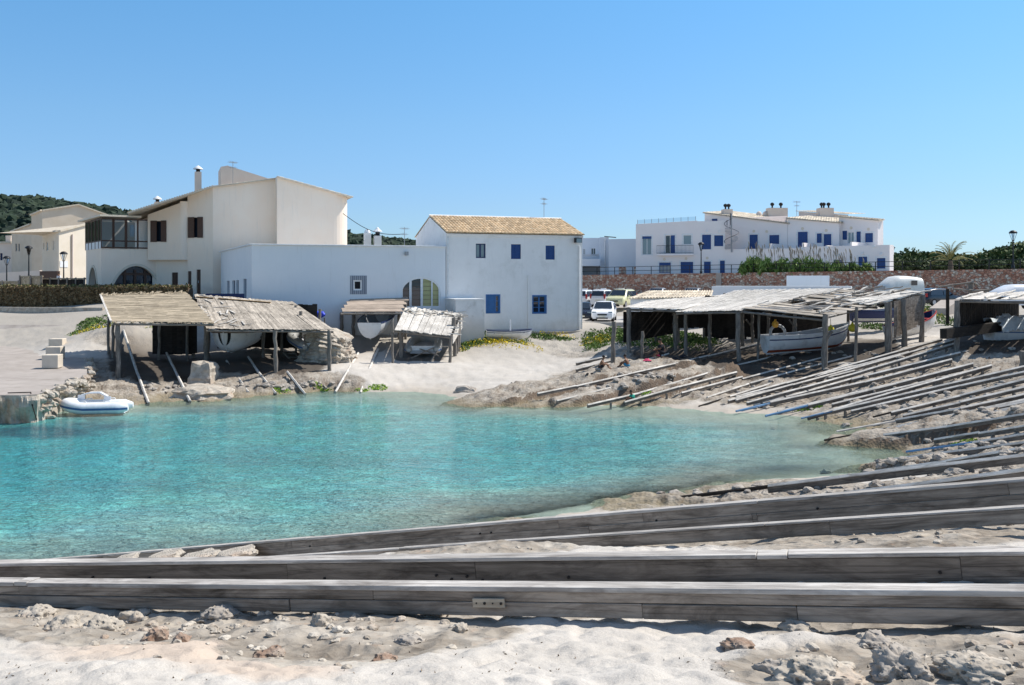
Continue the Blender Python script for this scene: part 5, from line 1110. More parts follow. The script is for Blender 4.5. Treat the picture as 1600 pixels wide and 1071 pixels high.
# terrace dividers stepping down towards us
for fc_, px, h in ((q5,1202,8),(q7,1253,9),(q7,1290,5),(q9,1328,10),(q9,1366,4)):
    u_ = fc_.uz(px, 400)[0]; zt0 = fc_.uz(px, 389)[1]; fbox(W_, fc_, u_, zt0-.6, u_+.25, zt0+h/11.5, .003, 5.5)
W_.build('wall', M['complex'], t)
def shut(fc, rs, kind='s'):
    for r_ in rs: 
        k = MB(); u0, z0, u1, z1 = r_; fbox(k, fc, u0, z0, u1, z1, .1, .15)
        n_ = 2 if (u1-u0) > .9 else 1
        for i in range(n_):
            a, b = u0+(u1-u0)*i/n_+.05, u0+(u1-u0)*(i+1)/n_-.05
            for j in range(int((z1-z0)/.14)): zz = z0+.1+j*.14; fbox(k, fc, a, zz, b, zz+.09, .07, .1)
        k.build('shutter', M['blue'], t)
shut(q1, ops[4:]); shut(q2, ops2); shut(q3, ops3); shut(q6, ops6[:2]+[ops6[2]]); shut(q7, o7); shut(q8, [o8[0], o8[2], o8[3]]); shut(q9, o9)
window(t, q8, o8[1], 'white', 'glassl', 2, .15); window(t, q1, ops[0], 'white', 'glassl', 2, .2); window(t, q1, ops[1], 'white', 'glass', 2, .2); window(t, q1, ops[2], 'white', 'glassl', 1, .05); window(t, q1, ops[3], 'blue', 'glassl', 3, .15)
for r_, vv in (((ops[0][0], ops[0][3]-.35, ops[0][2], ops[0][3]), .15), ((ops[3][0], ops[3][3]-.4, ops[3][2], ops[3][3]), .13), ((ops[1][0]+.8, ops[1][1], ops[1][2], ops[1][3]), .1)): k = MB(); fbox(k, q1, *r_, .05, vv); k.build('shutter', M['blue'], t)
# white mouldings round the openings
for fc_, rs in ((q1,ops),(q2,ops2),(q3,ops3[1:]),(q6,ops6),(q8,o8[2:]),(q9,o9)):
    for u0,z0,u1,z1 in rs: k = MB(); fbox(k, fc_, u0-.2, z0-.1, u0-.003, z1+.2, -.03, -.002); fbox(k, fc_, u1+.003, z0-.1, u1+.2, z1+.2, -.03, -.002); fbox(k, fc_, u0-.003, z1+.003, u1+.003, z1+.2, -.03, -.002); k.build('window_moulding', M['white'], t)
# roofs
k = MB()
for fc_, zf_, dep, ov in ((q3, zq3, 9, .3), (q6, zq6, 9, .3), (q8, zq8, 1.4, .3)):
    a0, a1 = fc_.P(-.2, zf_(0)+.02, -ov), fc_.P(fc_.L+.3, zf_(fc_.L)-.04, -ov); b1, b0 = fc_.P(fc_.L+.3, zf_(fc_.L)+.09*dep, dep), fc_.P(-.2, zf_(0)+.09*dep, dep)
    tiles(k, a0, a1, b1, b0, int(fc_.L/.32), 8, .07, 3); k.prism([a0-Vector((0,0,.12)), a1-Vector((0,0,.12)), b1-Vector((0,0,.12)), b0-Vector((0,0,.12))], (0,0,.08))
k.build('roof', M['tilepale'], t, fix=False)
k = MB(); f_ = Fac(hx(1248,142), hx(1325,137)); zz = lambda u: zof(331,142)+(zof(336,137)-zof(331,142))*u/f_.L; zz.br = []; wall(k, f_, 0, f_.L, 12, zz, []); k.build('upper_wall', M['complex'], t); k = MB(); a0, a1 = f_.P(-.3, zz(0)+.05, -.4), f_.P(f_.L+.3, zz(f_.L)+.05, -.4); tiles(k, a0, a1, a1+f_.n*6+Vector((0,0,.4)), a0+f_.n*6+Vector((0,0,.4)), 36, 5, .07, 3); k.build('roof', M['tilepale'], t, fix=False)
def stack(px0, px1, top, bot, D, pots, lb):
    f_ = Fac(hx(px0, D), hx(px1, D)); c_ = MB(); fbox(c_, f_, 0, zof(bot, D)-1, f_.L, zof(top, D), 0, 1.6); o = c_.build('chimney_stack', M['pink'], t); 
    for p_ in pots: q = at(p_, top, D)+Vector((0,.8,0)); kk = MB(); kk.tube([q, q+Vector((0,0,.35))], .12, 6); kk.lathe(tuple(q+Vector((0,0,.3))), [(0,0),(.22,.08),(.32,.28),(.22,.46),(0,.55)], 10); kk.build('cowl', M['rubber'], o)
stack(1130.5, 1145, 327, 338, 137, (1135.5,1140.5), ''); stack(1201, 1231, 325, 338, 139, (1209,1222.5), ''); stack(1281, 1303, 325, 336, 137, (1286.5,1290,1297.5), '')
k = MB(); 
for px in (1186, 1196): q = at(px, 336, 140); k.lathe((q.x, q.y, q.z-1.5), [(.45,0),(.45,1.4),(.4,1.75),(.2,1.98),(0,2.05)], 12)
k.build('domed_vent', M['pink'], t)
# spiral stair
st_ = MB(); c0 = at(1143, 391, 132.5); zlo = c0.z; zhi = zof(334, 132.5); st_.tube([c0-Vector((0,0,.3)), Vector((c0.x, c0.y, zhi))], .1, 8)
for i in range(18):
    a = i/18*2*math.pi*1.35+2.4; z_ = zlo+(i+1)*(zof(354,132.5)-zlo)/18; st_.prism([c0*1+Vector((0,0,z_-c0.z)), Vector((c0.x+.95*math.cos(a), c0.y+.95*math.sin(a), z_)), Vector((c0.x+.95*math.cos(a+.42), c0.y+.95*math.sin(a+.42), z_))], (0,0,.06))
o = st_.build('spiral_stair', M['grey'], t)
hr = MB(); hr.tube([Vector((c0.x+.97*math.cos(i/30*2*math.pi*1.35+2.4), c0.y+.97*math.sin(i/30*2*math.pi*1.35+2.4), zlo+1+i*(zof(354,132.5)-zlo)/30)) for i in range(31)], .035, 6); hr.tube([at(1136,344,132.5), at(1136,353,132.5)], .05, 6); hr.tube([at(1141,333,132.5), at(1141,352,132.5)], .05, 6); hr.build('handrail', M['black'], o)
# balcony + roof railing
k = MB(); r_ = q1.rect(1027,396.5,1084,398.5); fbox(k, q1, r_[0], r_[1]-.1, r_[2], r_[1]+.12, -1.0, -.003); bl = k.build('balcony_slab', M['complex'], t)
k = MB(); zz0 = r_[1]+.12
for z_ in (zz0+.08, zz0+1.15): fbox(k, q1, r_[0], z_, r_[2], z_+.05, -1.0, -.95)
for i in range(29): u_ = r_[0]+(r_[2]-r_[0])*i/28; fbox(k, q1, u_-.012, zz0, u_+.012, zz0+1.15, -.985, -.965)
k.build('balcony_railing', M['black'], bl)
k = MB()
for px in (996,1007,1018,1029,1041,1052,1064,1075,1087): u_ = q1.uz(px, 348)[0]; fbox(k, q1, u_-.03, zq(u_), u_+.03, zq(u_)+.62, .1, .16)
o = k.build('roof_railing_post', M['grey'], t); k = MB(); k.quad(q1.P(.2,zq(0)+.05,.12), q1.P(q1.L-.2,zq(q1.L)+.05,.12), q1.P(q1.L-.2,zq(q1.L)+.58,.12), q1.P(.2,zq(0)+.58,.12)); k.build('roof_railing_glass', M['clear'], t)
for fc_, px, py in ((q2,1104.5,361.5),(q2,1124,362.5),(q7,1253,391),(q7,1292,388.5),(q9,1366,385.5),(q9,1348,396.5),(q9,1377,398),(q7,1273,398),(q7,1310,400)):
    u_, z_ = fc_.uz(px, py); k = MB(); fbox(k, fc_, u_-.15, z_-.12, u_+.15, z_+.16, -.22, -.004); k.build('wall_lamp', M['white'], t)
for fc_, px, py in ((q1,1038,405.5),(q1,1072,404.5),(q2,1105,403.5),(q3,1178,361.5),(q3,1198,362),(q6,1254,357.5),(q6,1291,360.5),(q8,1330,356.5),(q8,1357,358.5)):
    u_, z_ = fc_.uz(px, py); k = MB(); k.tube([fc_.P(u_, z_, -.003), fc_.P(u_, z_, -.06)], .2, 10); k.build('wall_light', M['beige2'], t)
b = at(1245, 336, 138); antenna(b.x, b.y, b.z-.5, 2.5, 'antenna with a small dish head between the chimneys of the apartment complex', .4, 1.2)
# grey-white buildings behind the white house
t = thing('flat_roofed_house', 'grey-white flat-roofed house with two small windows right of the tiled house', 'house', tuple(hx(912,150)+Vector((0,0,6)))); r1 = Fac(hx(880,150), hx(938,149)); w1 = [r1.rect(911,389,914.5,398), r1.rect(923.5,388,930.5,398)]
mb = MB(); wall(mb, r1, 0, r1.L, 11.6-1.0*0, zof(372,149), w1, .25); k2 = Fac(hx(880,146), hx(938,145.5)); fbox(mb, k2, 0, zof(416,146), k2.L, zof(405,146), 0, 4); fbox(mb, k2, 0, zof(440,146), 2.5, zof(416,146), .2, 4); fbox(mb, r1, 0, 5, r1.L, 11.6, .5, .8)
r2_ = Fac(hx(938,147), hx(951,147)); fbox(mb, r2_, 0, 5, r2_.L, zof(371,147), 0, 8); r3_ = Fac(hx(951,144), hx(995,143)); fbox(mb, r3_, 0, 5, r3_.L, zof(373.5,143), 0, 8); mb.build('wall', M['complexb'], t)
for r_ in w1: window(t, r1, r_, 'white', 'glass', 2, .1)
k = MB(); k.tube([r2_.P(r2_.L*.55,zof(374,147),-.1), r2_.P(r2_.L*.55,6,-.1)], .12, 6); k.build('drainpipe', M['white'], t)
k = MB(); u_, z_ = r2_.uz(946,372); k.tube([r2_.P(u_-.2,z_+.2,-.3), r2_.P(u_+1.6,z_+.05,-.3)], .08, 6); k.build('floodlight_arm', M['black'], t)
for px, wd in ((973,11),(996,10)):
    f_ = Fac(hx(px-wd/2,136), hx(px+wd/2,136)); o = MB(); fbox(o, f_, 0, 6, f_.L, zof(417,136), 0, .5); o = recenter(o.build('stone_pier', M['stone'], None)); tag(o, 'left red stone gate pier behind the railing' if px == 973 else 'right red stone gate pier behind the railing', 'gate pier', 'stone gate piers')
# ---- long retaining wall
WA = hx(880, 127); WB = hx(1110, 114.5); WC = hx(1700, 90); 
t = thing('retaining_wall', 'long reddish rubble stone retaining wall below the apartment complex', 'stone wall', tuple(WA+Vector((0,0,3))))
ztA = zof(430.5, 127); ztB = zof(427, 114.5); ztC = zof(419, 90)
for a, b, za, zb2, nm_ in ((WA, hx(1119,114), ztA, ztB, 0), (hx(1127,113.6), WC, ztB, ztC, 1)):
    mb = MB(); d_ = (b-a).normalized(); n_ = Vector((-d_.y, d_.x, 0)); a3, b3 = Vector((a.x,a.y,1.5)), Vector((b.x,b.y,1.5)); mb.add([a3, b3, Vector((b.x,b.y,zb2)), Vector((a.x,a.y,za)), a3+n_*.6, b3+n_*.6, Vector((b.x,b.y,zb2))+n_*.6, Vector((a.x,a.y,za))+n_*.6], [(0,1,2,3),(4,5,6,7),(3,2,6,7),(0,3,7,4),(1,2,6,5)]); mb.build('stone_face', M['stone'], t)
f_ = Fac(hx(1119,113.9), hx(1127,113.5)); k = MB(); fbox(k, f_, .003, 2, f_.L-.003, ztB-.02, -.06, .5); k.build('rendered_pier', M['concrete'], t)
# upper terrace ground behind the wall
mb = MB(); n_ = Vector((.3,.95,0)); mb.poly([Vector((WA.x,WA.y,ztA-.08))+n_*.3, Vector((WB.x,WB.y,ztB-.08))+n_*.3, Vector((WC.x,WC.y,ztC-.08))+n_*.3, Vector((150,140,8.2)), Vector((150,420,10)), Vector((0,420,10)), Vector((5,150,6.9))]); o = mb.build('upper_terrace', M['asphalt']); struct(o)
# railing
t = thing('railing', 'dark metal railing along the top of the long stone wall', 'railing', (WA.x, WA.y, ztA))
pts = []; 
for a, b, za, zb2 in ((WA, WB, ztA, ztB), (WB, WC, ztB, ztC)):
    for q in (0, .5): 
        z_ = .95-q; MB().beam(Vector((a.x,a.y+.3,za+z_)), Vector((b.x,b.y+.3,zb2+z_)), .05, .06).build('handrail' if q == 0 else 'lower_rail', M['black'], t)
    n_ = int((Vector(b)-Vector(a)).length/2.6)
    for i in range(n_): p = Vector((a.x,a.y+.3,za)).lerp(Vector((b.x,b.y+.3,zb2)), i/n_); MB().box((p.x,p.y,p.z+.47), (.08,.08,.98)).build('railing_post', M['black'], t)
for i in range(11):
    px = 935+i*58; D = 127-(px-880)/800*36; 
    q = at(px, 440+(436-430)*0+ (447-440) , D-.35)
    if i in (1,3,5,8): 
        k = thing('wall_light', f'small round bulkhead lamp on the stone wall, {["first","second","third","fourth"][[1,3,5,8].index(i)]} from the left', 'lamp', tuple(q), .3, 'bulkhead lamps on the stone wall', world=False); MB().lathe((0,0,-.12), [(0,0),(.16,.03),(.18,.12),(.1,.2),(0,.22)], 10).build('housing', M['grey'], k); MB().box((0,-.1,0), (.16,.12,.1)).build('lens', M['glassl'], k)

# ---- street lamps
def lamp_proto():
    t = thing('street_lamp', '-', 'street lamp', (0,0,0), 0, 'black lantern street lamps', world=False)
    MB().lathe((0,0,0), [(.14,0),(.14,.25),(.09,.3),(.065,.9),(.05,2.45),(.06,2.5)], 12).build('pole', M['black'], t)
    fr_ = MB()
    for k in range(4):
        a = math.pi/4+k*math.pi/2; fr_.beam((.09*math.cos(a),.09*math.sin(a),2.5), (.30*math.cos(a),.30*math.sin(a),3.15), .03, .03)
    fr_.lathe((0,0,2.47), [(.1,0),(.12,.04),(.08,.08)], 8); fr_.build('lantern_frame', M['black'], t)
    MB().lathe((0,0,2.56), [(.07,0),(.22,.57),(.0,.57)], 4, False).build('lantern_glass', M['clear'], t)
    MB().lathe((0,0,3.13), [(.35,0),(.36,.05),(.30,.15),(.17,.25),(.0,.28)], 14).build('lantern_cap', M['black'], t); return t
LP = [(10.5,400,437,'street lamp nearest the left edge of the picture'),(45,384,437,'taller street lamp in front of the beige houses'),(99.5,393,434,'street lamp beside the person in white behind the fence'),
      (1003.5,400.5,434,'short-looking street lamp in front of the balcony block'),(1095.5,378.5,428,'street lamp in front of the two-door terrace of the apartments'),(1395,385,421,'street lamp against the dark trees right of the apartments'),(1583,360,420,'tall street lamp against the sky near the right edge')]
pr = None
for px, ty, by, lb in LP:
    D = F*3.41/(by-ty) if px > 200 else 96-px*.05; b = at(px, by if px > 200 else ty+F*3.41/D, D)
    if pr is None: pr = lamp_proto(); pr.location = b; pr['label'] = lb
    else: dup(pr, b, px*.01, lb)
# ---- fences and hedge in the west
def fence(label, a, b, z0, z1, n_, mt, name='bamboo_fence'):
    f_ = Fac(a, b); t = thing(name, label, 'fence', (f_.A.x, f_.A.y, z0)); k = MB(); m_ = int(f_.L/.14)
    for i in range(m_): fbox(k, f_, f_.L*i/m_, z0, f_.L*(i+.85)/m_, z1+random.uniform(-.05,.05), 0, .03)
    k.build('fence_panel', M[mt], t); k = MB(); fbox(k, f_, -.05, z1-.02, f_.L+.05, z1+.1, -.06, .1); k.build('top_rail', M['brush'], t)
    for i in range(n_): k = MB(); u_ = f_.L*i/(n_-1); fbox(k, f_, u_-.07, z0-.5, u_+.07, z1+.15, -.1, -.03); k.build('fence_post', M['post'], t)
fence('pale vertical-board fence panel right of the leftmost fence piece', hx(32,86), hx(66,85), 4.0, zof(433,86), 3, 'brush'); fence('low pale fence piece at the left edge above the hedge', hx(-20,88), hx(30,87), 4.0, zof(441,87), 3, 'brush')
fence('dark slatted fence between the pale fence and the arched house', hx(66,86), hx(133,84), 4.0, zof(436.5,85), 6, 'darkwood', 'slat_fence')
for a, b, za, zb2, lb in ((hx(-40,105), hx(62,101), zof(429,103), zof(423,103), 'sloping beige garden wall in front of the beige houses'), (hx(62,100), hx(90,99), zof(424,100), zof(424,100), 'short darker wooden wall behind the bamboo fences')):
    k = MB(); d_ = (b-a).normalized(); n_ = Vector((-d_.y,d_.x,0))*.3; k.add([Vector((a.x,a.y,3.5)), Vector((b.x,b.y,3.5)), Vector((b.x,b.y,zb2)), Vector((a.x,a.y,za)), Vector((a.x,a.y,3.5))+n_, Vector((b.x,b.y,3.5))+n_, Vector((b.x,b.y,zb2))+n_, Vector((a.x,a.y,za))+n_], [(0,1,2,3),(4,5,6,7),(3,2,6,7),(0,3,7,4),(1,2,6,5)]); o = recenter(k.build('garden_wall', M['pink' if 'sloping' in lb else 'brown'])); tag(o, lb, 'wall')
# kerb wall and upper path in front of the hedge
a, b = atz(-60, 505, 2.9), atz(128, 505, 2.9)
k = MB(); k.prism([a+Vector((0,.05,0)), b+Vector((0,.05,0)), b+Vector((.5,6.5,.0)), a+Vector((-4,6.5,.0))], (0,0,.32)); o = recenter(k.build('quay_path', M['concrete'])); struct(o)
k = MB(); a, b = hx(-60,73.2), hx(160,71.6); f_ = Fac(a, b); fbox(k, f_, 0, 3, f_.L, zof(480.5,72.5), 0, .5); o = recenter(k.build('stone_kerb', M['rockm'])); tag(o, 'low rough stone wall at the foot of the brown hedge', 'wall')
# ================================================================= BOAT SHEDS
def crooked(mb, a, b, r, n_=5, jit=.05, rr=random, k=7):
    a, b = Vector(a), Vector(b); pts = [a.lerp(b, i/n_)+(Vector((rr.uniform(-jit,jit), rr.uniform(-jit,jit), rr.uniform(-jit,jit)*.4)) if 0 < i < n_ else Vector()) for i in range(n_+1)]
    mb.tube(pts, [r*rr.uniform(.82,1.15) for _ in pts], k); return mb
def plankroof(mb, P, nw, rows_, rr, thick=.03, jit=.05, miss=.02, gap=.006, along='depth', edge_jit=.02, skew=.006, lift=.008):
    """P = front-left, front-right, back-right, back-left"""
    FL, FR, BR, BL = map(Vector, P); nrm = (FR-FL).cross(BL-FL).normalized()
    if nrm.z < 0: nrm = -nrm
    for j in range(rows_):
        t0, t1 = j/rows_, (j+1)/rows_
        for i in range(nw):
            if rr.random() < miss: continue
            s0 = (i+.5+rr.uniform(-.1,.1))/nw; s1 = s0+rr.uniform(-skew,skew)
            e0 = t0-(rr.uniform(0,edge_jit) if j == 0 else .02+rr.uniform(0,.02)); e1 = t1+(rr.uniform(-edge_jit,edge_jit) if j == rows_-1 else rr.uniform(-.01,.01))
            if along == 'depth':
                a = FL.lerp(FR, s0).lerp(BL.lerp(BR, s0), e0); b = FL.lerp(FR, s1).lerp(BL.lerp(BR, s1), e1); wd = ((FR-FL).length)/nw
            else:
                a = FL.lerp(BL, s0).lerp(FR.lerp(BR, s0), e0); b = FL.lerp(BL, s1).lerp(FR.lerp(BR, s1), e1); wd = ((BL-FL).length)/nw
            h = nrm*(rr.uniform(0, lift)+j*.0+.02)
            mb.beam(a+h, b+h, wd-gap, thick*rr.uniform(.7,1.2), up=nrm, roll=rr.uniform(-.008,.008))
def shed(label, P, posts, mt='roofwood', nw=24, rows_=2, along='depth', seed=1, pr=.09, miss=.02, brush=False, front=True, jit=.05, **kw):
    rr = random.Random(seed); FL, FR, BR, BL = map(Vector, P)
    t = thing('boat_shed', label, 'boat shed', (FL.x, FL.y, gz(FL.x, FL.y)))
    mb = MB(); plankroof(mb, P, nw, rows_, rr, along=along, miss=miss, **kw)
    mb.build('roof', M[mt], t, fix=False)
    down = Vector((0,0,-.11))
    for (a, b) in ((FL, FR), (BL, BR), ((FL+BL)/2, (FR+BR)/2)): k = MB(); crooked(k, a+down, b+down, .07, 5, .03, rr); k.build('cross_beam', M['post'], t)
    for i in range(5): a, b = FL.lerp(FR, (i+.15)/4.3), BL.lerp(BR, (i+.15)/4.3); k = MB(); crooked(k, a-Vector((0,0,.03)), b-Vector((0,0,.03)), .045, 4, .03, rr, 6); k.build('rafter', M['post'], t)
    for p in posts:
        x, y, zt = p[0], p[1], p[2]; r_ = p[3] if len(p) > 3 else pr; lean = rr.uniform(-.08,.08)
        k = MB(); crooked(k, (x+lean, y, gz(x, y)-.25), (x, y, zt), r_, 6, .035, rr, 8)
        if rr.random() < .5: zz = gz(x,y)+(zt-gz(x,y))*.55; crooked(k, (x, y, zz), (x+rr.uniform(-.4,.4), y-.05, zz+.45), r_*.6, 3, .02, rr, 6)
        k.build('post', M['post'], t)
    return t
def pst(px, foot, top, r=.09, dz=0):            # post standing at a photo pixel
    g = G(px, foot); return (g.x, g.y, EYE-(top-440)/F*g.y+dz, r)
# shed 1: brushwood roof
P1 = (at(176,503.5,51.5), at(334,505,52.6), at(291,458,59.5), at(157,462,58.5))
t1 = shed('open boat shed with a ribbed brushwood roof, the leftmost of the west sheds', P1, [pst(184,592,506,.13), pst(177,560,508,.09), pst(322,572,510,.12), pst(303,560,512,.12)]+[(at(250,480,57.5).x, 57.5, 4.9), (at(292,480,58).x, 58, 5), (at(170,480,57.5).x, 57.5, 4.9)], 'brush', 40, 5, 'width', 11, miss=.0, jit=.03, gap=.0, lift=.012, edge_jit=.01)
rr = random.Random(4); k = MB(); FL, FR, BR, BL = P1
for i in range(80): s_ = rr.random(); a = BL.lerp(BR, s_)+Vector((0,0,.05)); k.beam(a-Vector((0,.25,.04)), a+Vector((rr.uniform(-.15,.25), rr.uniform(.05,.25), rr.uniform(-.02,.12))), .05, .03)
k.build('brush_fringe', M['brush'], t1); k = MB()
for i in range(90): s_ = rr.random(); a = FL.lerp(FR, s_)+Vector((0,0,.02)); k.beam(a+Vector((0,.2,.04)), a+Vector((rr.uniform(-.1,.1), -.1, rr.uniform(-.08,.0))), .04, .025)
k.build('brush_fringe', M['brush'], t1)
k = MB(); k.beam(FL+Vector((-.05,-.1,.06)), BL+Vector((-.05,.1,.06)), .1, .06); k.build('edge_board', M['woodwhite'], t1)
# shed 2: plank roof
P2 = (at(322,514,53.4), at(521,516,55.2), at(458,473,61.5), at(303,461,60.5))
t2 = shed('wide boat shed with a patched grey plank roof, left of the low building', P2, [pst(430,583,517,.12), pst(514,579,517,.12), pst(325,560,516,.13), pst(412,560,517,.1), (at(500,520,59).x,59,4.3), (at(462,520,60).x,60,4.5), (at(470,520,58).x,58,4.2), (at(440,480,60.5).x,60.5,4.6)], 'roofwood', 46, 2, 'depth', 12, miss=.01, lift=.012)
k = MB(); a, b = P2[3].lerp(P2[0], .1), P2[3].lerp(P2[2], .75).lerp(P2[0].lerp(P2[1],.75), .12); nz = Vector((0,0,.09)); k.beam(a.lerp(b,.02)+nz, a.lerp(b,.24)+nz, .28, .03); k.beam(a.lerp(b,.3)+nz, a.lerp(b,.98)+nz, .3, .03); o = k.build('roof_patch', M['orangewood'], t2); o['label'] = 'new orange boards laid across the old roof'
k = MB(); rr = random.Random(9)
for i in range(26):
    s_, u_ = rr.uniform(.0,.4), rr.uniform(.05,.95); a = P2[0].lerp(P2[1], s_).lerp(P2[3].lerp(P2[2], s_), u_)+Vector((0,0,.1)); dl = Vector((rr.uniform(-.6,.6), rr.uniform(-.5,.5), 0)); dl.z = dl.y*.2; k.beam(a-dl, a+dl, .1, .025)
k.build('loose_board', M['woodwhite'], t2)
k = MB(); k.frame(at(352,464,61.6), Vector((1,.1,0)).normalized(), Vector((-.1,1,0)).normalized(), Vector((0,0,1)), 2.4, .1, .4); k.build('blue_backboard', M['navy'], t2)
for sh_, xa, xb, yy, z0_, z1_ in ((t2, -18.6, -12.2, 60.6, 1.8, 4.55), (t1, -21.8, -19.0, 58.2, 1.6, 4.9)):
    k = MB(); n_ = int((xb-xa)/.3)
    for i in range(n_): k.box((xa+(i+.5)*.3, yy+rr.uniform(-.02,.02), (z0_+z1_)/2+rr.uniform(-.05,.05)), (.305,.04,z1_-z0_))
    k.build('rear_shade_boards', M['darkwood'], sh_)  # dark boards added at the shed backs to block light and deepen shade
# shed 3: neat brown boards
P3 = (at(532,488,60.5), at(626,488,61.5), at(639,465.5,65.2), at(548,467,64.3))
t3 = shed('small tidy shed with long brown horizontal roof boards over the open grey boat', P3, [pst(534,530,489,.12), pst(552,527,489,.11), pst(624,532,490,.1), (at(634,500,64).x,64,4.7)], 'roofbrown', 4, 1, 'width', 13, miss=0, gap=.02, edge_jit=0, skew=0)
# shed 4: ragged
P4 = (at(617,515,58), at(704,525,58.6), at(719,489,63.8), at(633,481,63.6))
t4 = shed('ragged low shed with broken grey roof boards between the brown-roofed shed and the square annex', P4, [pst(613,568,500,.08), pst(627,560,517,.13), pst(704,567,524,.1), pst(709,557,497,.14), pst(714,553,500,.09), pst(717.5,550,496,.1)], 'woodwhite', 18, 1, 'depth', 14, miss=.0, lift=.02, edge_jit=.05)
k = MB(); rr = random.Random(21)
for i in range(46):
    s_ = rr.random(); a = P4[3].lerp(P4[2], s_)+Vector((0,-rr.uniform(0,1.6),-.1)); a.z -= (P4[3].y-a.y)*.02; dl = Vector((rr.uniform(-.35,.45), rr.uniform(-.35,.35), rr.uniform(-.1,.22))); k.beam(a-dl*.6, a+dl, rr.uniform(.08,.16), .03, roll=rr.uniform(-.6,.6))
for i in range(16):
    s_ = rr.random(); a = P4[1].lerp(P4[2], s_)+Vector((0,0,.05)); k.beam(a-Vector((.3,0,0)), a+Vector((rr.uniform(.2,.7),rr.uniform(-.2,.2),rr.uniform(-.1,.1))), .1, .05)
k.build('broken_board', M['woodwhite'], t4)
k = MB(); k.prism([P4[1]+Vector((.1,.2,-.05)), P4[2]+Vector((.12,-.2,-.05)), P4[2]+Vector((.12,-.2,-1.0)), P4[1]+Vector((.1,.2,-.5))], (.04,0,0)); k.build('side_board', M['woodwhite'], t4)

# east sheds: one row facing the water
def W3(px, py, D): return at(px, py, D)
A0 = W3(976,481,58.5); A1 = W3(1068,484,56.6); A2 = W3(1160,459,66); A3 = W3(1010,471,66.5)
t5 = shed('left bay of the long east shed row, with bleached plank roof and dark tarred side', (A0, A1, A2, A3), [pst(982,550,482,.13), pst(1002,540,485,.08), pst(1024,536,486,.12), (at(1100,480,64).x,64,4.7), (at(1060,480,62).x,62,4.6)], 'woodwhite', 22, 1, 'depth', 31, miss=.0)
k = MB(); s0 = at(974,486,58.7); s1 = at(1062,486,62.5)
for i in range(20):
    a = s0.lerp(s1, i/20); b = s0.lerp(s1, (i+1.02)/20); zl = a.z-.05; dn = 1.9-.55*i/20; k.frame(Vector(((a.x+b.x)/2, (a.y+b.y)/2, zl-dn/2)), (b-a).normalized(), Vector((0,0,1)).cross((b-a).normalized()), Vector((0,0,1)), (b-a).length*.97, .04, dn)
k.build('side_boards', M['darkwood'], t5)
B0 = W3(1057,487.5,56.4); B1_ = W3(1160,485.5,54.6); B2_ = W3(1335,451,66); B3_ = W3(1150,454,66.5)
t6 = shed('middle bay of the long east shed row, broad sunlit roof of bleached planks', (B0, B1_, B2_, B3_), [pst(1056,549,490,.14), pst(1071.5,557,490,.11), pst(1109,551,490,.12), pst(1153,565,488,.14), pst(1160,540,490,.13), pst(1175,536,490,.1), (at(1200,480,62).x,62,4.7), (at(1240,480,64).x,64,5.0)], 'woodwhite', 40, 2, 'depth', 32, miss=.0)
k = MB(); rr = random.Random(5)
for i in range(22):
    a = at(1062+i*4.3, 490, 60); k.box((a.x, a.y+i*.05, a.z-.45), (.17,.04,.9+rr.uniform(-.1,.1)), .1)
k.build('rear_shade_boards', M['darkwood'], t6)
k = MB(); ra, rb_ = Vector((13.2,64.9,0)), Vector((21.0,63.6,0)); 
for i in range(26):
    a = ra.lerp(rb_, i/26); k.box((a.x, a.y, 3.6+rr.uniform(-.1,.1)), (.305,.05,2.9+rr.uniform(-.15,.15)), -.12)
k.build('rear_shade_boards', M['darkwood'], t6)  # dark boards added to keep light from coming in behind the bay
C0 = W3(1158,485,54.8); C1 = W3(1292,498,51.2); C2 = W3(1441,460,56.5); C3 = W3(1330,453,63)
t7 = shed('ragged right bay of the east shed row, roofed with crooked poles above the white boat', (C0, C1, C2, C3), [pst(1290,578,492,.17), pst(1338.5,565,480,.1), pst(1387,551,474,.19), pst(1412,543,468,.16), pst(1441,534,461,.15), pst(1186,560,492,.08), (at(1242,500,58).x,58,4.4), (at(1325,480,60).x,60,5.0)], 'roofwood', 22, 2, 'width', 33, miss=.22, lift=.1, skew=.03)
for q in [k_ for k_ in t7.children if k_.name.startswith('post')][:1]: pass
rr = random.Random(77)
def onroof(s_, u_, h=.1): return C0.lerp(C1, s_).lerp(C3.lerp(C2, s_), u_)+Vector((0,0,h))
for i in range(34):
    s_, u_ = rr.uniform(.02,.98), rr.uniform(.02,.9); a = onroof(s_, u_, rr.uniform(.1,.3)); an = rr.gauss(.6,.5); L = rr.uniform(.8,3.2); b = onroof(min(1.05, s_+L/8*math.sin(an)*.6), min(1.05, u_+L/9*math.cos(an)), rr.uniform(.12,.4))
    k = MB(); crooked(k, a, b, rr.uniform(.03,.07), 5, .09, rr, 6); k.build('roof_pole', M['woodwhite' if rr.random() < .6 else 'post'], t7)
k = MB()
for i in range(9):
    a, b = onroof(.02+i*.05, .05+.02*i), onroof(.55+i*.03, .0+.055*i); k.beam(a, b, .16, .05)
k.build('long_board', M['beamtop'], t7)
k = MB(); plankroof(k, (onroof(.62,.5,.14), onroof(1.0,.42,.14), onroof(1.02,1.0,.14), onroof(.62,1.0,.14)), 12, 2, rr, miss=0, along='width'); k.build('roof_boards', M['woodwhite'], t7)
k = MB(); rr = random.Random(8)
gA = G(1387,551); gB = G(1441,534); tA, tB = at(1387,474,gA.y), at(1441,461,gB.y)
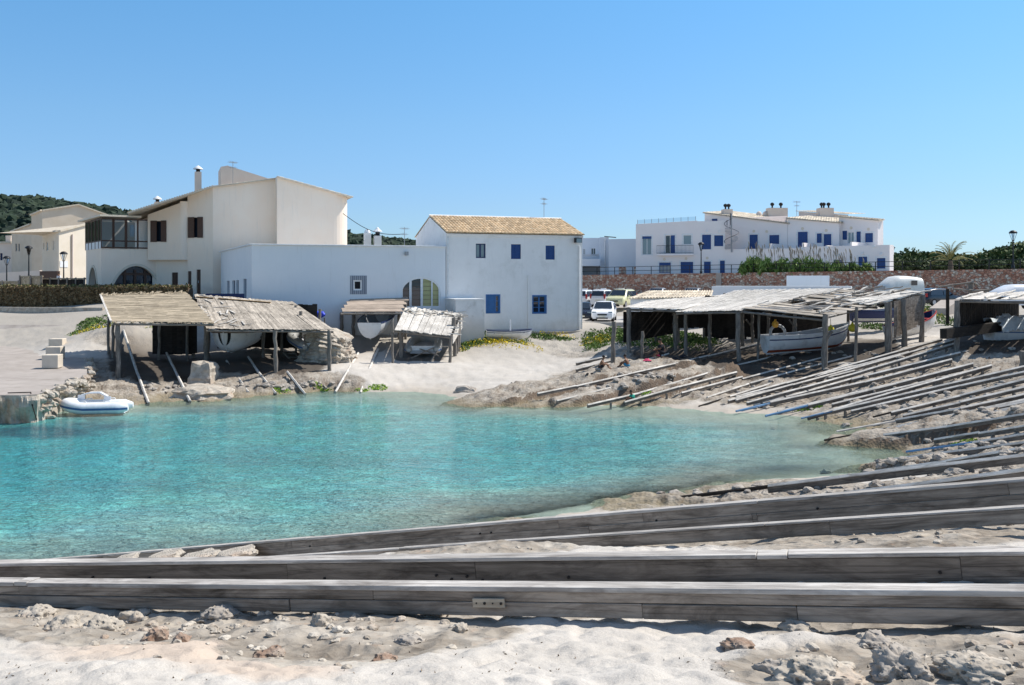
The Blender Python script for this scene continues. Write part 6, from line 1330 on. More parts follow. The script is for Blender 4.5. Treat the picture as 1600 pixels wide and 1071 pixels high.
for i in range(17):
    u_ = (i+.5)/17
    if i in (2,): continue
    a = tA.lerp(tB, u_); lowz = (EYE-(533-440)/F*gA.y)*(1-u_)+(EYE-(505-440)/F*gB.y)*u_+rr.uniform(-.06,.06); dd_ = (tB-tA); dd_.z = 0; dd_.normalize()
    k.frame(Vector((a.x, a.y, (a.z+lowz)/2)), dd_, Vector((-dd_.y,dd_.x,0)), Vector((0,0,1)), (gB-gA).length/17*.94, .04, a.z-lowz)
k.build('side_boards', M['beam'], t7)
# far right shed
D0 = at(1494,468,49.3); D1_ = at(1950,474,44); D2_ = at(1950,448,57); D3_ = at(1522,459,57)
t8 = shed('boat shed at the right edge with dark board walls and poles on its roof', (D0, D1_, D2_, D3_), [pst(1496,550,470,.15), (at(1800,520,45.5).x,45.5,4.9), (at(1545,500,56).x,56,5.2)], 'woodwhite', 42, 2, 'depth', 41, miss=.03)
k = MB(); a0, a1 = at(1497,472,50), at(1592,473,57); rr = random.Random(3)
for i in range(34):
    u_ = (i+.5)/34; a = a0.lerp(a1, u_); dn = 1.75-.0*u_+rr.uniform(-.05,.05); dd_ = (a1-a0); dd_.z = 0; dd_.normalize(); k.frame(Vector((a.x,a.y,a.z-dn/2)), dd_, Vector((-dd_.y,dd_.x,0)), Vector((0,0,1)), .22 if i not in (9,17) else .17, .04, dn)
k.build('side_boards', M['darkwood'], t8)
for i in range(9): a = D0.lerp(D1_, .02+i*.09)+Vector((0,0,.12)); b = D3_.lerp(D2_, .05+i*.1)+Vector((0,0,.14)); k = MB(); crooked(k, a, a.lerp(b, rr.uniform(.6,1)), .05, 5, .05, rr, 6); k.build('roof_pole', M['woodwhite'], t8)
k = MB(); a, b = at(1474,522,48), at(1580,508,53); k.beam(a, b, .35, .5); o = recenter(k.build('tarred_beam', M['darkwood'])); tag(o, 'thick black tarred beam lying in the right-edge shed', 'beam')
# free posts
for px, foot, top, r_, lb in ((958,570,503,.12,'lone crooked wooden post standing in the sand before the east sheds'),(1003,562,518,.1,'pale post with crooked top just right of the lone crooked post'),(1599,580,549,.2,'stout square-topped stump at the right edge'),(1467,603,590,.16,'short pale square stump between the slipway rails')):
    g = G(px, foot); k = MB(); rr = random.Random(px); crooked(k, (g.x, g.y, g.z-.2), (g.x+.03, g.y, EYE-(top-440)/F*g.y), r_, 6, .04, rr, 8); o = recenter(k.build('wooden_post', M['post'])); tag(o, lb, 'post')
# capstan of logs behind the right sheds
g = at(1517,470,66); t = thing('winch_frame', 'old wooden winch made of crossed logs in front of the stone wall', 'winch', (g.x, g.y, 3.2))
k = MB(); k.tube([(g.x,g.y,3.0),(g.x,g.y,EYE-(440-440)/F*66)], .17, 8); k.build('post', M['post'], t); k = MB(); k.tube([(g.x-1.6,g.y,2.9),(g.x-1.6,g.y,EYE-(452-440)/F*66)], .12, 8); k.build('post', M['darkwood'], t)
for a, b in (((1466,449),(1520,441)),((1490,452),(1545,455)),((1520,441),(1531,448)),((1518,455),(1546,453))): k = MB(); crooked(k, at(*a,65.6), at(*b,65.9), .07, 4, .02); k.build('crossed_log', M['post'], t)
# low walls with tiles behind the east sheds
f_ = Fac(hx(985,76), hx(1112,73.5)); k_z = lambda py: zof(py, 75); t = thing('tiled_wall', 'low white shed wall topped with pale curved tiles behind the east sheds', 'wall', (f_.A.x, f_.A.y, 3))
k = MB(); fbox(k, f_, 0, 2.5, f_.L, k_z(467.5), 0, 2.5); k.build('wall', M['plasterb'], t); k = MB(); tiles(k, f_.P(-.1,k_z(468),-.2), f_.P(f_.L,k_z(465.5),-.2), f_.P(f_.L-.3,k_z(455.5),2.2), f_.P(.9,k_z(456.5),2.2), 27, 3, .11, 6); k.build('roof', M['tilepale'], t, fix=False)
f_ = Fac(hx(1112,84), hx(1330,80)); k = MB(); fbox(k, f_, 0, 2.5, f_.L, zof(447.5,82), 0, 3); o = recenter(k.build('storage_wall', M['plasterb'])); tag(o, 'long low whitewashed wall just above the bleached shed roofs', 'wall')
f_ = Fac(hx(1229,86), hx(1296,85)); k = MB(); fbox(k, f_, 0, 3, f_.L, zof(431,85.5), 0, 3.2); o = recenter(k.build('white_hut', M['plasterb'])); tag(o, 'small flat white hut against the stone wall', 'hut')

# ================================================================= BOATS
def hull(mb_o, mb_i, mb_b, mb_s, mb_g, L, B, H, transom=.0, bow_rise=.25, stern_rise=.05, wl=.35, n=22, m=9, bottom_red=True):
    """boat along +x (bow), centred on y, keel near z=0"""
    def half(t): 
        e = (1-t); b = (1-(abs(t-.45)/.55)**2.3 if t > .45 else (1-(abs(t-.45)/.45)**2.0*(1-transom)))
        return B/2*max(b, .0)**.62 if t > .45 else B/2*max(b, .02)
    def sheer(t): return H+bow_rise*max(0,(t-.4)/.6)**2+stern_rise*max(0,(.4-t)/.4)**2
    def keel(t): return .55*H*max(0,(t-.8)/.2)**2.2
    def P(t, s_, side, off=0):
        b = max(half(t)-off, .004); z0 = keel(t); z1 = sheer(t)-off*.0; a = s_*math.pi/2
        y = b*math.sin(a)**.75 if s_ > 0 else 0; z = z0+off+(z1-z0-off)*(1-math.cos(a))**.85 if s_ > 0 else z0+off
        x = L*(t-.5)+.12*L*max(0,(t-.8)/.2)**1.5*(z-z0)/H*.35
        return Vector((x, side*y, z))
    ts = [i/n for i in range(n+1)]; ss = [j/m for j in range(m+1)]
    for side in (-1, 1):
        rowsO = [[P(t, s_, side) for s_ in ss] for t in ts]; rowsI = [[P(min(t,.985), s_, side, .035) for s_ in ss] for t in ts]
        k_ = int(m*wl)
        mb_b.grid([r[:k_+1] for r in rowsO]); mb_o.grid([r[k_:] for r in rowsO]); mb_i.grid(rowsI)
        for i in range(n):
            a, b, c_, d = rowsO[i][-1], rowsO[i+1][-1], rowsI[i+1][-1], rowsI[i][-1]; up = Vector((0,0,.03)); out = Vector((0, side*.03, 0))
            mb_g.add([a+out-up, b+out-up, b+out+up, a+out+up, d+up, c_+up, d-up, c_-up], [(0,1,2,3),(3,2,5,4),(4,5,7,6)])
            if mb_s is not None:
                a, b = P(ts[i], .80, side), P(ts[i+1], .80, side); a2, b2 = P(ts[i], .85, side), P(ts[i+1], .85, side); o_ = Vector((0, side*.006, 0)); mb_s.quad(a+o_, b+o_, b2+o_, a2+o_)
    if transom > .15:
        q = [P(0, s_, 1) for s_ in ss]+[P(0, s_, -1) for s_ in ss[::-1]]; q = q[:-1] if (q[0]-q[-1]).length < 1e-6 else q; mb_o.poly([p-Vector((.004,0,0)) for p in q])
        mb_i.poly([p+Vector((.035,0,0)) for p in q])
    return P, sheer, half
def boat(name, label, loc, rz, L, B, H, transom=.0, side='hull', inside='boatin', bottom='redbrown', gun='white', stripe='navy', thwarts=3, pitch=0, roll=0, wl=.4, keelm=None, bow_rise=.25, group=None):
    t = thing(name, label, 'boat', loc, rz, group, world=False); t.rotation_euler = (roll, pitch, rz)
    o_, i_, b_, s_, g_ = MB(), MB(), MB(), (MB() if stripe else None), MB(); P, sh, hf = hull(o_, i_, b_, s_, g_, L, B, H, transom, wl=wl, bow_rise=bow_rise)
    ho = o_.build('hull', M[side], t); i_.build('inner_lining', M[inside], t); b_.build('bottom', M[bottom], t); g_.build('gunwale', M[gun], t)
    if s_: s_.build('stripe', M[stripe], ho)
    for k in range(thwarts):
        tt = .2+.6*k/max(1,thwarts-1); y = hf(tt)-.05; q = MB(); q.box((L*(tt-.5), 0, sh(tt)-.16), (.24, 2*y, .035)); q.build('thwart', M['gunw' if False else gun], t)
    q = MB(); q.beam((-L/2+.05,0,-.03), (L*.28,0,-.03), .07, .09); q.tube([(L*.28,0,-.03),(L*.42,0,.12*H),(L*.49,0,.55*H),(L*.53,0,H+bow_rise+.08)], .04, 6); q.build('keel', M[keelm or side], t)
    return t
# white double-ended boat under the plank shed, seen from its bow
bb = at(371,552,57); boat('fishing_boat', 'white clinker boat seen bow-on with a dark rail, under the patched plank roof', (at(371,552,58.3).x, 58.6, 1.95), math.radians(-92), 5.2, 2.9, 1.05, .1, stripe=None, gun='brown', bottom='hull', inside='dark', wl=.2, pitch=0.08)
k = MB(); a = at(372,517,57); [k.box((a.x+x, a.y+1.2, a.z+.1), (.5,.6,.4)) for x in (-.8,0,.7)]; o = recenter(k.build('boat_gear', M['dark'])); tag(o, 'dark heap of nets and gear on the bow-on white boat', 'fishing gear')
# open grey-lined boat under the brown roof: transom towards us
boat('rowing_boat', 'open boat with white transom and grey inside under the small brown-roofed shed', (at(590,530,62.6).x, 62.9, 2.75), math.radians(84), 4.4, 2.1, .95, .72, stripe=None, side='hull', bottom='rubber', gun='navy', inside='boatin', wl=.15, pitch=-.16, thwarts=2)
# right boat with red bow
boat('fishing_boat', 'white boat with a thin dark stripe and red-orange bow bottom under the ragged pole roof', (at(1262,545,56.2).x, 56.4, 1.98), math.radians(18), 5.6, 1.9, .98, .55, wl=.42, pitch=-.05, gun='hull', inside='boatin', stripe='navy', bottom='redbrown', bow_rise=.4)
boat('rowing_boat', 'small white rowing boat with a red gunwale and navy inside, beyond the grey board wall', (at(1428,522,56.8).x+.1, 57.3, 2.85), math.radians(30), 4.2, 1.5, .75, .5, wl=.12, pitch=-.12, gun='red', inside='navy', stripe=None, bottom='hull', bow_rise=.4)
dg = boat('dinghy', 'small white dinghy with a dark blue band, standing in yellow flowers by the white house', (at(795,524,64.6).x, 64.6, gz(at(795,524,64.6).x, 64.6)+.24), math.radians(4), 3.0, 1.4, .5, .6, wl=.1, gun='navy', inside='boatin', stripe='navy', bottom='hull', bow_rise=.1, pitch=0)
MB().tube([(.1,0,.1),(.1,0,1.25)], .045, 8).build('mast', M['white'], dg); k = MB(); k.box((-.7,.1,.34), (.5,.4,.12)); k.build('seat', M['white'], dg)
boat('small_boat', 'cream and dark blue boat stored deep behind the ragged pole roof', (at(1372,489,64).x, 64, 3.35), math.radians(14), 4.0, 1.5, .7, .5, side='navy', bottom='van', wl=.55, gun='navy', stripe=None)
# tarpaulined boat
b_ = at(1580,520,51.5); tb = boat('covered_boat', 'boat half wrapped in a pale crumpled tarpaulin inside the right-edge shed', (b_.x+1.7, 53.0, 2.55), math.radians(15), 5.2, 1.9, .9, .5, wl=.2, stripe='stripe', bottom='hull', gun='white')
rws = []; rr = random.Random(4)
for i in range(41):
    r = []; x = -2.7+4.6*i/40
    for j in range(31):
        a = -1.25+2.5*j/30; y = 1.12*math.sin(a)*1.1; z = .55+1.05*math.cos(a)*(1-.12*abs(x+.8))+.0
        q = mnoise.fractal(Vector((x*1.6, y*2.2, z)), .7, 2.1, 5); z += .16*q+.07*math.sin(x*7+2*q*3); y += .12*mnoise.noise(Vector((x*3, a*3, 3)))
        r.append(Vector((x, y, max(.15, z))))
    rws.append(r)
MB().grid(rws).build('tarpaulin', M['tarp'], tb)
# blue tarpaulin bundle left of the brown shed
t = thing('tarp_bundle', 'rolled bright blue tarpaulin on a stand behind the plank roof', 'tarpaulin', tuple(at(500,500,61.5))); a = at(484,491,61.5); b = at(507,492.5,61.3); k = MB(); k.tube([a.lerp(b, i/8)+Vector((0,0,.05*math.sin(i*2.1))) for i in range(9)], [.12,.2,.16,.21,.2,.17,.22,.2,.1], 10); k.build('roll', M['tarpblue'], t); k = MB(); [k.beam(at(p_,497,61.4), at(p_,520,61.4), .08, .08) for p_ in (495,507)]; k.build('stand', M['post'], t)
# moored inflatable
def inflatable(name, label, loc, rz, L=3.1, B=1.5, r=.22, console=True, group=None, pitch=0, mt='pvc'):
    t = thing(name, label, 'inflatable boat', loc, rz, group, world=False); t.rotation_euler = (0, pitch, rz)
    pts = []; rad = []; yb = B/2-r
    pts += [Vector((-L/2, -yb, 0)), Vector((-L/2+.35, -yb, 0))]; rad += [r*.45, r]
    for i in range(7): pts.append(Vector((-L/2+.35+(L*.62-.35)*(i+1)/7, -yb, 0))); rad.append(r)
    for i in range(11):
        a = -math.pi/2+math.pi*(i+1)/12; pts.append(Vector((L*.12+(L*.38-r)*math.cos(a)**.8*1.0, yb*math.sin(a), .16*math.cos(a)))); rad.append(r)
    for p in [q for q in pts[:9]][::-1]: pts.append(Vector((p.x, -p.y, p.z)))
    rad += rad[:9][::-1]
    tb = MB(); tb.tube(pts, rad, 14); o = tb.build('tube', M[mt], t)
    st = MB()
    for dz in (-.03,):
        for sgn in (1,):
            cen = [p+Vector((0,0,dz)) for p in pts]; ring = []
            for i, p in enumerate(pts):
                T = (pts[min(i+1,len(pts)-1)]-pts[max(i-1,0)]).normalized(); N = T.cross(Vector((0,0,1))).normalized(); ring.append(p+N*(rad[i]+.008)+Vector((0,0,-.02)))
            for a, b in zip(ring[:-1], ring[1:]): st.quad(a+Vector((0,0,.045)), b+Vector((0,0,.045)), b-Vector((0,0,.045)), a-Vector((0,0,.045)))
    st.build('rubbing_strake', M['stripe'], o)
    hl = MB(); hl.prism([(-L/2+.2,-yb,-.12),(L*.2,-yb,-.12),(L*.42,0,-.05),(L*.2,yb,-.12),(-L/2+.2,yb,-.12)], (0,0,.05)); hl.prism([(-L/2+.2,-yb*.9,-.14),(L*.25,-yb*.6,-.14),(L*.35,0,-.1),(L*.25,yb*.6,-.14),(-L/2+.2,yb*.9,-.14)], (0,0,-.12)); hl.build('floor', M[mt if mt == 'pvc' else 'boatin'], t)
    MB().box((-L/2+.28,0,.03), (.06,2*yb,.36)).build('transom', M['white'], t)
    for sg in (-1,1):
        for x in (-.6,.4): k = MB(); k.tube([(x-.12,sg*(yb),r-.01),(x-.1,sg*yb,r+.06),(x+.1,sg*yb,r+.06),(x+.12,sg*yb,r-.01)], .022, 6); k.build('grab_handle', M['white'], t)
    if console:
        k = MB(); rr_ = [[Vector((-.35+.75*i/10*1.3, y, .30+.22*math.sin(math.pi*(.15+.7*i/10))+.12)) for i in range(11)] for y in (-.48,-.42)]
        pts2 = [Vector((-.38,-.46,.1)), Vector((-.40,-.46,.42)), Vector((-.1,-.46,.60)), Vector((.35,-.46,.60)), Vector((.72,-.46,.50)), Vector((.74,-.46,.1))]
        for a, b in zip(pts2[:-1], pts2[1:]): k.beam(a, b, .3, .05)
        k.build('folding_seat', M['pvc'], t); MB().box((.1,.1,.14), (.95,.5,.16)).build('cushion', M['grey'], t)
    return t
p = atz(142, 650, .0); rb = inflatable('inflatable_dinghy', 'white inflatable dinghy with a blue band moored against the rocky quay', (p.x, p.y+.5, .33), math.radians(190), 3.0, 1.6, .27, True); rb['category'] = 'inflatable boat'
a = atz(52, 617, 1.2); pts = [atz(12,615,1.25), atz(48,614,1.25), atz(54,632,.8), atz(62,655,.2)]; k = MB(); k.tube([pts[0].lerp(pts[1], i/4)+Vector((0,0,.02)) for i in range(5)]+[pts[2]-Vector((0,.2,0)), pts[3]-Vector((0,.25,0))], .025, 6); o = recenter(k.build('mooring_rope', M['darkwood'])); tag(o, 'dark mooring rope hanging over the edge of the quay', 'rope')
k = MB(); k.tube([rb.matrix_basis@Vector((1.1,-.4,.2)), atz(108,630,.2), atz(112,612,.9)], .015, 5); o = recenter(k.build('mooring_line', M['navy'])); tag(o, 'thin blue line tying the inflatable dinghy to the quay', 'rope')
# inflatables in the sheds
g = at(455,540,57.5); inflatable('inflatable_boat', 'grey inflatable boat tilted under the patched plank roof, its white tube end lit by sun', (g.x+.6, 58.8, 2.35), math.radians(118), 4.2, 1.9, .3, False, 'inflatables stored in the west sheds', pitch=-.12, mt='pvcg')
g = at(660,545,60); inflatable('inflatable_boat', 'grey inflatable boat in deep shade under the ragged low shed', (g.x, 61.2, 1.95), math.radians(92), 3.8, 2.3, .28, False, 'inflatables stored in the west sheds', pitch=-.1, mt='pvcg')
k = MB(); [k.beam(a_, b_, .06, .06) for a_, b_ in ((at(642,560,58.6), at(683,541,59.6)), (at(655,545,59.6), at(685,556,58.8)), (at(668,572,58), at(686,545,59.6)))]; o = recenter(k.build('boat_trolley', M['post'])); tag(o, 'crossed poles of a boat trolley under the ragged low shed', 'trolley')
# buoys and ring
for px, py, D, r_, mt, lb in ((1211.5,507,55.5,.2,'orange','orange buoy hanging above the stern of the white boat'),(1298,516,56.5,.22,'yellow','yellow buoy lying inside the white boat with the red bow'),(1332,513,55.5,.24,'yellow','yellow-green buoy hanging beside a post right of the red bow')):
    q = at(px, py, D); t = thing('buoy', lb, 'buoy', tuple(q), world=False); MB().lathe((0,0,0), [(0,-r_),(r_*.6,-r_*.85),(r_*.97,-r_*.3),(r_,.1*r_),(r_*.8,r_*.65),(r_*.4,r_*.95),(.06,r_*1.15),(.06,r_*1.4),(0,r_*1.4)], 14).build('ball', M[mt], t); MB().tube([(0,0,r_*1.3),(0,.05,r_*1.3+.4)], .015, 5).build('rope', M['darkwood'], t)
q = at(1215,520,56); k = MB(); k.tube([q+Vector((.42*math.cos(a), 0, .42*math.sin(a))) for a in [2*math.pi*i/20 for i in range(21)]], .09, 8, cap=False); o = recenter(k.build('life_ring', M['grey'])); tag(o, 'pale ring-shaped fender hung behind the stern of the white boat', 'fender')

# ================================================================= CARS
def car(label, loc, rz, L, W, H, paint, style='hatch', taxi=False, group=None):
    t = thing('parked_car', label, 'car', loc, rz, group, world=False)
    h0 = .22; bl = H*.60; hoodz = H*.58
    if style == 'hatch': prof = [(-L/2,.45),(-L/2+.02,.8),(-L*.44,bl),(-L*.36,H*.94),(-L*.2,H),(L*.08,H*.985),(L*.26,bl+.02),(L*.40,hoodz*.96),(L*.49,H*.44),(L/2,.42)]
    else: prof = [(-L/2,.45),(-L/2+.0,.85),(-L*.48,bl),(-L*.44,H*.96),(-L*.36,H),(L*.12,H*.985),(L*.29,bl+.05),(L*.43,hoodz*.98),(L*.495,H*.46),(L/2,.42)]
    body = MB(); 
    def ring(x, z):
        k_ = 0 if z <= bl+.03 else (z-bl)/(H-bl); hw = W/2*(1-.20*k_); fx = 1-.10*max(0,(abs(x)/(L/2))-.8)/.2; hw *= fx
        return hw
    xs = sorted({p[0] for p in prof} | {L*(i/14-.5) for i in range(15)})
    def top(x):
        for (x0,z0),(x1,z1) in zip(prof[:-1], prof[1:]):
            if x0 <= x <= x1 and x1 > x0: return z0+(z1-z0)*(x-x0)/(x1-x0)
        return prof[-1][1]
    rows_ = []
    for x in xs:
        zt_ = top(x); zb2 = min(bl, zt_-.02); w1 = ring(x, .5); r = [Vector((x,0,h0)), Vector((x,w1*.9,h0)), Vector((x,w1,h0+.12)), Vector((x,w1*1.0,(h0+zb2)/2+.05)), Vector((x,w1*.98,zb2)), Vector((x,ring(x,zt_)*1.0 if zt_ > bl+.05 else w1*.93,zt_-.05 if zt_ > bl+.05 else zt_-.01)), Vector((x,(ring(x,zt_) if zt_ > bl+.05 else w1)*.8,zt_)), Vector((x,0,zt_+.02))]
        rows_.append(r+[Vector((p.x,-p.y,p.z)) for p in r[::-1][1:]])
    body.grid(rows_); body.poly(rows_[0][:-1]); body.poly(rows_[-1][:-1]); bd = body.build('body', M[paint], t)
    # glass panels set just proud of the body
    def panel(name, pts, mt): k = MB(); k.poly(pts); return k.build(name, M[mt], t)
    i_f = (prof[5], prof[6]); n_f = Vector((i_f[1][1]-i_f[0][1], 0, -(i_f[1][0]-i_f[0][0]))).normalized()*-.012
    w0, w1_ = ring(0, H)*.86, W/2*.84
    a, b = i_f; P_ = lambda q, e, w_: Vector((a[0]+(b[0]-a[0])*e, w_, a[1]+(b[1]-a[1])*e))+n_f*1.0+Vector((.02,0,.03))
    panel('windscreen', [P_(0,.08,-w0), P_(0,.08,w0), P_(0,.92,w1_), P_(0,.92,-w1_)], 'glass')
    a2, b2 = (prof[2], prof[3]); o_ = Vector((-.03,0,.01)); panel('rear_window', [Vector((a2[0]+(b2[0]-a2[0])*.1, -W/2*.8, a2[1]+(b2[1]-a2[1])*.1))+o_, Vector((a2[0]+(b2[0]-a2[0])*.1, W/2*.8, a2[1]+(b2[1]-a2[1])*.1))+o_, Vector((b2[0],W/2*.7,b2[1]-.06))+o_, Vector((b2[0],-W/2*.7,b2[1]-.06))+o_], 'glass')
    for sg in (-1, 1):
        ys = lambda z: sg*(W/2*(1-.20*(z-bl)/(H-bl))*1.0+.012); zt_ = H-.12
        for x0, x1, x2, x3 in ((prof[3][0]+.06, -L*.06, -L*.06, prof[2][0]+.12), (-L*.04, prof[5][0]-.03, prof[6][0]-.12, -L*.04)): panel('side_window', [Vector((x3,ys(bl+.03),bl+.04)), Vector((x2,ys(bl+.03),bl+.04)), Vector((x1,ys(zt_),zt_)), Vector((x0,ys(zt_),zt_))], 'glass')
        for x in (-L*.31, L*.32):
            wh = MB(); wh.tube([(x, sg*(W/2-.19), .3), (x, sg*(W/2+.008), .3)], .3, 18); wo_ = wh.build('wheel', M['rubber'], t); rm = MB(); rm.tube([(x, sg*(W/2-.0), .3), (x, sg*(W/2+.016), .3)], .19, 12); rm.build('rim', M['alloy'], wo_)
        hl_ = MB(); hl_.frame(Vector((L*.475, sg*W*.36, H*.45)), Vector((.35,sg*.0,-.94)).normalized(), Vector((0,1,0)), Vector((.94,0,.35)), .16, .30, .06); hl_.build('headlight', M['glassl'], t)
        tl_ = MB(); tl_.frame(Vector((-L*.485, sg*W*.43, H*.62)), Vector((0,0,1)), Vector((0,1,0)), Vector((1,0,0)), .45 if style != 'hatch' else .28, .14, .12); tl_.build('tail_light', M['lampred'], t)
        mi = MB(); mi.box((L*.17, sg*(W/2+.06), bl+.08), (.12,.16,.13)); mi.build('mirror', M[paint], t)
    g_ = MB(); g_.box((L*.497,0,H*.36), (.05,W*.42,.11)); g_.build('grille', M['black'], t); g_ = MB(); g_.box((L*.5,0,.27), (.05,W*.5,.1)); g_.build('air_intake', M['black'], t); g_ = MB(); g_.box((L*.507,0,.40), (.03,.5,.11)); g_.build('number_plate', M['plate'], t); g_ = MB(); g_.box((-L*.507,0,.62), (.03,.5,.12)); g_.build('number_plate', M['plate'], t)
    if taxi: k = MB(); k.box((0,0,H+.07), (.18,.5,.12)); k.build('roof_sign', M['white'], t); k = MB(); [k.beam((-L*.3, sg*W*.32, H+.05), (L*.08, sg*W*.32, H+.05), .04, .04) for sg in (-1,1)]; k.build('roof_rack', M['grey'], t)
    return t
def carat(px, py, D): q = at(px, py, D); return (q.x, q.y, q.z)
car('white hatchback facing us with a black grille, between the white house and the sheds', carat(944,501.5,73.5), math.radians(-100), 3.9, 1.68, 1.48, 'carw')
car('white multi-purpose car seen from behind, leftmost of the back row', carat(914,479,93), math.radians(68), 3.6, 1.6, 1.6, 'carw', 'mpv', True)
car('white multi-purpose car seen from behind, next to the cream taxi', carat(943,479,92), math.radians(66), 3.6, 1.6, 1.6, 'carw', 'mpv', True)
car('cream yellow taxi facing us beside the two white cars', carat(971,480,88), math.radians(-115), 4.2, 1.75, 1.6, 'carc', 'mpv', True)
car('dark car half hidden behind the corner of the white house', carat(909,501,76), math.radians(-95), 4, 1.7, 1.45, 'card')
for px, lb in ((1027,'silver car just showing its roof above the curved tiles, left one'),(1082,'silver car just showing its roof above the curved tiles, right one')): car(lb, carat(px,472,100), math.radians(-110), 4.2, 1.7, 1.45, 'cars')
car('dark blue car with a red tail light behind the red-gunwaled boat', carat(1464,478,80), math.radians(25), 4.2, 1.75, 1.45, 'card')
# white vans / shells behind the sheds
def vanshell(label, px, py, D, L, W, H, rz, mt):
    q = at(px, py, D); t = thing('camper_van', label, 'van', tuple(q), rz, world=False); rws = []
    for i in range(13):
        u = i/12; x = L*(u-.5); h = H*(1-max(0,(u-.55)/.45)**2.2*.55) if i < 12 else H*.40; h = H*(.55+.45*min(1,u/.35)**.6) if u < .35 else H*(1-.06*max(0,(u-.6)/.4)**2)
        w2 = W/2; r = [Vector((x,w2*math.copysign(min(1,abs(math.cos(a))**.45),math.cos(a)), .9+(h-.9)*max(0,math.sin(a))**.6)) for a in [math.pi*j/10 for j in range(11)]]; rws.append([Vector((x,w2,.35))]+r+[Vector((x,-w2,.35))])
    k = MB(); k.grid(rws); k.poly(rws[0]); k.poly(rws[-1]); k.build('body', M[mt], t)
    k = MB(); k.frame(Vector((L*.22,-W/2-.01,H*.78)), Vector((1,0,0)), Vector((0,1,0)), Vector((0,0,1)), .5, .03, .36); k.build('side_window', M['glass'], t); k = MB(); k.frame(Vector((-L*.5-.0,0,H*.62)), Vector((0,1,0)), Vector((1,0,0)), Vector((0,0,1)), W*.7, .05, .3); k.build('rear_panel', M['grey'], t)
    for x in (-L*.3, L*.3):
        for sg in (-1,1): wh = MB(); wh.tube([(x,sg*(W/2-.2),.32),(x,sg*(W/2+.01),.32)], .32, 14); wh.build('wheel', M['rubber'], t)
    return t
vanshell('pale domed camper van with a small oval window beyond the ragged shed roof', 1404, 481, 74, 3.2, 1.9, 2.45, math.radians(12), 'van'); vanshell('white rounded van roof showing over the right-edge shed', 1590, 484, 74, 4.4, 1.9, 1.95, math.radians(8), 'carw')
# concrete road edge in front of the parked hatchback
def slab(a, b, dep, z, h, mt, nm, lb=None, st=True):
    f_ = Fac(a, b); k = MB(); fbox(k, f_, 0, z-h, f_.L, z, 0, dep); o = recenter(k.build(nm, M[mt])); 
    if st: struct(o)
    else: tag(o, lb, nm.replace('_', ' '))
slab(hx(905,71.2), hx(990,70.4), 13, EYE-(503.5-440)/F*71.2+.0, .5, 'asphalt', 'road')
slab(hx(908,70.3), hx(985,69.5), 1.0, EYE-(511.5-440)/F*70.3, .8, 'concrete', 'concrete_step', 'upper concrete step below the parked white hatchback', False); slab(hx(908,69.2), hx(980,68.4), 1.05, EYE-(519-440)/F*69.2-.1, .8, 'concrete', 'concrete_step', 'lower concrete step below the parked white hatchback', False)
k = MB(); q1_, q2_ = at(1452,482,72), at(1478,473,74); k.prism([q1_, at(1480,482,72), at(1500,468,75), at(1470,469,75)], (0,0,-.8)); o = recenter(k.build('concrete_slab', M['concrete'])); tag(o, 'tilted concrete slab in the green bank right of the board wall', 'slab')
# ================================================================= VEGETATION
def cards(name, mat, parent, pts, size, rng, elong=1.0, up=.0, world_base=None):
    n_ = len(pts); pts = np.asarray(pts, float); sz = size*(0.6+.8*rng.random(n_))
    a = rng.normal(size=(n_,3)); a[:,2] = a[:,2]*(1-up)+up*2.0*np.sign(a[:,2]+1e-9) if up else a[:,2]; a /= np.linalg.norm(a, axis=1)[:,None]
    b = rng.normal(size=(n_,3)); b -= a*(a*b).sum(1)[:,None]; b /= np.linalg.norm(b, axis=1)[:,None]
    A = a*(sz*elong)[:,None]; B = b*(sz*.5)[:,None]
    v = np.stack([pts-A*.5, pts+B, pts+A*.6, pts-B*.9], 1).reshape(-1,3)
    if parent is not None and parent.get('_w'): v -= np.array(parent.location)
    me = bpy.data.meshes.new(name); me.vertices.add(len(v)); me.vertices.foreach_set('co', v.ravel().astype('f'))
    me.loops.add(n_*4); me.loops.foreach_set('vertex_index', np.arange(n_*4).astype('i')); me.polygons.add(n_)
    me.polygons.foreach_set('loop_start', (np.arange(n_)*4).astype('i')); me.polygons.foreach_set('loop_total', np.full(n_, 4, 'i')); me.update(); me.materials.append(mat)
    o = bpy.data.objects.new(name, me); C.objects.link(o)
    if parent is not None: o.parent = parent
    return o
def clumps(rng, c_, rx, ry, rz, nclump, per, cr):
    out = []
    for k in range(nclump):
        d = rng.normal(size=3); d /= np.linalg.norm(d); d *= rng.random()**.35; d[2] = abs(d[2])*.9-.1
        cc = np.array(c_)+d*np.array([rx,ry,rz]); r = cr*(.6+.8*rng.random())
        q = rng.normal(size=(per,3)); q /= np.linalg.norm(q, axis=1)[:,None]; q *= (r*(.55+.5*rng.random(per)))[:,None]; q[:,2] *= .7; out.append(cc+q)
    return np.concatenate(out)
def tree(px, base_y, D, h, wd, label, seed, mt='pine', zb=None):
    rng = np.random.default_rng(seed); rr = random.Random(seed); b = at(px, base_y, D); 
    if zb is not None: b.z = zb
    t = thing('pine_tree' if mt == 'pine' else 'olive_tree', label, 'tree', tuple(b), 0, 'trees behind the stone wall')
    k = MB(); top_ = b+Vector((rr.uniform(-.3,.3), 0, h*.6)); crooked(k, b-Vector((0,0,.5)), top_, .22, 5, .12, rr, 8)
    for i in range(5): a = b.lerp(top_, rr.uniform(.45,.95)); crooked(k, a, a+Vector((rr.uniform(-1,1)*wd*.35, rr.uniform(-1,1)*wd*.3, h*rr.uniform(.15,.3))), .08, 4, .08, rr, 6)
    k.build('trunk', M['bark'], t)
    P_ = clumps(rng, (b.x, b.y, b.z+h*.52), wd*.5, wd*.42, h*.42, 30, 70, wd*.12+.25)
    cards('crown', M[mt], t, P_, .40, rng, 1.3); return t
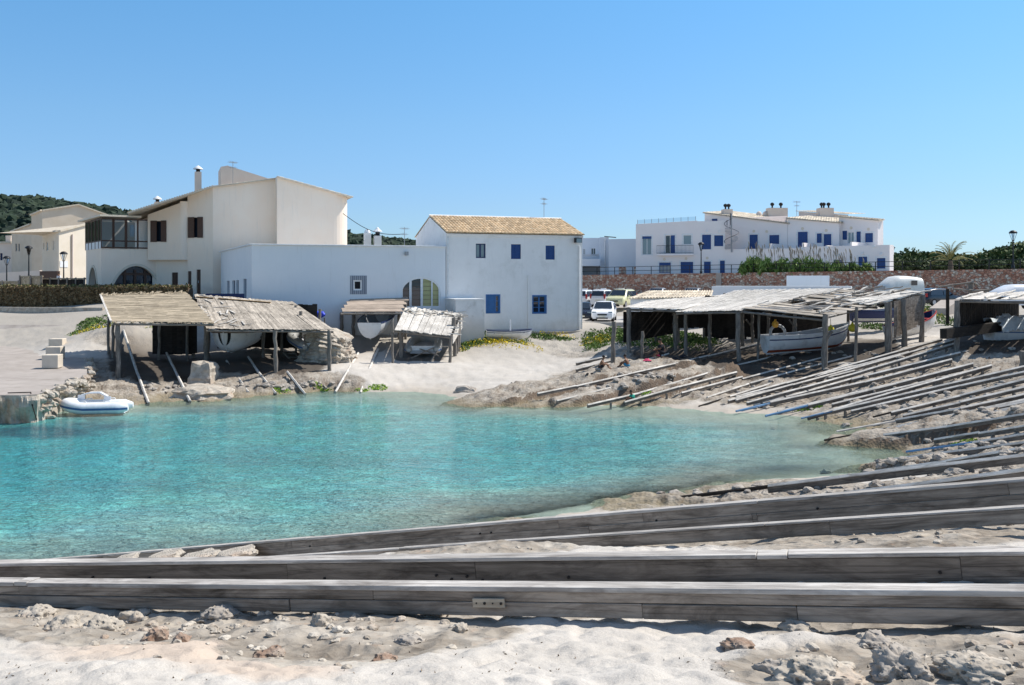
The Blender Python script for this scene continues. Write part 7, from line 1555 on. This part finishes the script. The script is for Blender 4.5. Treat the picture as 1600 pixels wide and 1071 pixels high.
TL = [(1396,398,150,6.2,6),(1412,385,165,7,7),(1434,388,158,6.6,7),(1456,386,162,7.2,7),(1474,392,150,6,6),(1497,394,155,6,6.5),(1514,393,150,5.2,6),(1532,390,146,5.6,6),(1550,386,150,6.4,6.5),(1567,380,146,6.6,7),(1584,376,142,6.8,7),(1600,374,140,7.2,7.5),(1622,372,140,7.5,8),(1650,370,142,8,8),(1523,392,138,4.2,5),(1442,391,140,4.6,5)]
TN = ['bushy dark pine touching the right end of the apartments','dense rounded pine second from the apartment block','dark pine left of the palm, third from the apartments','tall dense pine just left of the palm tree','low pine partly behind the palm tree','round pine just right of the palm tree','low pine in the dip of the tree line','pine on the left flank of the rising tree line','medium pine midway up the rising tree line','dense pine just left of the right-hand street lamp','tall pine directly behind the right-hand street lamp','tallest pine at the right edge of the picture','pine crown cut by the right edge of the picture','pine just beyond the right edge','small front bush-like pine below the dip of the tree line','small front pine in front of the third pine']
for i, (px, ty, D, h, wd) in enumerate(TL):
    zb = EYE+(440-ty)/F*D-h*.98; tree(px, 420, D, h, wd, TN[i], 100+i, 'pine', zb)
# low scrub filling in at the foot of the trees
rng = np.random.default_rng(3); pts = []
for px in range(1392, 1680, 5): b = at(px, 418, 132+rng.random()*8); pts.append(clumps(rng, (b.x, b.y, 8.2), 1.6, 1.4, 1.0, 4, 50, .7))
o = cards('scrub', M['olive'], None, np.concatenate(pts), .3, rng, 1.2); stuff(o)
# palm
b = at(1485, 425, 118); t = thing('palm_tree', 'small date palm with upright yellowish fronds above the stone wall', 'palm', (b.x, b.y, 7.0)); ztop = EYE+(440-408)/F*118
k = MB(); k.tube([(b.x, b.y, 6.6), (b.x+.05, b.y, ztop-.6), (b.x, b.y, ztop)], [.35,.3,.22], 9); k.build('trunk', M['bark'], t)
rr = random.Random(6); 
for i in range(34):
    a = i*2.399; el = math.radians(rr.uniform(8, 88)); L = rr.uniform(2.2, 3.1); p = Vector((b.x, b.y, ztop)); dirh = Vector((math.cos(a), math.sin(a), 0)); fr_ = MB(); prev = p
    spine = []
    for j in range(9): u = j/8; e2 = el-u*u*1.15; prev = prev+(dirh*math.cos(e2)+Vector((0,0,math.sin(e2))))*L/8; spine.append(prev.copy())
    fr_.tube(spine, [.03]*9, 4)
    for j in range(1, 9):
        for sgn in (-1, 1):
            for q_ in (0, .5): s0 = spine[j-1].lerp(spine[j], q_); tdir = (spine[j]-spine[j-1]).normalized(); sd_ = tdir.cross(Vector((0,0,1))).normalized()*sgn; e = s0+(sd_*.45+tdir*.5+Vector((0,0,-.12)))*.62*(1-.5*abs(j/8-.45)); fr_.add([s0, s0+tdir*.07, e], [(0,1,2)])
    fr_.build('frond', M['palm'], t, fix=False)
# giant reeds in front of the apartments
RD = [(1180,398,34,'left end of the reed row, dense green reed clump'),(1205,400,30,'bright reed clump below the two blue doors of the sloping-roofed part'),(1228,403,24,'thinner reed clump, third of the reed row from the left'),(1250,403,26,'olive reed clump in front of the first terrace divider'),(1268,400,26,'tall feathery reed clump in the middle of the reed row'),(1290,404,24,'reed clump just right of the middle of the row'),(1312,407,24,'loose reed clump in front of the ground-floor shutters'),(1335,410,24,'low dark green bush left of the last two blue doors'),(1358,412,20,'lowest bush at the right end of the reed row')]
for i, (px, ty, wd, lb) in enumerate(RD):
    rng = np.random.default_rng(i); D = 111-(px-1180)*.045; b = at(px, 425, D); w_ = wd/F*D/2; zt_ = EYE+(440-ty)/F*D; zb = 6.8; t = thing('reed_clump', lb, 'reeds', (b.x, b.y, zb), 0, 'reeds and bushes along the railing')
    n_ = 900 if i < 2 else 420; q = rng.random((n_,3)); x = b.x+(q[:,0]*2-1)*w_*1.15; y = b.y+1.2+(q[:,1]-.5)*1.8; hmax = (zt_-zb)*(1-.5*np.abs(q[:,0]*2-1)**2)*(.45+.65*vnoise(q[:,0]*9, q[:,1]*2, i)); z = zb+q[:,2]**.8*hmax
    cards('reed_leaves', M['reed' if i < 7 else 'succ'], t, np.stack([x,y,z],1), .15, rng, 4.5, .5)
    st_ = MB(); rr = random.Random(i)
    for j in range(16 if i < 8 else 2):
        x0 = b.x+rr.uniform(-1,1)*w_; tp_ = Vector((x0+rr.uniform(-.5,.3), b.y+1.2, zt_+rr.uniform(-.1,1.1))); st_.tube([(x0, b.y+1.2, zb), Vector((x0,b.y+1.2,zb)).lerp(tp_, .5)+Vector((.05,0,0)), tp_], [.018,.015,.01], 4); st_.tube([tp_-Vector((0,0,.1)), tp_+Vector((-.04,0,.25)), tp_+Vector((-.1,0,.5))], [.02,.06,.01], 5)
    st_.build('reed_plumes', M['plume'], t)
# brown hedge
rng = np.random.default_rng(9); t = thing('hedge', 'long clipped brownish hedge with a greener top left of the boat sheds', 'hedge', (-38, 74, 4))
ha, hb = hx(-80, 75.2), hx(292, 74.0); L = (hb-ha).length; n_ = 26000; u = rng.random(n_); s_ = rng.random(n_); ha_ = np.array(ha); hb_ = np.array(hb)
zt_ = zof(449.5, 74.5); zb = 3.9; face = rng.random(n_) < .72
x = ha_[0]+(hb_[0]-ha_[0])*u; y0 = ha_[1]+(hb_[1]-ha_[1])*u; wob = (vnoise(u*60, u*0, 3)-.5)*.25
y = np.where(face, y0+.1*rng.random(n_)+wob, y0+1.3*rng.random(n_)); z = np.where(face, zb+(zt_-zb)*s_, zt_+.08*rng.normal(size=n_)+wob*.3)
cards('hedge_leaves', M['hedge'], t, np.stack([x,y,z],1), .15, rng, 1.2); sel = ~face; m2 = rng.random(n_) < .5; cards('hedge_top', M['hedgetop'], t, np.stack([x,y,z+.04],1)[sel & m2], .13, rng, 1.3)
k = MB(); f_ = Fac(ha, hb); fbox(k, f_, 0, zb-.5, f_.L, zt_-.08, .18, 1.2); k.build('hedge_core', M['bark'], t)
# succulent carpet with yellow flowers
def cover(name, blobs, per, size, mt, hgt=.22, elong=2.0):
    rng = np.random.default_rng(len(name)*7+per); pts = []
    for cx, cy, rx, ry in blobs:
        n_ = int(per*rx*ry/150); a = rng.random(n_)*2*math.pi; r = np.sqrt(rng.random(n_))*(.75+.4*rng.random(n_))
        c0 = G(cx, cy, 0, 30.); s = F/c0.y; rxm = rx/s; rym = abs(G(cx, cy-ry, 0, 30.).y-G(cx, cy+ry, 0, 30.).y)/2
        x, y = c0.x+rxm*r*np.cos(a), c0.y+rym*r*np.sin(a); z = surf(x[None], y[None])[0][0]; z = z+hgt*rng.random(n_)*(.5+vnoise(x*2, y*2, 5))*(1-.6*r**3); pts.append(np.stack([x,y,z],1))
    return stuff(cards(name, M[mt], None, np.concatenate(pts), size, rng, elong, .3))
cover('succulent_carpet', [(745,533,30,8),(790,531,40,5),(728,534,14,14),(930,535,22,12),(960,527,30,10),(1000,529,45,12),(1050,528,45,12),(1090,532,30,9),(150,512,20,9),(140,506,14,8),(1460,486,45,14),(1475,503,30,16),(1420,500,22,10),(1500,480,25,10),(1180,508,35,7),(925,545,14,4),(1370,512,26,6),(250,512,12,4),(850,528,50,4)], 620, .08, 'succ', .24)
cover('yellow_flowers', [(760,537,38,5),(800,536,40,4),(150,516,14,5),(925,537,20,6),(945,531,18,6),(865,526,34,3),(843,549,6,3),(240,512,10,3),(1455,492,14,5),(722,549,6,2)], 420, .07, 'flower', .34, 1.0)
cover('algae', [(1262,640,24,3),(590,606,16,5),(500,606,18,4),(440,610,14,4),(1010,627,10,2),(565,610,12,3),(1500,693,26,2.5)], 500, .06, 'algae', .05, 1.6)
# dry seaweed and twigs blown over the near sand
rng = np.random.default_rng(12); n_ = 700; px = rng.uniform(-50, 1650, n_); py = rng.uniform(945, 1075, n_); pts = []
D_ = np.geomspace(3.2, 7.5, 260)
for a_, b_ in zip(px, py):
    xx = (a_-800)/F*D_; zz = EYE-(b_-HZ)/F*D_; g_h = base_h(xx, D_); k_ = int(np.argmax(zz <= g_h)); pts.append((xx[k_], D_[k_]))
pts = np.array(pts); keep = fbm(pts[:,0], pts[:,1], .7, 3, 44) > .47; pts = pts[keep]; zz = surf(pts[None,:,0], pts[None,:,1])[0][0]+.003
stuff(cards('dry_seaweed', pm('dry_seaweed_brown', (.2,.16,.12), (.3,.24,.18), 9), None, np.c_[pts, zz], .007, rng, 2.2, .0))
# ---------------------------------------------------------------- wooded hill
hp = [(-1200,300),(-300,305),(0,311),(60,312),(120,320),(180,331),(215,339),(300,350),(540,366),(600,372),(655,380),(720,388),(900,405),(1100,420),(1300,430)]
hpx = np.array([p[0] for p in hp], float); hpy = np.array([p[1] for p in hp], float)
pxs = np.arange(-900, 1300, 8.); ds = np.linspace(240, 900, 60); PX, DD = np.meshgrid(pxs, ds); X = (PX-800)/F*DD; Y = DD
ztop = EYE+(440-np.interp(PX, hpx, hpy))/F*600-4.5; u = np.clip((DD-240)/360, 0, 1); u2 = np.clip((DD-620)/280, 0, 1); Z = 4+(ztop-4)*(3*u*u-2*u**3)*(1-.5*u2)+(fbm(X, Y, 60, 4, 7)-.5)*16*u*(1-u)
me = bpy.data.meshes.new('hill'); nr, nc = X.shape; i = np.arange((nr-1)*nc).reshape(nr-1, nc)[:, :-1].ravel(); me.from_pydata(np.stack([X,Y,Z],-1).reshape(-1,3).tolist(), [], np.stack([i,i+1,i+nc+1,i+nc],-1).tolist()); me.materials.append(pm('hill_scrub', (.015,.025,.012), (.04,.05,.025), .05, .95, 0)); me.polygons.foreach_set('use_smooth', [True]*len(me.polygons)); struct(bpy.data.objects.new('hill', me)); C.objects.link(bpy.data.objects['hill'])
from math import sqrt
bm = bmesh.new(); bmesh.ops.create_icosphere(bm, subdivisions=2, radius=1); sv = np.array([v_.co[:] for v_ in bm.verts]); sf = np.array([[v_.index for v_ in f.verts] for f in bm.faces]); bm.free()
rng = np.random.default_rng(5); V = []; Fc = []; cnt = 0; spread = [(-60, 330, 2300), (515, 680, 900)]
for x0, x1, nn_ in spread:
    for k in range(nn_):
        px = rng.uniform(x0, x1); D = 620-380*rng.random()**1.6; u = (D-240)/360; u = min(u, 1); zt = EYE+(440-np.interp(px, hpx, hpy))/F*600-4.5; xx = (px-800)/F*D
        z = 4+(zt-4)*(3*u*u-2*u**3)+(float(fbm(np.array([xx]), np.array([D]), 60, 4, 7)[0])-.5)*16*u*(1-u); r = rng.uniform(2.2, 4.4)*(.55+.45*u)
        dd = sv*(1+.28*rng.normal(size=(len(sv),1)))*np.array([r, r, r*.8])+np.array([xx, D, z+r*.35]); V.append(dd); Fc.append(sf+cnt); cnt += len(sv)
me = bpy.data.meshes.new('woodland'); V = np.concatenate(V); Fc = np.concatenate(Fc); me.from_pydata(V.tolist(), [], Fc.tolist()); 
m, n, l, P = newmat('hill_woodland'); g = n.new('ShaderNodeNewGeometry'); col = ramp(n, l, g.outputs['Random Per Island'], [(0, (.010,.022,.013)), (.6, (.022,.042,.022)), (1, (.045,.062,.032))]); l.new(col, P.inputs['Base Color']); P.inputs['Roughness'].default_value = .95; me.materials.append(m)
o = bpy.data.objects.new('woodland', me); C.objects.link(o); stuff(o)
# wire across the gap
k = MB(); a, b = at(536, 334, 76), at(632, 366, 71); k.tube([a.lerp(b, i/12)-Vector((0,0,1.0*math.sin(math.pi*i/12)*.6)) for i in range(13)], .025, 5); o = recenter(k.build('overhead_cable', M['black'])); tag(o, 'thin overhead cable from the cream house to the antenna', 'cable')

# ================================================================= PEOPLE
def person(label, loc, rz, scale, pose, skin='skin', parts=()):
    t = thing('person', label, 'person', loc, rz, world=False); t.scale = (scale,)*3
    if pose == 'sit': J = {'pel':(0,0,.11,.115),'spi':(.03,0,.30,.105),'che':(.10,0,.46,.125),'nec':(.17,0,.58,.048),'hea':(.20,0,.68,.078),'cro':(.21,0,.77,.085),'nos':(.30,0,.69,.02)}; hip, knee, ank, toe = (.03,.09,.11,.085), (.36,.12,.36,.06), (.56,.11,.07,.042), (.70,.12,.03,.035); sh, elb, wri, hnd = (.10,.17,.50,.052), (.24,.21,.33,.038), (.40,.15,.30,.027), (.47,.12,.28,.03)
    elif pose == 'crouch': J = {'pel':(0,0,.22,.13),'spi':(.04,0,.42,.12),'che':(.12,0,.60,.14),'nec':(.18,0,.74,.052),'hea':(.22,0,.84,.082),'cro':(.22,0,.94,.088),'nos':(.31,0,.85,.02)}; hip, knee, ank, toe = (.03,.1,.22,.09), (.38,.17,.34,.065), (.22,.16,.07,.045), (.38,.17,.03,.038); sh, elb, wri, hnd = (.10,.19,.65,.056), (.28,.24,.46,.04), (.46,.14,.40,.028), (.53,.11,.38,.03)
    else: J = {'pel':(0,0,.92,.13),'spi':(0,0,1.12,.12),'che':(0,0,1.34,.145),'nec':(.01,0,1.50,.052),'hea':(.03,0,1.60,.082),'cro':(.02,0,1.69,.088),'nos':(.12,0,1.60,.02)}; hip, knee, ank, toe = (0,.1,.9,.09), (.03,.1,.5,.065), (0,.1,.08,.045), (.16,.12,.03,.038); sh, elb, wri, hnd = (0,.2,1.40,.056), (.02,.26,1.12,.04), (.10,.25,.88,.028), (.13,.25,.80,.03)
    vs = []; rs = []; es = []; ix = {}
    def add(nm, q, par): ix[nm] = len(vs); vs.append(q[:3]); rs.append(q[3]); par is not None and es.append((ix[par], ix[nm]))
    add('pel', J['pel'], None); add('spi', J['spi'], 'pel'); add('che', J['che'], 'spi'); add('nec', J['nec'], 'che'); add('hea', J['hea'], 'nec'); add('cro', J['cro'], 'hea'); add('nos', J['nos'], 'hea')
    for sg, s_ in ((1,'l'),(-1,'r')):
        f = lambda q: (q[0], q[1]*sg, q[2], q[3])
        add('hip'+s_, f(hip), 'pel'); add('kne'+s_, f(knee), 'hip'+s_); add('ank'+s_, f(ank), 'kne'+s_); add('toe'+s_, f(toe), 'ank'+s_)
        add('sho'+s_, f(sh), 'che'); add('elb'+s_, f(elb), 'sho'+s_); add('wri'+s_, f(wri), 'elb'+s_); add('han'+s_, f(hnd), 'wri'+s_)
        for k in range(4): o_ = (k-1.5)*.018; add(f'fa{k}{s_}', (hnd[0]+.045, (hnd[1]+o_)*sg, hnd[2]-.01, .009), 'han'+s_); add(f'fb{k}{s_}', (hnd[0]+.075-.006*abs(k-1), (hnd[1]+o_)*sg, hnd[2]-.035, .008), f'fa{k}{s_}')
        add('th'+s_, (hnd[0]+.01, (hnd[1]-.045)*sg, hnd[2]-.012, .010), 'han'+s_); add('ti'+s_, (hnd[0]+.04, (hnd[1]-.06)*sg, hnd[2]-.025, .008), 'th'+s_)
    me = bpy.data.meshes.new('body'); me.from_pydata(vs, es, []); o = bpy.data.objects.new('body', me); C.objects.link(o); md = o.modifiers.new('skin', 'SKIN'); sk = me.skin_vertices[0].data
    for i, r in enumerate(rs): sk[i].radius = (r, r)
    sk[0].use_root = True; md.use_smooth_shade = True; s2 = o.modifiers.new('sub', 'SUBSURF'); s2.levels = 2; s2.render_levels = 2; dg_ = bpy.context.evaluated_depsgraph_get(); m2 = bpy.data.meshes.new_from_object(o.evaluated_get(dg_)); m2.name = 'body'
    o.modifiers.clear(); o.data = m2; m2.materials.clear(); m2.materials.append(M[skin]); o.parent = t
    c_ = Vector(J['cro'][:3]); hm = MB(); rws = []
    for i in range(7):
        th_ = math.pi/2*i/6*1.15; rws.append([c_+Vector((-.015,0,-.01))+Vector((math.sin(th_)*math.cos(a)*.100, math.sin(th_)*math.sin(a)*.098, math.cos(th_)*.10)) for a in [2*math.pi*j/12 for j in range(13)]])
    hm.grid(rws); hm.build('hair', M['hair'], t)
    he = Vector(J['hea'][:3])
    for sg in (-1,1):
        k = MB(); k.lathe(tuple(he+Vector((.075, sg*.032, .02))), [(0,-.01),(.01,0),(0,.01)], 6); k.build('eye', M['black'], t); k = MB(); k.lathe(tuple(he+Vector((0, sg*.085, .005))), [(0,-.03),(.018,0),(0,.03)], 6); k.build('ear', M[skin], t)
    MB().box(tuple(he+Vector((.083,0,-.04))), (.01,.04,.008)).build('mouth', M['pinkc'], t)
    for p_, mt in parts:
        k = MB()
        if p_ == 'trunks':
            q = Vector(J['pel'][:3]); k.tube([q-Vector((0,0,.07)), q+Vector((0,0,.02)), q+Vector((.01,0,.09))], [.13,.15,.125], 12)
            for sg in (-1,1): a, b = Vector((hip[0],hip[1]*sg,hip[2])), Vector((knee[0],knee[1]*sg,knee[2])); k.tube([a, a.lerp(b,.55)], [.105,.088], 10)
        elif p_ == 'shirt':
            a, b, c2 = (Vector(J[x][:3]) for x in ('pel','spi','che')); k.tube([a+Vector((0,0,.02)), b, c2, c2+Vector((.02,0,.08))], [.14,.135,.165,.09], 14)
            for sg in (-1,1): a, b = Vector((sh[0],sh[1]*sg,sh[2])), Vector((elb[0],elb[1]*sg,elb[2])); k.tube([a.lerp(Vector(J['che'][:3]),.4), a, a.lerp(b,.75)], [.07,.075,.058], 10)
        elif p_ == 'trousers':
            for sg in (-1,1): a, b, c2 = (Vector((q[0],q[1]*sg,q[2])) for q in (hip,knee,ank)); k.tube([a, b, c2], [.11,.085,.065], 10)
        k.build(p_, M[mt], t)
    return t
def pg(px, py, d0=25.): g = G(px, py, 0, d0); return (g.x, g.y, hs(g.x, g.y)+.0)
person('dark-haired child in dark trunks sitting on the rock shelf, left of the two seated children', pg(938,590), math.radians(-10), .88, 'sit', 'skin', (('trunks','cloth'),))
person('child with blue trunks sitting on the rock shelf, right of the two seated children', pg(981,580), math.radians(150), .86, 'sit', 'skind', (('trunks','trunks'),))
person('adult in black crouching at the edge of the shade of the east sheds', pg(1037,568), math.radians(190), 1.05, 'crouch', 'skind', (('shirt','cloth'),('trousers','cloth')))
person('small child sitting close to the adult in black', pg(1030,569), math.radians(200), .62, 'sit', 'skin', (('trunks','pinkc'),))
person('child in a green shirt sitting at the water edge below the rock shelf', tuple(Vector(pg(990,634))+Vector((0,0,.02))), math.radians(200), .72, 'sit', 'skind', (('shirt','teal'),('trunks','teal')))
b = at(92, 452, 95); person('person in a white shirt behind the dark slatted fence on the left', (b.x, b.y, EYE+(440-425.5)/F*95-1.78), math.radians(-120), 1.0, 'stand', 'skin', (('shirt','shirt'),('trousers','cloth')))
for px, py, mt, lb in ((1011,574,'pinkc','pink towel on the rock shelf beside the crouching adult'),(1055,567,'cloth','black bag lying in the shade right of the crouching adult'),(1068,565,'cloth','dark bundle at the foot of a shed post')):
    g = pg(px, py); k = MB(); rws = []; rr = random.Random(px)
    for i in range(9): rws.append([Vector((g[0]+(i/8-.5)*.5, g[1]+(j/8-.5)*.4, g[2]+.01+.12*max(0, math.sin(math.pi*i/8)*math.sin(math.pi*j/8))*(.6+.8*rr.random()))) for j in range(9)])
    k.grid(rws); o = recenter(k.build('bag' if mt == 'cloth' else 'cloth', M[mt])); tag(o, lb, 'bag' if mt == 'cloth' else 'cloth')
for px, py, lb in ((918,598,'dark pebble-like shoe left of the seated children'),(925,595,'second dark shoe left of the seated children')):
    g = pg(px, py); k = MB(); k.lathe((0,0,0), [(0,0),(.07,.02),(.08,.06),(.04,.1),(0,.11)], 8); o = k.build('shoe', M['cloth']); o.location = g; tag(o, lb, 'shoe')
